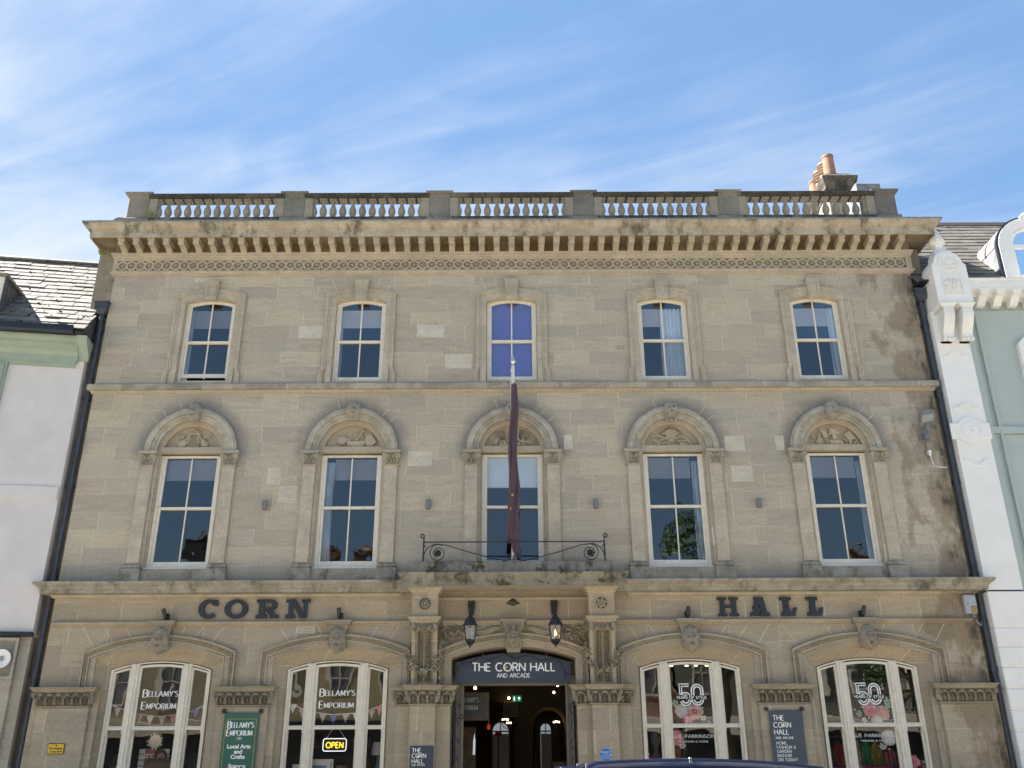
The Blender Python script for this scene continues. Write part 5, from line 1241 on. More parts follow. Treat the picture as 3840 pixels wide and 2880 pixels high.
t = thing('potted_fern', 'potted fern with thin arching leaves in a shop window', 'plant'); m2 = MB(); random.seed(8)
for k in range(46):
    a = random.uniform(0,2*pi); L = random.uniform(.18,.32); el = random.uniform(.3,1.3); o_ = Vector((-2.80,.75,1.62)); d_ = Vector((cos(a)*cos(el),sin(a)*cos(el),sin(el))); q = Vector((-sin(a),cos(a),0))*.012
    p1 = o_+d_*L*.6; p2 = o_+d_*L+Vector((0,0,-.07)); m2.add([tuple(o_-q*.3),tuple(p1-q),tuple(p2),tuple(p1+q)], [(0,1,2,3)])
m2.build('leaves', 'leafg', t); m2 = MB(); m2.lathe(-2.80,.75,[(.06,1.42),(.09,1.62),(.08,1.62)],14); m2.build('pot', 'terra', t)
t = thing('seascape_picture', 'framed seascape with a pale sky leaning behind the shop window glass', 'picture'); MB().bbox(-3.72,-3.31,.52,.54,1.35,1.765,.004).build('frame', 'whitepaper', t); MB().box(-3.71,-3.43,.515,.521,1.36,1.66).build('painted_sea', simple('sea_blue',(.16,.30,.46),.7,.4,9.), t); MB().box(-3.36,-3.33,.513,.521,1.45,1.72).build('label_strip', 'alarm', t)
t = thing('framed_print', 'small framed print at the bottom left of the shop window beside the entrance', 'picture'); MB().bbox(-4.05,-3.84,.52,.54,1.35,1.68,.004).build('frame', 'whitepaper', t); MB().box(-4.0,-3.88,.515,.521,1.42,1.60).build('print', 'wood', t)
t = thing('wooden_chair', 'light wooden chair back seen low in the shop window left of the entrance', 'chair'); m2 = MB(); m2.bbox(-3.27,-3.07,.60,.625,1.60,1.66,.008)
for q in (-3.26,-3.10): m2.box(q,q+.025,.60,.625,.62,1.60)
m2.box(-3.27,-3.07,.60,.95,1.05,1.08); m2.build('frame', 'leather', t)
t = thing('display_shelf', 'dark shelf with small ornaments at the back of a shop window', 'shelf'); MB().box(-4.1,-2.4,1.3,1.55,1.98,2.0).build('board', 'wood', t); m2 = MB(); random.seed(6)
for k in range(16):
    x = -4.05+k*.105; h = random.uniform(.06,.2); m2.lathe(x,1.4,[(.02,2.0),(.035,2.0+h*.5),(.015,2.0+h)],8)
m2.build('ornaments', 'leather', t)
# third and fourth windows
def fifty(cx, z0, h):
    m2 = MB(); w_ = .021
    for e in (0,.040):
        p5 = [(cx-.03-e*.2,z0+h-e),(cx-.21+e,z0+h-e),(cx-.205+e,z0+h*.50-e*.2)]; stroke(m2, p5, GY, w_, w_, .002)
        stroke(m2, [(cx-.205+e,z0+h*.52-e*.9)]+[(cx-.105+(.10-e)*cos(RAD(a)), z0+h*.30+(.105-e)*sin(RAD(a))*1.08) for a in range(100,-161,-13)], GY, w_, w_, .0026)
        r0 = .105-e; O_ = [(cx+.115+r0*cos(RAD(a)), z0+h-.115+.0+(r0)*sin(RAD(a))*1.02) for a in range(0,181,12)]+[(cx+.115+r0*cos(RAD(a)), z0+.115+r0*sin(RAD(a))*1.02) for a in range(180,361,12)]
        stroke(m2, O_+[O_[0]], GY, w_, w_, .0022)
    return m2
for cx, lb in ((3.235,'right of the entrance'),(6.49,'at the far right')):
    t = thing('anniversary_decal', f'white number 50 anniversary lettering on the glass of the shop window {lb}', 'decal', 'anniversary lettering on the shop windows')
    fifty(cx, 2.64, .375).build('numerals', 'white', t)
    MB().box(cx-.285,cx+.285,GY-.0035,GY-.003,2.742,2.814).build('dark_strip', 'dark', t)
    m2 = MB(); letters(m2, 'YEARS OF STYLE', cx, 2.757, .042, GY-.0036, .19, .18, .16, 1.0, fit=.55); letters(m2, '1973-2023', cx+.01, 2.578, .034, GY, .17, .16, .30, 1.0, fit=.38); m2.build('lettering', 'white', t)
    m2 = MB(); letters(m2, 'SUE PARKINSON', cx, 2.088, .055, .224, .12, .11, .24, 1.0, fit=.755); letters(m2, 'FASHION & HOME', cx, 2.012, .030, .224, .14, .13, .28, 1.0, fit=.50)
    tag(m2.build('window_lettering', 'white'), f'plain white two-line shop name low on the shop window {lb}', 'lettering', 'shop names on the windows')
def pompom(x, z, r, mat, label, heart=None):
    yp = .262 if z > 2.3 else .30; m2 = MB(); random.seed(int(x*100)); n = 30; rings = []
    for j in range(13):
        ph = -pi/2+pi*j/12; rings.append([(x+r*cos(ph)*cos(2*pi*k/n)*(1+.10*(k % 2)+.05*sin(j*2.1+k)), yp+r*.36*cos(ph)*sin(2*pi*k/n)*(1+.12*((k+j) % 2)), z+r*sin(ph)*(1+.05*(k % 2))) for k in range(n)])
    m2.loft(rings, True)
    for k in range(60):
        a = random.uniform(0,2*pi); b_ = random.uniform(.2,1.)*r; c_ = Vector((x+b_*cos(a),yp-.36*sqrt(max(0,r*r-b_*b_))-.004,z+b_*sin(a))); q = Vector((-sin(a),0,cos(a)))*.012; d_ = Vector((cos(a),-.35,sin(a)))*.03
        m2.add([tuple(c_-q),tuple(c_+d_-q*1.3),tuple(c_+d_+q*1.3),tuple(c_+q)], [(0,1,2,3)])
    o = m2.build('paper_flower', mat); tag(o, label, 'paper flower', 'paper flowers in the shop windows')
    if heart:
        m3 = MB()
        for k in range(14): a = k*2*pi/14; m3.tube([(x+.02*cos(a),yp-.39*r,z+.02*sin(a)),(x+r*.55*cos(a),yp-.35*r,z+r*.55*sin(a))], [.009,.003], 5)
        m3.build('heart', heart, o)
rt, fr_ = 'in the window right of the entrance', 'in the far right window'
pompom(3.045,2.55,.105,'whitepaper','white paper flower '+rt); pompom(3.285,2.54,.132,'palepink','large salmon paper flower '+rt, 'cloth_red'); pompom(3.145,2.395,.09,'pink','small pink paper flower below two others '+rt); pompom(2.925,2.09,.120,'pink','large pink paper flower beside the lower lettering '+rt, 'cloth_pink')
pompom(6.502,2.555,.120,'pink','pink paper flower just under the numerals '+fr_, 'cloth_pink'); pompom(6.725,2.495,.108,'palepink','salmon paper flower '+fr_); pompom(6.605,2.385,.095,'whitepaper','small white paper flower under a pink one '+fr_); pompom(6.79,2.08,.130,'whitepaper','large white paper flower over the lower lettering '+fr_); pompom(7.17,1.675,.085,'pink','pink paper flower low down at the right '+fr_, 'cloth_red')
def spray(x, z, ang, mats, label, y=.225, n=3, s_=1.):
    y = .225 if z > 2.25 else .26
    t = thing('paper_leaf_spray', label, 'paper leaves', 'paper leaf sprays in the shop windows'); a = RAD(ang); d_ = (cos(a), sin(a)); m2 = MB(); m2.tube([(x,y,z),(x+d_[0]*.17*s_,y,z+d_[1]*.17*s_)], .004, 5); m2.build('stem', mats[0], t)
    m2 = MB(); m2.leaf(x+d_[0]*.15*s_, z+d_[1]*.15*s_, y, .075*s_, .042*s_, a, .004)
    for k in range(n):
        q = .03+.048*k
        for s2 in (-1,1): m2.leaf(x+d_[0]*q*s_, z+d_[1]*q*s_, y, .075*s_, .042*s_, a+s2*RAD(58), .004)
    m2.build('leaves', mats[-1], t)
spray(2.985,2.64,140,['mint'],'mint green leaf spray left of the white flower '+rt,n=2); spray(3.44,2.36,95,['whitepaper'],'white leaf spray low in the upper pane '+rt,n=2,s_=.9); spray(3.50,2.33,25,['mint'],'short mint leaf spray beside a white one '+rt,n=1,s_=.8); spray(3.06,1.90,120,['whitepaper'],'white leaf spray under the large pink flower '+rt,n=2,s_=.95)
spray(6.83,2.56,92,['mint'],'upright mint leaf spray right of the numerals '+fr_,n=3); spray(6.33,2.44,135,['mint'],'mint leaf spray left of the flowers '+fr_,n=2,s_=.9); spray(6.31,2.36,20,['whitepaper'],'white leaf spray below the mint one '+fr_,n=2,s_=.8); spray(6.60,1.87,60,['whitepaper'],'grey-white leaf spray under the large white flower '+fr_,n=2,s_=.95)
def butterfly(x, z, mat, lb):
    m2 = MB(); m2.leaf(x, z, .30, .04, .026, RAD(125), .004); m2.leaf(x, z, .30, .04, .026, RAD(55), .004); tag(m2.build('paper_butterfly', mat), lb, 'paper butterfly', 'paper butterflies in the shop windows')
butterfly(2.836,1.895,'whitepaper','white paper butterfly under the large pink paper flower'); butterfly(2.40,1.805,'whitepaper','white paper butterfly in the left pane of the window right of the entrance'); butterfly(6.70,1.90,'palepink','pink paper butterfly just right of a grey-white leaf spray'); butterfly(6.76,1.87,'palepink','pink paper butterfly near the red striped garment'); butterfly(7.34,1.655,'whitepaper','white paper butterfly beside the lowest pink paper flower')
def garment(x0, x1, z1, mat, label, y=.75):
    m2 = MB(); n = 16; rings = []
    for j in range(7): z = z1+(.95-z1)*j/6; e = .03*j/6; rings.append([(x0-e+(x1-x0+2*e)*k/n, y+.03*sin(k*1.55+.5*j)+.02*sin(k*.7), z-(.10*abs(k/n-.5)*2 if j == 0 else 0)) for k in range(n+1)])
    o = m2.loft(rings).build('garment', mat, None, True); tag(o, label+' hanging in the far right shop window', 'garment', 'garments on a rail')
stripes, ts = newmat('striped_cloth'); q_ = ts.n('ShaderNodeSeparateXYZ',{0:ts.n('ShaderNodeNewGeometry').outputs['Position']}); finish(ts, ts.mix(ts.m('GREATER_THAN', ts.m('SINE', ts.m('MULTIPLY', q_.outputs[0], 190.)), .3), (.38,.06,.09), (.66,.36,.38)), .9)
multi, ts = newmat('rainbow_cloth'); q_ = ts.n('ShaderNodeSeparateXYZ',{0:ts.n('ShaderNodeNewGeometry').outputs['Position']}); wv_ = ts.n('ShaderNodeTexNoise',{'Vector':ts.xyz(0.,0.,ts.m('MULTIPLY',ts.m('ADD',q_.outputs[2],q_.outputs[0]),9.)),'Scale':1.6,'Detail':0.}); finish(ts, ts.mix(1.,wv_.outputs['Color'],(.9,.55,.5),'MULTIPLY'), .9)
garment(5.66,5.90,2.02,'cloth_brown','brown garment'); garment(5.92,6.08,2.06,'cloth_red','red garment'); garment(6.12,6.24,2.05,multi,'rainbow striped garment'); garment(6.27,6.42,2.08,'cloth_grey','grey-green garment'); garment(6.43,6.56,2.09,'cloth_green','bright green garment'); garment(6.58,6.79,2.03,'cloth_olive','olive yellow garment'); garment(6.83,7.05,1.93,stripes,'red and pink striped garment')
t = thing('clothes_rail', 'chrome clothes rail behind the far right shop window', 'rail'); m2 = MB(); m2.tube([(5.6,.80,2.12),(7.2,.80,2.12)], .012, 8); m2.tube([(5.6,.80,2.12),(5.6,.80,.5)], .012, 8); m2.tube([(7.2,.80,2.12),(7.2,.80,.5)], .012, 8); m2.build('bar', 'chrome', t)
MBp = MB(); MBp.bbox(5.66,7.40,.42,.46,.62,1.60,.02); tag(MBp.build('display_plinth','magenta'), 'magenta display plinth along the bottom of the far right shop window', 'plinth')
MBp = MB(); MBp.tube([(2.38,.5,1.755),(2.95,.5,1.765),(3.05,.5,1.74),(3.09,.5,1.66),(3.09,.5,1.2)], .03, 8); MBp.box(2.38,3.05,.49,.51,.7,1.74); tag(MBp.build('display_board','magenta',None,True), 'magenta rounded display board low in the window right of the entrance', 'display board')
t = thing('mannequin_bust', 'pale headless mannequin bust in the left pane of the window right of the entrance', 'mannequin'); m2 = MB(); m2.lathe(2.61,.75,[(.05,1.55),(.11,1.62),(.10,1.72),(.085,1.80),(.05,1.88),(.045,1.95),(.085,2.02),(.09,2.10),(.06,2.17),(.02,2.20)],18); m2.build('torso', 'cloth_grey', t, True); m2 = MB(); m2.lathe(2.61,.75,[(.15,.62),(.03,.66),(.02,1.56)],14); m2.build('stand', 'paint', t)
for k, x in enumerate((3.126,3.432,3.616,3.834)):
    t = thing('ceiling_spot', 'lit ceiling spot at the top of the shop window right of the entrance', 'spot lamp', 'ceiling spots'); m2 = MB(); m2.lathe(x,1.5,[(.03,3.455),(.036,3.47),(.03,3.49)],10); m2.build('bulb', 'bulb', t); m2 = MB(); m2.lathe(x,1.5,[(.04,3.47),(.045,3.56),(.02,3.6),(.02,4.55)],10); m2.build('housing', 'metal', t)
# ================================================================== entrance hall seen through the door
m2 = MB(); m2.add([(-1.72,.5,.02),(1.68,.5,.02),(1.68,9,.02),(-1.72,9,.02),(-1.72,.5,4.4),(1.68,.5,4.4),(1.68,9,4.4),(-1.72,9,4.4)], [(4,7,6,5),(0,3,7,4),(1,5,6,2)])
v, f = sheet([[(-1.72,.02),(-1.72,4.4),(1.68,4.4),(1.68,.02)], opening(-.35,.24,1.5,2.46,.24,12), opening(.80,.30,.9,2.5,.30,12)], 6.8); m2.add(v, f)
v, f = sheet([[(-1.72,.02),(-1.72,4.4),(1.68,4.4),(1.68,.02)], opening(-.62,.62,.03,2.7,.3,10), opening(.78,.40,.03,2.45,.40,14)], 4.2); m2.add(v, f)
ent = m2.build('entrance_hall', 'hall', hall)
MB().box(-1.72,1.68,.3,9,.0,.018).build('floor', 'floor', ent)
m2 = MB(); m2.loft([[(p[0],4.2,p[1]) for p in opening(.78,.40,.03,2.45,.40,14)],[(p[0],4.8,p[1]) for p in opening(.78,.36,.03,2.45,.36,14)]]); m2.build('inner_arch', simple('amber_brick',(.34,.17,.06),.8,.3,5.), ent)
for cx, h_, z in ((-.35,.20,2.46),(.80,.13,2.5)):
    o = opening(cx,h_,1.55,z,h_*.98,12); m2 = MB(); m2.add([(p[0],7.5,p[1]) for p in o], [tuple(range(len(o)))]); rw = m2.build('rear_window', 'daylight', ent); m2 = MB(); m2.box(cx-.012,cx+.012,7.46,7.49,1.5,2.75); m2.box(cx-h_,cx+h_,7.46,7.49,2.43,2.46); m2.build('glazing_bar', 'dark', rw)
    MB().box(cx-h_,cx+h_,7.2,7.22,1.2,2.38).build('net_curtain', 'cloth_white', ent)
t = thing('hanging_sign', 'framed grey sign board hanging just inside the entrance on the left', 'sign', None); MB().bbox(-1.35,-.495,1.2,1.24,2.44,2.96,.008).build('frame', 'leather', t); MB().box(-1.30,-.55,1.192,1.199,2.49,2.91).build('board', simple('grey_green_board',(.06,.07,.065),.5), t)
m2 = MB(); letters(m2, "BELLAMY'S", -.90, 2.775, .085, 1.190, .18, .07, .14, .70, .03, .002, st=.06); letters(m2, "EMPORIUM", -.90, 2.635, .08, 1.190, .18, .07, .14, .70, .03, .002, st=.06); m2.build('lettering', 'alarm', t)
m2 = MB()
for x in (-1.2,-.62): m2.tube([(x,1.22,2.95),(x,1.22,4.4)], .006, 5)
m2.build('chain', 'metal', t)
t = thing('exit_sign', 'green illuminated exit sign with an arrow and running figure inside the entrance', 'sign'); MB().bbox(-.04,.165,4.0,4.03,2.95,3.085,.004).build('box', 'exit', t); m2 = MB(); m2.pxz([(.075,3.02),(.105,3.055),(.135,3.02),(.12,3.015),(.11,3.03),(.11,2.975),(.10,2.975),(.10,3.03),(.09,3.015)], 3.99, 3.998); m2.disc(.0,3.05,.01,3.99,3.998,8); m2.tube([(.0,3.995,3.04),(-.005,3.995,3.01),(.015,3.995,2.97)], .006, 5); m2.tube([(-.005,3.995,3.01),(-.025,3.995,2.975)], .006, 5); m2.tube([(-.025,3.995,3.03),(.02,3.995,3.02)], .005, 5); m2.build('pictogram', 'neonw', t)
def bulb(name, pts, y, r, label, group=None, hang=None):
    t = thing(name, label, 'lamp', group); m2 = MB()
    for x, z in pts: m2.ell((x,y,z),(r,r,r*1.25),8,6)
    m2.build('bulb', 'bulb', t); m2 = MB()
    if hang: m2.tube([(pts[0][0],y,pts[0][1]+r),(pts[0][0],y,hang)], .006, 5)
    for x, z in pts: m2.lathe(x,y,[(.012,z-r*2.2),(.02,z-r)],6)
    if len(pts) > 1: m2.ring(sum(p[0] for p in pts)/len(pts), sum(p[1] for p in pts)/len(pts)-.05, .12, .105, y-.01, y+.01, 14)
    m2.build('fitting', 'metal', t)
bulb('pendant_bulb', [(-.779,3.06)], 1.5, .028, 'bright bare pendant bulb above the hanging sign inside the entrance', None, 4.4)
bulb('ceiling_spot', [(.874,3.138),(.798,3.005)], 2., .022, 'pair of lit spots on a track inside the entrance', None, 4.4)
bulb('wall_lamp', [(-.124,3.03)], 4.05, .028, 'warm lamp beside the exit sign inside the entrance')
bulb('chandelier', [(-.27,2.62),(-.23,2.63),(-.19,2.63),(-.15,2.62),(-.12,2.55),(-.08,2.55),(-.17,2.55)], 5., .016, 'small lit chandelier with two tiers of bulbs left of centre inside the entrance', 'chandeliers', 4.4)
bulb('chandelier', [(.91,2.56),(.95,2.57),(.99,2.57),(1.03,2.56)], 5., .016, 'small lit chandelier at the right inside the entrance', 'chandeliers', 4.4)
t = thing('framed_picture', 'dark framed picture on the inner wall under the exit sign', 'picture'); MB().bbox(-.26,.085,4.15,4.18,2.64,2.98,.01).build('frame', 'wood', t); MB().box(-.22,.045,4.145,4.151,2.68,2.94).build('canvas', 'dark', t)
t = thing('standard_lamp', 'standard lamp with a dark red shade inside the entrance', 'lamp'); m2 = MB(); m2.lathe(-.385,6.,[(.09,2.30),(.07,2.40)],14); m2.build('shade', 'cloth_red', t); m2 = MB(); m2.lathe(-.385,6.,[(.14,.02),(.02,.06),(.015,2.32)],10); m2.build('stand', 'metal', t)
t = thing('red_lantern', 'small red lantern inside the entrance', 'lamp'); m2 = MB(); m2.lathe(-.617,6.,[(.03,2.44),(.045,2.50),(.03,2.56)],10); m2.tube([(-.617,6,2.55),(-.617,6,4.4)], .005, 5); m2.build('globe', emis('red_glow',(1.,.08,.02),.08), t)
t = thing('tall_mirror', 'tall thin mirror with glowing glass inside the entrance at the left', 'mirror'); MB().bbox(-1.05,-.765,1.95,1.98,1.0,2.36,.01).build('frame', 'wood', t); m2 = MB(); m2.pxz([(-.83,1.84),(-.785,1.84),(-.78,2.1),(-.80,2.24),(-.825,2.1)], 1.94, 1.949); m2.build('glass', emis('mirror_glow',(.8,.85,.85),.12), t)  # glass emits light in place of reflected daylight
t = thing('cabinet', 'dark wooden cabinet inside the entrance on the right', 'cabinet'); MB().bbox(.75,1.3,2.5,3.1,.02,1.72,.02).build('carcass', 'wood', t); MB().bbox(.80,1.25,2.48,2.50,.2,1.6,.01).build('door', 'wood', t)
for s_, lb in ((-1,'left'),(1,'right')):
    t = thing('iron_gate', f'black wrought-iron gate folded open at the {lb} of the entrance', 'gate', 'folded entrance gates'); m2 = MB(); x = s_*1.09
    for k in range(5): m2.tube([(x-s_*.0,.02+.075*k,.1),(x,.02+.075*k,2.9)], .012, 5)
    for z in (.2,1.3,2.4,2.9): m2.tube([(x,.0,z),(x,.36,z)], .014, 5)
    m2.build('bars', 'metal', t); m2 = MB()
    for k in range(8): m2.tube([(x-s_*.03+.045*cos(RAD(a))*1,.03+.28*((k % 2)*.6+.2)+.02*sin(RAD(a)),.5+.3*k+.10*sin(RAD(a))) for a in range(0,300,25)], .009, 5)
    if s_ < 0: m2.tube([(x,.02,2.40),(x+.10,.0,2.46)]+[(x+.13+.035*cos(RAD(a)),.0,2.46+.035*sin(RAD(a))) for a in range(180,-160,-30)], .010, 6)
    m2.build('scrolls', 'metal', t)

# ================================================================== house on the left
hz = RAD(9.3)                                        # the facade turns towards the viewer
Lh = thing('rendered_house', 'pink-grey rendered house with sage green eaves and a stone slate roof, left of the hall', 'building', None, (-8.90,-.15,0), hz)
# local axes: x to the left is negative, y depth
m2 = MB(); LW = 7.
v, f = sheet([[(-LW,3.93),(-LW,9.75),(0,9.75),(0,3.93)], [(-2.75,6.85),(-2.75,9.15),(-1.60,9.15),(-1.60,6.85)], [(-5.6,6.85),(-5.6,9.15),(-4.4,9.15),(-4.4,6.85)]], 0.)
m2.add(v, f); m2.add([(0,0,3.93),(0,6,3.93),(0,6,9.75),(0,0,9.75),(-LW,0,3.93),(-LW,6,3.93),(-LW,6,9.75),(-LW,0,9.75)], [(0,1,2,3),(4,7,6,5),(1,5,6,2)])
lw = m2.build('wall', 'render', Lh)
MB().bbox(-LW,-.02,-.035,.0,6.45,6.73,.01).build('band_course', 'render', Lh)
for xa, xb in ((-2.75,-1.60),(-5.6,-4.4)):
    m2 = MB(); A = [(xa-.16,6.7),(xa-.16,9.30),(xb+.16,9.30),(xb+.16,6.7),(xa-.16,6.7)]; B = [(xa,6.86),(xa,9.14),(xb,9.14),(xb,6.86),(xa,6.86)]; m2.band(A, B, -.06, .0); A2 = [(xa-.11,6.75),(xa-.11,9.25),(xb+.11,9.25),(xb+.11,6.75),(xa-.11,6.75)]; m2.band(A2, B, -.085, -.05)
    wn = m2.build('window', 'sage', Lh); m2 = MB(); m2.box(xa,xb,.06,.10,6.86,6.93); m2.box(xa,xb,.06,.10,9.07,9.14); m2.box(xa,xa+.06,.06,.10,6.93,9.07); m2.box(xb-.06,xb,.06,.10,6.93,9.07); m2.box(xa,xb,.05,.10,7.96,8.02); m2.box((xa+xb)/2-.015,(xa+xb)/2+.015,.06,.09,6.93,9.07); m2.build('sash', 'paint', wn)
    MB().add([(xa,.085,6.9),(xb,.085,6.9),(xb,.085,9.1),(xa,.085,9.1)],[(0,1,2,3)]).build('pane', 'glass', wn); MB().box(xa-.1,xb+.1,.5,.55,6.8,9.2).build('room_back', 'room', wn)
EP = [(.0,9.26),(.02,9.27),(.025,9.30),(.05,9.31),(.05,9.36),(.075,9.37),(.075,9.39)]
m2 = MB(); m2.sweepx(EP+[(.0,9.39)], -LW, -.16); m2.pyz([(.0,9.38),(-.08,9.39),(-.09,9.50),(-.15,9.58),(-.25,9.63),(-.26,9.66),(-.30,9.68),(-.30,9.73),(-.34,9.76),(-.40,9.78),(-.40,9.82),(0,9.82)], -LW, -.12)
m2.pyz([(.0,9.42),(-.04,9.43),(-.06,9.52),(-.16,9.60),(-.26,9.66),(-.36,9.74),(-.40,9.84),(.1,9.86)], -.12, .08)
m2.build('eaves_cornice', 'sage', Lh)
m2 = MB(); m2.pyz([(-.40,9.83),(-.52,9.83),(-.55,9.86),(-.55,9.95),(-.57,9.96),(-.57,9.985),(-.53,9.985),(-.53,9.90),(-.41,9.90),(-.41,9.985),(-.39,9.985)], -LW, -.16); m2.build('gutter', 'gutter', Lh)
# roof of separate stone slates
pit = RAD(46.5); E0 = (-.46,9.93)
RT = 3.46; m2 = MB(); deck = MB(); RL = sqrt(2)*1
rl_ = 4.35
deck.add([(-LW,E0[0],E0[1]-.03),(.02,E0[0],E0[1]-.03),(.02,E0[0]+rl_*cos(pit),E0[1]+rl_*sin(pit)-.03),(-LW,E0[0]+rl_*cos(pit),E0[1]+rl_*sin(pit)-.03)], [(0,1,2,3)])
rf = deck.build('roof', 'dormercheek', Lh)
random.seed(12); rows = 17
for r in range(rows):
    s0 = rl_*r/rows; s1 = s0+rl_/rows*1.25; x = -LW-random.uniform(0,.3)
    while x < .02:
        wd_ = random.uniform(.26,.46)*(1.15-.3*r/rows); x1 = min(x+wd_, .03+random.uniform(0,.015)); th_ = random.uniform(.014,.026); lift = random.uniform(.018,.034); j = random.uniform(-.012,.012)
        if x1-x > .06:
            P = []
            for (xx, ss, hh) in ((x+.008,s0+j,lift),(x1-.008,s0+j+random.uniform(-.008,.008),lift),(x1-.004,s1,0.),(x+.006,s1,0.)):
                for h2 in (hh, hh+th_): P.append((xx, E0[0]+ss*cos(pit)-h2*sin(pit), E0[1]+ss*sin(pit)+h2*cos(pit)))
            m2.add(P, [(0,2,3,1),(2,4,5,3),(4,6,7,5),(6,0,1,7),(1,3,5,7),(0,6,4,2)])
        x += wd_
m2.build('slate_courses', 'slateL', rf)
m2 = MB(); yr, zr = E0[0]+rl_*cos(pit), E0[1]+rl_*sin(pit)
x = -LW
while x < .0:
    m2.pyz([(yr-.20,zr-.10),(yr-.19,zr-.05),(yr,zr+.09),(yr+.19,zr-.05),(yr+.20,zr-.12)], x+.01, min(x+.62,.04)-.004); x += .62
m2.build('ridge_tile', 'slateL', rf)
m2 = MB()                                              # back slope
m2.add([(-LW,yr,zr),(.02,yr,zr),(.02,yr+3.3,9.9),(-LW,yr+3.3,9.9)],[(0,1,2,3)]); m2.add([(.02,E0[0],E0[1]),(.02,yr,zr),(.02,yr+3.3,9.9)],[(0,1,2)]); m2.build('rear_slope', 'dormercheek', rf)
M['moss_d'] = simple('dark_moss',(.012,.012,.007),.95); random.seed(21)
for k in range(40):
    m2 = MB()
    s_ = random.uniform(.1,rl_-.1); xx = random.uniform(-3.4,-.05); rr = random.uniform(.010,.026)
    if random.random() < .5: xx = random.uniform(-1.6,-.1); s_ = random.uniform(.1,1.6)
    m2.ell((xx, E0[0]+s_*cos(pit)-.05*sin(pit), E0[1]+s_*sin(pit)+.05*cos(pit)), (rr*1.2,rr,rr*.8), 7, 4)
    m2.build('moss_tuft', M['moss_d'], rf)
# dormer
dm = MB(); dx0, dx1 = -3.3, -1.80; zt = 11.17
yb_ = E0[0]+(zt-E0[1])/math.tan(pit)
yf = -.20
dm.add([(dx0,yf,10.15),(dx0,yf,zt),(dx0,yb_+.1,zt),(dx1,yf,10.15),(dx1,yf,zt),(dx1,yb_+.1,zt)], [(0,1,2),(3,5,4),(1,4,5,2)])
dmo = dm.build('dormer', 'dormercheek', Lh)
for k in range(5): MB().box(dx1,dx1+.012,yf+.2*k,yf+.2*k+.02,10.2+.2*k,zt-.02).build('lead_seam', 'dormercheek', dmo)
m2 = MB(); m2.pyz([(yf-.08,zt-.01),(yf-.08,zt+.05),(yb_+.3,zt+.10),(yb_+.3,zt+.03)], dx0-.06, dx1+.06); m2.build('dormer_roof', 'slateL', dmo)
m2 = MB(); A = [(dx0,10.15),(dx0,zt-.02),(dx1,zt-.02),(dx1,10.15),(dx0,10.15)]; B = [(dx0+.12,10.27),(dx0+.12,zt-.12),(dx1-.12,zt-.12),(dx1-.12,10.27),(dx0+.12,10.27)]; m2.band(A,B,yf-.03,yf+.03); m2.box((dx0+dx1)/2-.04,(dx0+dx1)/2+.04,yf-.02,yf+.02,10.25,zt-.1); m2.build('dormer_frame', 'paint', dmo)
MB().add([(dx0+.1,yf,10.25),(dx1-.1,yf,10.25),(dx1-.1,yf,zt-.1),(dx0+.1,yf,zt-.1)],[(0,1,2,3)]).build('pane', 'glass', dmo)
# stone shop front below
m2 = MB(); m2.add([(-LW,.02,0),(0,.02,0),(0,.02,3.9),(-LW,.02,3.9),(0,.3,0),(0,.3,3.9)],[(0,1,2,3),(1,4,5,2)]); m2.bbox(-.62,-.18,-.05,.02,0,3.86,.01)
A = [(-1.6,3.12),(-1.6,3.84),(-.18,3.84),(-.18,3.12),(-1.6,3.12)]; B = [(-1.55,3.17),(-1.55,3.79),(-.23,3.79),(-.23,3.17),(-1.55,3.17)]; m2.band(A,B,-.08,.02); m2.box(-1.55,-.23,-.05,.02,3.17,3.79)
m2.build('shopfront', 'greystone', Lh)
m2 = MB(); m2.bbox(-LW,.03,-.10,.02,3.87,3.95,.01); m2.build('fascia_strip', 'gutter', Lh)
t = thing('wall_disc', 'round white disc with a grey boss on the stone shopfront at the left edge', 'disc', None, (-9.30,-.27,3.47), hz)
m2 = MB(); m2.loft([[(.17*cos(2*pi*k/24),-.05,.17*sin(2*pi*k/24)) for k in range(24)],[(.165*cos(2*pi*k/24),-.075,.165*sin(2*pi*k/24)) for k in range(24)],[(.05*cos(2*pi*k/24),-.05,.05*sin(2*pi*k/24)) for k in range(24)]],True,True); m2.build('dish', 'white', t, True); MB().ell((0,-.08,0),(.04,.04,.04),10,6).build('boss', 'alarm', t, True)
m2 = MB(); m2.tube([(-.03,-.10,-.10),(-.02,-.09,-.30),(-.02,.10,-.34)], .018, 6); m2.build('arm', 'metal', t)
# recess walls beside the drainpipes (part of the hall)
MB().box(-9.15,-8.665,.14,.6,0,12.3).build('recess_wall', 'houseside', hall); MB().box(8.665,9.0,.14,.6,0,12.2).build('recess_wall', 'houseside', hall)

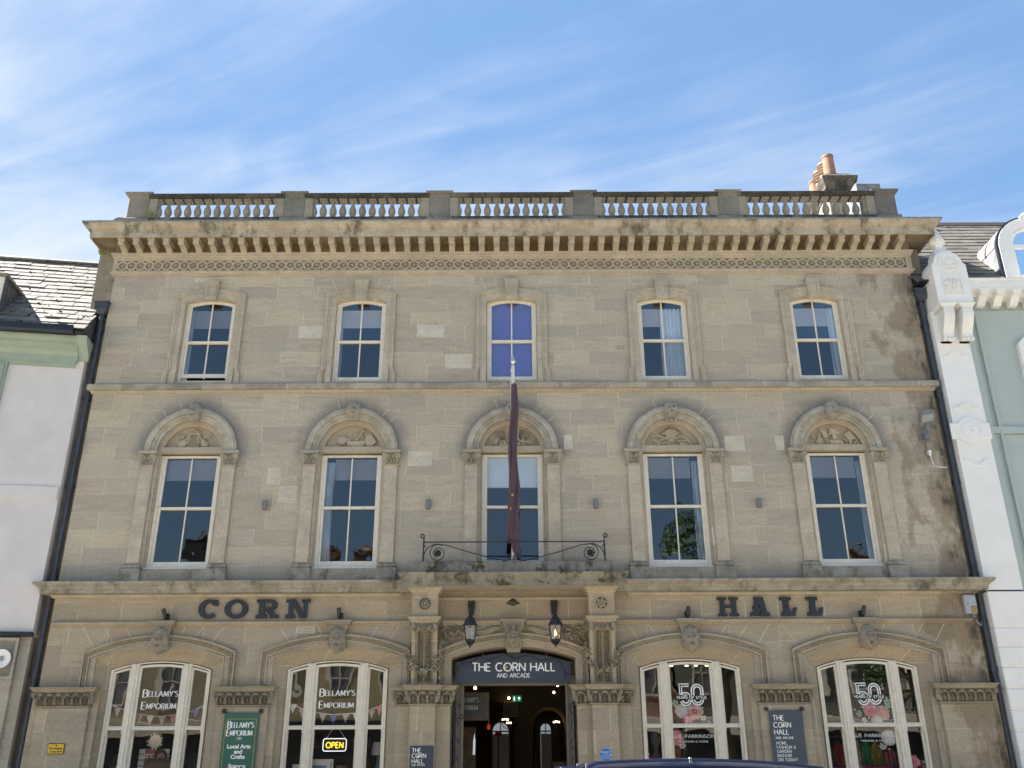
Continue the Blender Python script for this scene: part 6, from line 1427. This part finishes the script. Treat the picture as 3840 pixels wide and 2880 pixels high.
# ================================================================== white and green house on the right
Rh = thing('painted_house', 'pale green house with white piers, bracketed eaves and dormers, right of the hall', 'building')
RX = 16.
MB().add([(9.5,.02,4.6),(RX,.02,4.6),(RX,.02,11.0),(9.5,.02,11.0)],[(0,1,2,3)]).build('wall', 'palegreen', Rh)
m2 = MB(); m2.sweepx([(.0,10.46),(.03,10.47),(.03,10.50),(.05,10.51),(.05,10.535),(.07,10.545),(.07,10.56),(.0,10.57)], 9.5, RX, .02); m2.bbox(9.5,RX,-.04,.02,7.80,7.95,.01); m2.sweepx([(.0,7.74),(.03,7.75),(.03,7.78),(.0,7.80)], 9.5, RX, .02)
m2.box(9.63,9.74,-.03,.02,4.6,10.45); m2.build('string_course', 'palegreen', Rh)
m2 = MB(); m2.sweepx([(.0,10.80),(.22,10.83),(.24,10.90),(.40,10.92),(.40,10.94),(.42,10.95),(.42,11.12),(.45,11.14),(.45,11.16),(-.3,11.17)], 9.3, RX, .02); ec = m2.build('eaves_cornice', 'whitetrim', Rh)
brm = MB().pyz([(-.0,10.90),(-.37,10.90),(-.37,10.79),(-.28,10.77),(-.20,10.70),(-.12,10.63),(0,10.62)], -.085, .085).pyz([(0,10.91),(-.40,10.91),(-.40,10.86),(0,10.86)], -.11, .11).mesh('eaves_bracket', M['whitetrim'])
for k in range(18):
    o = bpy.data.objects.new('eaves_bracket', brm); COL.objects.link(o); o.parent = ec; o.location = (9.99+.345*k, .0, .02)
# pier with consoles and finial
PX0, PX1 = 8.87, 9.56
pr = MB(); pr.box(PX0,PX1,-.15,.5,4.65,10.5)
pier = pr.build('pier', 'whitehouse', Rh)
m2 = MB()
z = 0.
for z0, z1 in ((1.2,1.80),(1.83,2.16),(2.19,2.52),(2.55,2.88),(2.91,3.25),(3.28,3.61),(3.64,3.95),(3.98,4.62)): m2.bbox(PX0-.01,PX1+.12,-.175,.4,z0,z1,.015)
m2.bbox(PX0,PX1+.1,-.15,.4,.0,4.62,.01); m2.build('rusticated_base', 'whitehouse', pier)
m2 = MB()
cx = (PX0+PX1)/2-.03; zc_ = 7.80
m2.disc(cx,zc_,.285,-.19,-.15,32); m2.build('medallion', 'whitehouse', pier); m2 = MB(); m2.bbox(cx-.40,cx+.40,-.188,-.15,zc_-.17,zc_+.17,.006); m2.ring(cx,zc_,.20,.18,-.205,-.189,32)
rg = [[(cx+.18*cos(2*pi*k/28)*s_, -.188-.03*(1-s_*s_)**.5, zc_+.235*sin(2*pi*k/28)*s_) for k in range(28)] for s_ in (1,.9,.7,.4,.1)]; m2.loft(rg, True); m2.build('oval_boss', 'whitehouse', pier)
A = [(cx-.22,8.42),(cx-.12,8.45)]+arc(cx,.12,8.46,.06,8)+[(cx+.12,8.45),(cx+.22,8.42)]
for zz, fl_ in ((9.45,1),(8.30,1),(7.20,-1)):
    pth = [(cx-.24,zz)]+[(cx-.16,zz)]+[(q,zz+fl_*(h-0)) for q, h in arc(cx,.15,0.,.10,10)]+[(cx+.16,zz),(cx+.24,zz)]
    m2 = MB(); stroke(m2, pth, -.15, .03, .03, .022); m2.build('panel_moulding', 'whitehouse', pier)
m2 = MB()
bx0, bx1, bz = 8.90, 9.63, 10.50; pts = [(bx0,bz),(bx0,11.42)]+[((bx0+bx1)/2+.30*sin(RAD(a)), 11.46+.30*cos(RAD(a))) for a in range(-84,85,12)]+[(bx1,11.42),(bx1,bz)]
m2.pxz(pts, -.52, .25); bxo = m2.build('pier_head', 'whitehouse', pier)
m2 = MB(); c2 = (bx0+bx1)/2
m2.ring(c2,11.48,.21,.18,-.54,-.52,28); m2.disc(c2,11.48,.18,-.515+.0,-.522,28)
random.seed(4)
for k in range(40):
    a = random.uniform(0,2*pi); r = random.uniform(0,.155); m2.ell((c2+r*cos(a),-.53,11.48+r*sin(a)),(.022,.02,.022),6,4)
A = [(c2-.20,10.70),(c2-.20,11.17),(c2+.20,11.17),(c2+.20,10.70),(c2-.20,10.70)]; B = [(c2-.175,10.725),(c2-.175,11.14),(c2+.175,11.14),(c2+.175,10.725),(c2-.175,10.725)]; m2.band(A,B,-.535,-.52)
for k in range(4):
    for s_ in (-.35,0,.35): m2.leaf(c2, 10.93, -.522, .20, .10, RAD(45+90*k)+s_, .03)
    m2.leaf(c2, 10.93, -.525, .14, .08, RAD(90*k), .03)
m2.ell((c2,-.545,10.93),(.03,.03,.03),8,6); m2.build('carved_panel', 'whitetrim', bxo)
for cxx in (bx0+.17, bx1-.17):
    m2 = MB(); w2 = .135
    m2.pyz([(-.15,10.50),(-.52,10.50),(-.53,10.40),(-.53,10.28),(-.50,10.18),(-.44,10.08),(-.37,10.0),(-.33,9.92),(-.32,9.84),(-.28,9.80),(-.15,9.80)], cxx-w2*.82, cxx+w2*.82); m2.sweepu([(.0,10.43),(.02,10.45),(.02,10.47),(.05,10.49),(.05,10.51),(.0,10.515)], cxx-w2, cxx+w2, -.15, -.52)
    for q in (-.09,0,.09): m2.ell((cxx+q,-.30,9.79),(.05,.06,.055),8,6)
    m2.box(cxx-w2*.82,cxx+w2*.82,-.15,-.05,9.75,9.82); m2.build('console', 'whitetrim', pier)
m2 = MB(); m2.lathe(c2-.0,-.22,[(.26,11.70),(.24,11.80),(.16,11.93),(.10,11.96),(.10,12.02),(.14,12.06)],4,RAD(45)); m2.lathe(c2,-.22,[(.15,12.05),(.17,12.10),(.165,12.16),(.01,12.62)],8,RAD(22.5)); m2.build('finial', 'whitehouse', pier)
# window on the right edge
m2 = MB(); A = [(10.62,7.98),(10.62,9.78),(10.75,9.92),(12.1,9.92),(12.1,7.98),(10.62,7.98)]; B = [(10.80,8.10),(10.80,9.72),(10.86,9.78),(11.95,9.78),(11.95,8.10),(10.80,8.10)]; m2.band(A,B,-.09,.02)
wn = m2.build('window', 'whitehouse', Rh); MB().add([(10.8,-.0,8.1),(11.95,-.0,8.1),(11.95,-.0,9.78),(10.8,-.0,9.78)],[(0,1,2,3)]).build('pane', 'glass', wn); m2 = MB(); m2.box(10.86,10.92,-.04,-.002,8.1,9.75); m2.box(10.8,11.95,-.045,-.002,8.9,8.96); m2.build('sash', 'paint', wn)
m2 = MB(); m2.tube([(9.88,-.02,4.6),(9.88,-.02,10.45)], .035, 8)
for z in (6.5,8.3,9.6): m2.tube([(9.88,-.02,z),(9.88,-.02,z+.08)], .045, 8)
m2.build('downpipe', 'palegreen', Rh)
MB().add([(PX1,.0,0),(RX,.0,0),(RX,.0,4.6),(PX1,.0,4.6)],[(0,1,2,3)]).build('shopfront', 'whitehouse', Rh)
# slate roof
pit = RAD(49.); E0 = (-.20,11.16); rl_ = 4.25; deck = MB()
deck.add([(8.70,E0[0],E0[1]-.03),(RX,E0[0],E0[1]-.03),(RX,E0[0]+rl_*cos(pit),E0[1]+rl_*sin(pit)-.03),(8.70,E0[0]+rl_*cos(pit),E0[1]+rl_*sin(pit)-.03)],[(0,1,2,3)])
rf = deck.build('roof', 'dormercheek', Rh); random.seed(31); m2 = MB(); rows = 17
for r in range(rows):
    s0 = rl_*r/rows; s1 = s0+rl_/rows*1.25; x = 8.70-random.uniform(0,.3)
    while x < RX:
        wd_ = .34; x1 = x+wd_; lift = random.uniform(.014,.024); th_ = .014
        P = []
        for (xx, ss, hh) in ((x+.003,s0,lift),(x1-.003,s0+random.uniform(-.004,.004),lift),(x1-.003,s1,0.),(x+.003,s1,0.)):
            for h2 in (hh, hh+th_): P.append((xx, E0[0]+ss*cos(pit)-h2*sin(pit), E0[1]+ss*sin(pit)+h2*cos(pit)))
        m2.add(P, [(0,2,3,1),(2,4,5,3),(4,6,7,5),(6,0,1,7),(1,3,5,7),(0,6,4,2)]); x = x1
m2.build('slate_courses', 'slateR', rf)
yr, zr = E0[0]+rl_*cos(pit), E0[1]+rl_*sin(pit); m2 = MB(); x = 8.7
while x < RX: m2.pyz([(yr-.14,zr-.09),(yr-.06,zr+.05),(yr,zr+.09),(yr+.06,zr+.05),(yr+.14,zr-.09)], x+.004, x+.45); x += .455
m2.build('ridge_tile', simple('red_brown_tile',(.055,.035,.032),.8), rf)
MB().add([(8.7,yr,zr),(RX,yr,zr),(RX,yr+3.5,11.),(8.7,yr+3.5,11.)],[(0,1,2,3)]).build('rear_slope', 'dormercheek', rf)
MB().bbox(8.72,10.78,-.30,.1,11.16,11.20,.005).build('lead_gutter', 'gutter', rf)
# arched dormer
dcx, dh, dz0, dzs = 11.47, .76, 11.20, 12.17; fy = -.08
m2 = MB(); O = opening(dcx,dh,dz0,dzs,.70,24); I = opening(dcx,.46,11.42,12.20,.455,24); m2.band(O+[O[0]], I+[I[0]], fy, fy+.16)
m2.pxz([(dcx-.17,12.80),(dcx-.14,12.92),(dcx-.07,12.95),(dcx-.05,13.0),(dcx,13.03),(dcx+.05,13.0),(dcx+.07,12.95),(dcx+.14,12.92),(dcx+.17,12.80)], fy-.01, fy+.14)
dmo = m2.build('dormer', 'whitehouse', Rh)
m2 = MB(); m2.band(opening(dcx,.45,11.42,12.20,.445,20)+[(dcx-.45,11.42)], opening(dcx,.40,11.47,12.19,.40,20)+[(dcx-.40,11.47)], fy+.06, fy+.11); m2.box(dcx-.42,dcx+.42,fy+.05,fy+.10,12.13,12.21); m2.build('dormer_sash', 'whitehouse', dmo)
o_ = opening(dcx,.43,11.45,12.2,.43,16); m2 = MB(); m2.add([(p[0],fy+.09,p[1]) for p in o_],[tuple(range(len(o_)))]); m2.build('pane', 'glass', dmo)
curtain(dcx-.05,dcx+.4,11.45,12.5,fy+.25,'grey net curtain in the dormer window of the pale green house','cloth_grey',4,.03,group='curtains in the dormer')
m2 = MB(); rings = []
for yv in (fy+.10, fy+.22, 1.0, 2.6):
    rings.append([(p[0],yv,p[1]) for p in opening(dcx,dh+.03,dz0,dzs,.72,24)])
m2.loft(rings); m2.build('dormer_cheek', 'lead', dmo)
m2 = MB(); O1 = [p for p in arc(dcx,dh+.05,dzs,.74,24)]; O2 = [p for p in arc(dcx,dh+.0,dzs,.70,24)]
m2.band([(dcx-dh-.05,dz0)]+O1+[(dcx+dh+.05,dz0)], [(dcx-dh,dz0)]+O2+[(dcx+dh,dz0)], fy+.02, fy+.10); m2.band(O1,O2,.42,.48); m2.build('lead_roll', 'gutter', dmo)
m2 = MB(); rings = []
for yv in (fy+.12, 1.0, 2.6): rings.append([(p[0],yv,p[1]) for p in arc(dcx,dh+.042,dzs+.005,.732,24)])
m2.loft(rings); m2.build('dormer_roof', simple('weathered_copper_lead',(.30,.25,.22),.6,.3,4.,dirt=(.4,(.5,.48,.45))), dmo)

# ================================================================== street
struct(MB().add([(-400,-400,0),(400,-400,0),(400,400,0),(-400,400,0)],[(0,1,2,3)]).build('ground', 'paving'))
struct(MB().add([(-200,-13.4,.004),(200,-13.4,.004),(200,-4.5,.004),(-200,-4.5,.004)],[(0,1,2,3)]).build('road', 'asphalt'))
struct(MB().bbox(-200,200,-4.4,-.0,-.1,.012,.002).build('pavement', 'paving'))
struct(MB().bbox(-200,200,-4.55,-4.4,-.1,.10,.02).build('kerb', 'paving'))
for y in (-4.75,-4.95): struct(MB().add([(-60,y-.05,.008),(60,y-.05,.008),(60,y+.05,.008),(-60,y+.05,.008)],[(0,1,2,3)]).build('road_marking', 'line'))
# parked car: only its roof shows at the bottom edge of the photo
cr = thing('parked_car', 'dark navy car parked in front of the hall, only its roof in view', 'car', None, (1.9,-8.0,.035))
prof_lo = [(-2.05,.32),(-2.10,.55),(-2.02,.98),(-1.0,1.02),(1.55,1.0),(2.20,.86),(2.32,.62),(2.28,.32),(1.75,.26),(-1.6,.26)]
m2 = MB(); m2.loft([[(p[0],-.80,p[1]) for p in prof_lo],[(p[0]*1.0,-.90,p[1]*.98+.01) for p in prof_lo],[(p[0],.90,p[1]*.98+.01) for p in prof_lo],[(p[0],.80,p[1]) for p in prof_lo]],True,True); m2.build('body', 'carpaint', cr)
base_ = [(-1.98,1.0),(-1.55,1.52),(-1.2,1.60),(-.2,1.645),(.55,1.61),(.95,1.52),(1.70,1.0)]
def cab(y, k, e): return [(p[0]*k, y, 1.0+(p[1]-1.0)*e) for p in base_]
m2 = MB(); m2.loft([cab(-.84,1.,.0)]+[[(p[0]*.985,-.80+.20*((p[1]-1.0)/.645),p[1]-.05) if p[1] > 1.1 else (p[0],-.82,p[1]) for p in base_],[(p[0]*.985,.80-.20*((p[1]-1.0)/.645),p[1]-.05) if p[1] > 1.1 else (p[0],.82,p[1]) for p in base_],cab(.84,1.,.0)],False,False); m2.build('windows', 'dark', cr)
rf_p = []
for j in range(13):
    x = -1.36+2.2*j/12; u_ = (j-5.2)/6.8; zt_ = 1.668-.055*u_*u_-.02*max(0,u_)**3-(.05 if j == 0 else 0); row_ = []
    for k in range(9):
        q = -1+2*k/8; row_.append((x, .63*q, zt_-.045*q**4-.018*(abs(q) > .9)))
    rf_p.append(row_)
m2 = MB(); m2.loft(rf_p); m2.loft([[(r_[0][0],r_[0][1]-.02,r_[0][2]-.09) for r_ in rf_p],[r_[0] for r_ in rf_p]]); m2.loft([[(r_[-1][0],r_[-1][1]+.02,r_[-1][2]-.09) for r_ in rf_p],[r_[-1] for r_ in rf_p]]); m2.build('roof', 'carpaint', cr, True)
m2 = MB(); m2.bbox(-1.52,-1.34,-.55,.55,1.565,1.60,.015); m2.build('rear_spoiler', 'carpaint', cr)
for s_ in (-1,1):
    m2 = MB(); m2.tube([(r_[4][0], s_*.60, rf_p[j][4][2]-.018) for j, r_ in enumerate(rf_p)], .014, 6); m2.build('roof_rail', 'carpaint', cr, True)
    for x, z in ((-1.28,1.625),(-.35,1.672)): MB().bbox(x-.012,x+.012,s_*.62-.02,s_*.62+.02,z-.05,z,.004).build('rail_mount', 'chrome', cr)
    m2 = MB(); m2.bbox(1.05,1.25,s_*.97-.09,s_*.97+.09,1.02,1.16,.03); m2.build('wing_mirror', 'carpaint', cr)
    m2 = MB(); m2.bbox(2.15,2.29,s_*.62-.17,s_*.62+.17,.66,.82,.03); m2.build('headlight', 'chrome', cr)
    for x in (-1.28,1.38):
        m2 = MB(); m2.loft([[(x+.33*cos(2*pi*k/24)*s2,yy,.33+.33*sin(2*pi*k/24)*s2) for k in range(24)] for s2, yy in ((.9,s_*.93),(1.,s_*.91),(1.,s_*.73),(.9,s_*.70))],True,True); wh = m2.build('wheel', 'tyre', cr, True); m2 = MB()
        for k in range(5): m2.tube([(x,s_*.94,.33),(x+.2*cos(k*2*pi/5),s_*.935,.33+.2*sin(k*2*pi/5))], .03, 6)
        m2.ring(x,.33,.22,.19,s_*.945,s_*.92,20); m2.build('rim', 'chrome', wh)
# ------------------------------------------------------------------ the far side of the street, seen in the window panes
def townhouse(x0, x1, y, h, wallm, fr_m, roofm, wins, label, ridge=2.2, chim=(), fas=None):
    t = thing('townhouse', label, 'building', 'houses across the street')
    MB().box(x0,x1,y-8,y,0,h).build('wall', wallm, t)
    m2 = MB(); m2.pyz([(y+.25,h),(y-4,h+ridge),(y-8.2,h),(y-8.2,h-.12),(y+.25,h-.12)], x0-.02, x1+.02); rf_ = m2.build('roof', roofm, t)
    for cxx, ww, hh in chim:
        m2 = MB(); m2.bbox(cxx-ww/2,cxx+ww/2,y-4.4,y-3.4,h+.5,h+ridge+hh,.02); m2.bbox(cxx-ww/2-.08,cxx+ww/2+.08,y-4.5,y-3.3,h+ridge+hh-.25,h+ridge+hh-.1,.02); c_ = m2.build('chimney', 'dark' if abs(cxx+15.6) < .1 else 'leather', rf_)
        for q in range(max(2,int(ww/.45))): m2 = MB(); m2.lathe(cxx-ww/2+.25+q*.45,y-3.9,[(.13,h+ridge+hh-.1),(.11,h+ridge+hh+.35),(.15,h+ridge+hh+.38),(.15,h+ridge+hh+.45)],12); m2.build('chimney_pot', 'terra', c_)
    for r_, (zb2, zt2) in enumerate(wins):
        n = max(2, int((x1-x0)/2.2)); st = (x1-x0)/n
        for k in range(n):
            c_ = x0+st*(k+.5); m2 = MB(); A = [(c_-.55,zb2),(c_-.55,zt2),(c_+.55,zt2),(c_+.55,zb2),(c_-.55,zb2)]; B = [(c_-.45,zb2+.1),(c_-.45,zt2-.1),(c_+.45,zt2-.1),(c_+.45,zb2+.1),(c_-.45,zb2+.1)]; m2.band(A,B,y-.0,y+.05); m2.box(c_-.45,c_+.45,y,y+.04,(zb2+zt2)/2-.03,(zb2+zt2)/2+.03); m2.box(c_-.02,c_+.02,y,y+.04,zb2+.1,zt2-.1); wn = m2.build('window', fr_m, t); MB().box(c_-.45,c_+.45,y-.0,y+.01,zb2+.1,zt2-.1).build('pane', 'lamp', wn)
    m2 = MB(); m2.box(x0+.3,x1-.3,y,y+.03,.3,2.9); sf = m2.build('shopfront', 'dark', t)
    MB().bbox(x0+.15,x1-.15,y,y+.18,2.9,3.5,.02).build('fascia', fas or 'paint', sf)
OY = -25.
townhouse(-24,-11.5,OY,9.4,simple('warm_stone',(.38,.32,.21),.85),'paint','slateL',((4.1,6.1),(6.9,8.6)),'warm stone house across the street with white sash windows and a tall dark chimney',1.0,((-15.6,1.3,2.0),),'creamwall')
townhouse(-11.4,-4.2,OY,9.2,simple('ochre_render',(.42,.35,.20),.85),'paint','slateL',((4.6,6.2),(7.0,8.5)),'ochre rendered house across the street with paired chimneys',.9,((-9.7,1.3,1.7),(-7.4,.95,1.9)),'dark')
townhouse(-4.1,3.6,OY,9.6,'creamwall','paint','slateR',((4.2,6.3),(7.0,8.6)),'cream house across the street opposite the entrance',.9,(), 'sage')
townhouse(3.7,7.2,OY,9.0,simple('terracotta_render',(.38,.23,.17),.85),'paint','slateR',((4.5,6.5),(7.0,8.4)),'terracotta rendered house across the street',.9,(),'paint')
townhouse(7.3,14.6,OY,9.2,simple('grey_green_render',(.17,.18,.15),.85),'paint','slateR',((4.4,6.5),(7.1,8.6)),'grey-green house across the street with a green shopfront',.9,(),'paint')
townhouse(14.7,26,OY,9.3,simple('taupe_render',(.33,.29,.24),.85),'whitetrim','slateR',((4.6,6.4),(7.0,8.5)),'taupe house across the street with a white fascia',.9,((18.,1.6,1.5),),'paint')
def tree(x, y, h, r, label, seed):
    t = thing('street_tree', label, 'tree', 'trees across the street', (x,y,0)); random.seed(seed); m2 = MB(); m2.tube([(0,0,0),(.1,0,h*.3),(.0,.1,h*.6),(.05,.0,h*.85)], [.35,.28,.18,.06], 10)
    for k in range(7):
        a = k*2.4; z = h*(.35+.06*k); m2.tube([(0,0,z),(cos(a)*r*.4,sin(a)*r*.4,z+h*.12),(cos(a)*r*.75,sin(a)*r*.75,z+h*.22)], [.12,.07,.03], 6)
    m2.build('trunk', 'bark', t, True); m2 = MB(); cl = [(random.uniform(-.6,.6)*r,random.uniform(-.6,.6)*r,h*random.uniform(.5,.92),r*random.uniform(.3,.5)) for _ in range(16)]
    for k in range(6500):
        c_ = random.choice(cl); v_ = Vector((random.gauss(0,1),random.gauss(0,1),random.gauss(0,1))).normalized()*c_[3]*random.uniform(.6,1.05); p = Vector(c_[:3])+v_; n_ = Vector((random.gauss(0,1),random.gauss(0,1),random.gauss(0,1)+.6)).normalized(); a_ = n_.orthogonal().normalized(); b_ = n_.cross(a_); s_ = random.uniform(.07,.13)
        m2.add([tuple(p-a_*s_),tuple(p-b_*s_*.55),tuple(p+a_*s_),tuple(p+b_*s_*.55)],[(0,1,2,3)])
    m2.build('crown', 'leafg', t)
tree(8.4,-21.6,12.2,2.1,'leafy street tree across the street, seen reflected in a first-floor window',3)
tree(16.1,-20.5,9.0,2.0,'street tree across the street whose trunk shows in the far right shop window',5)
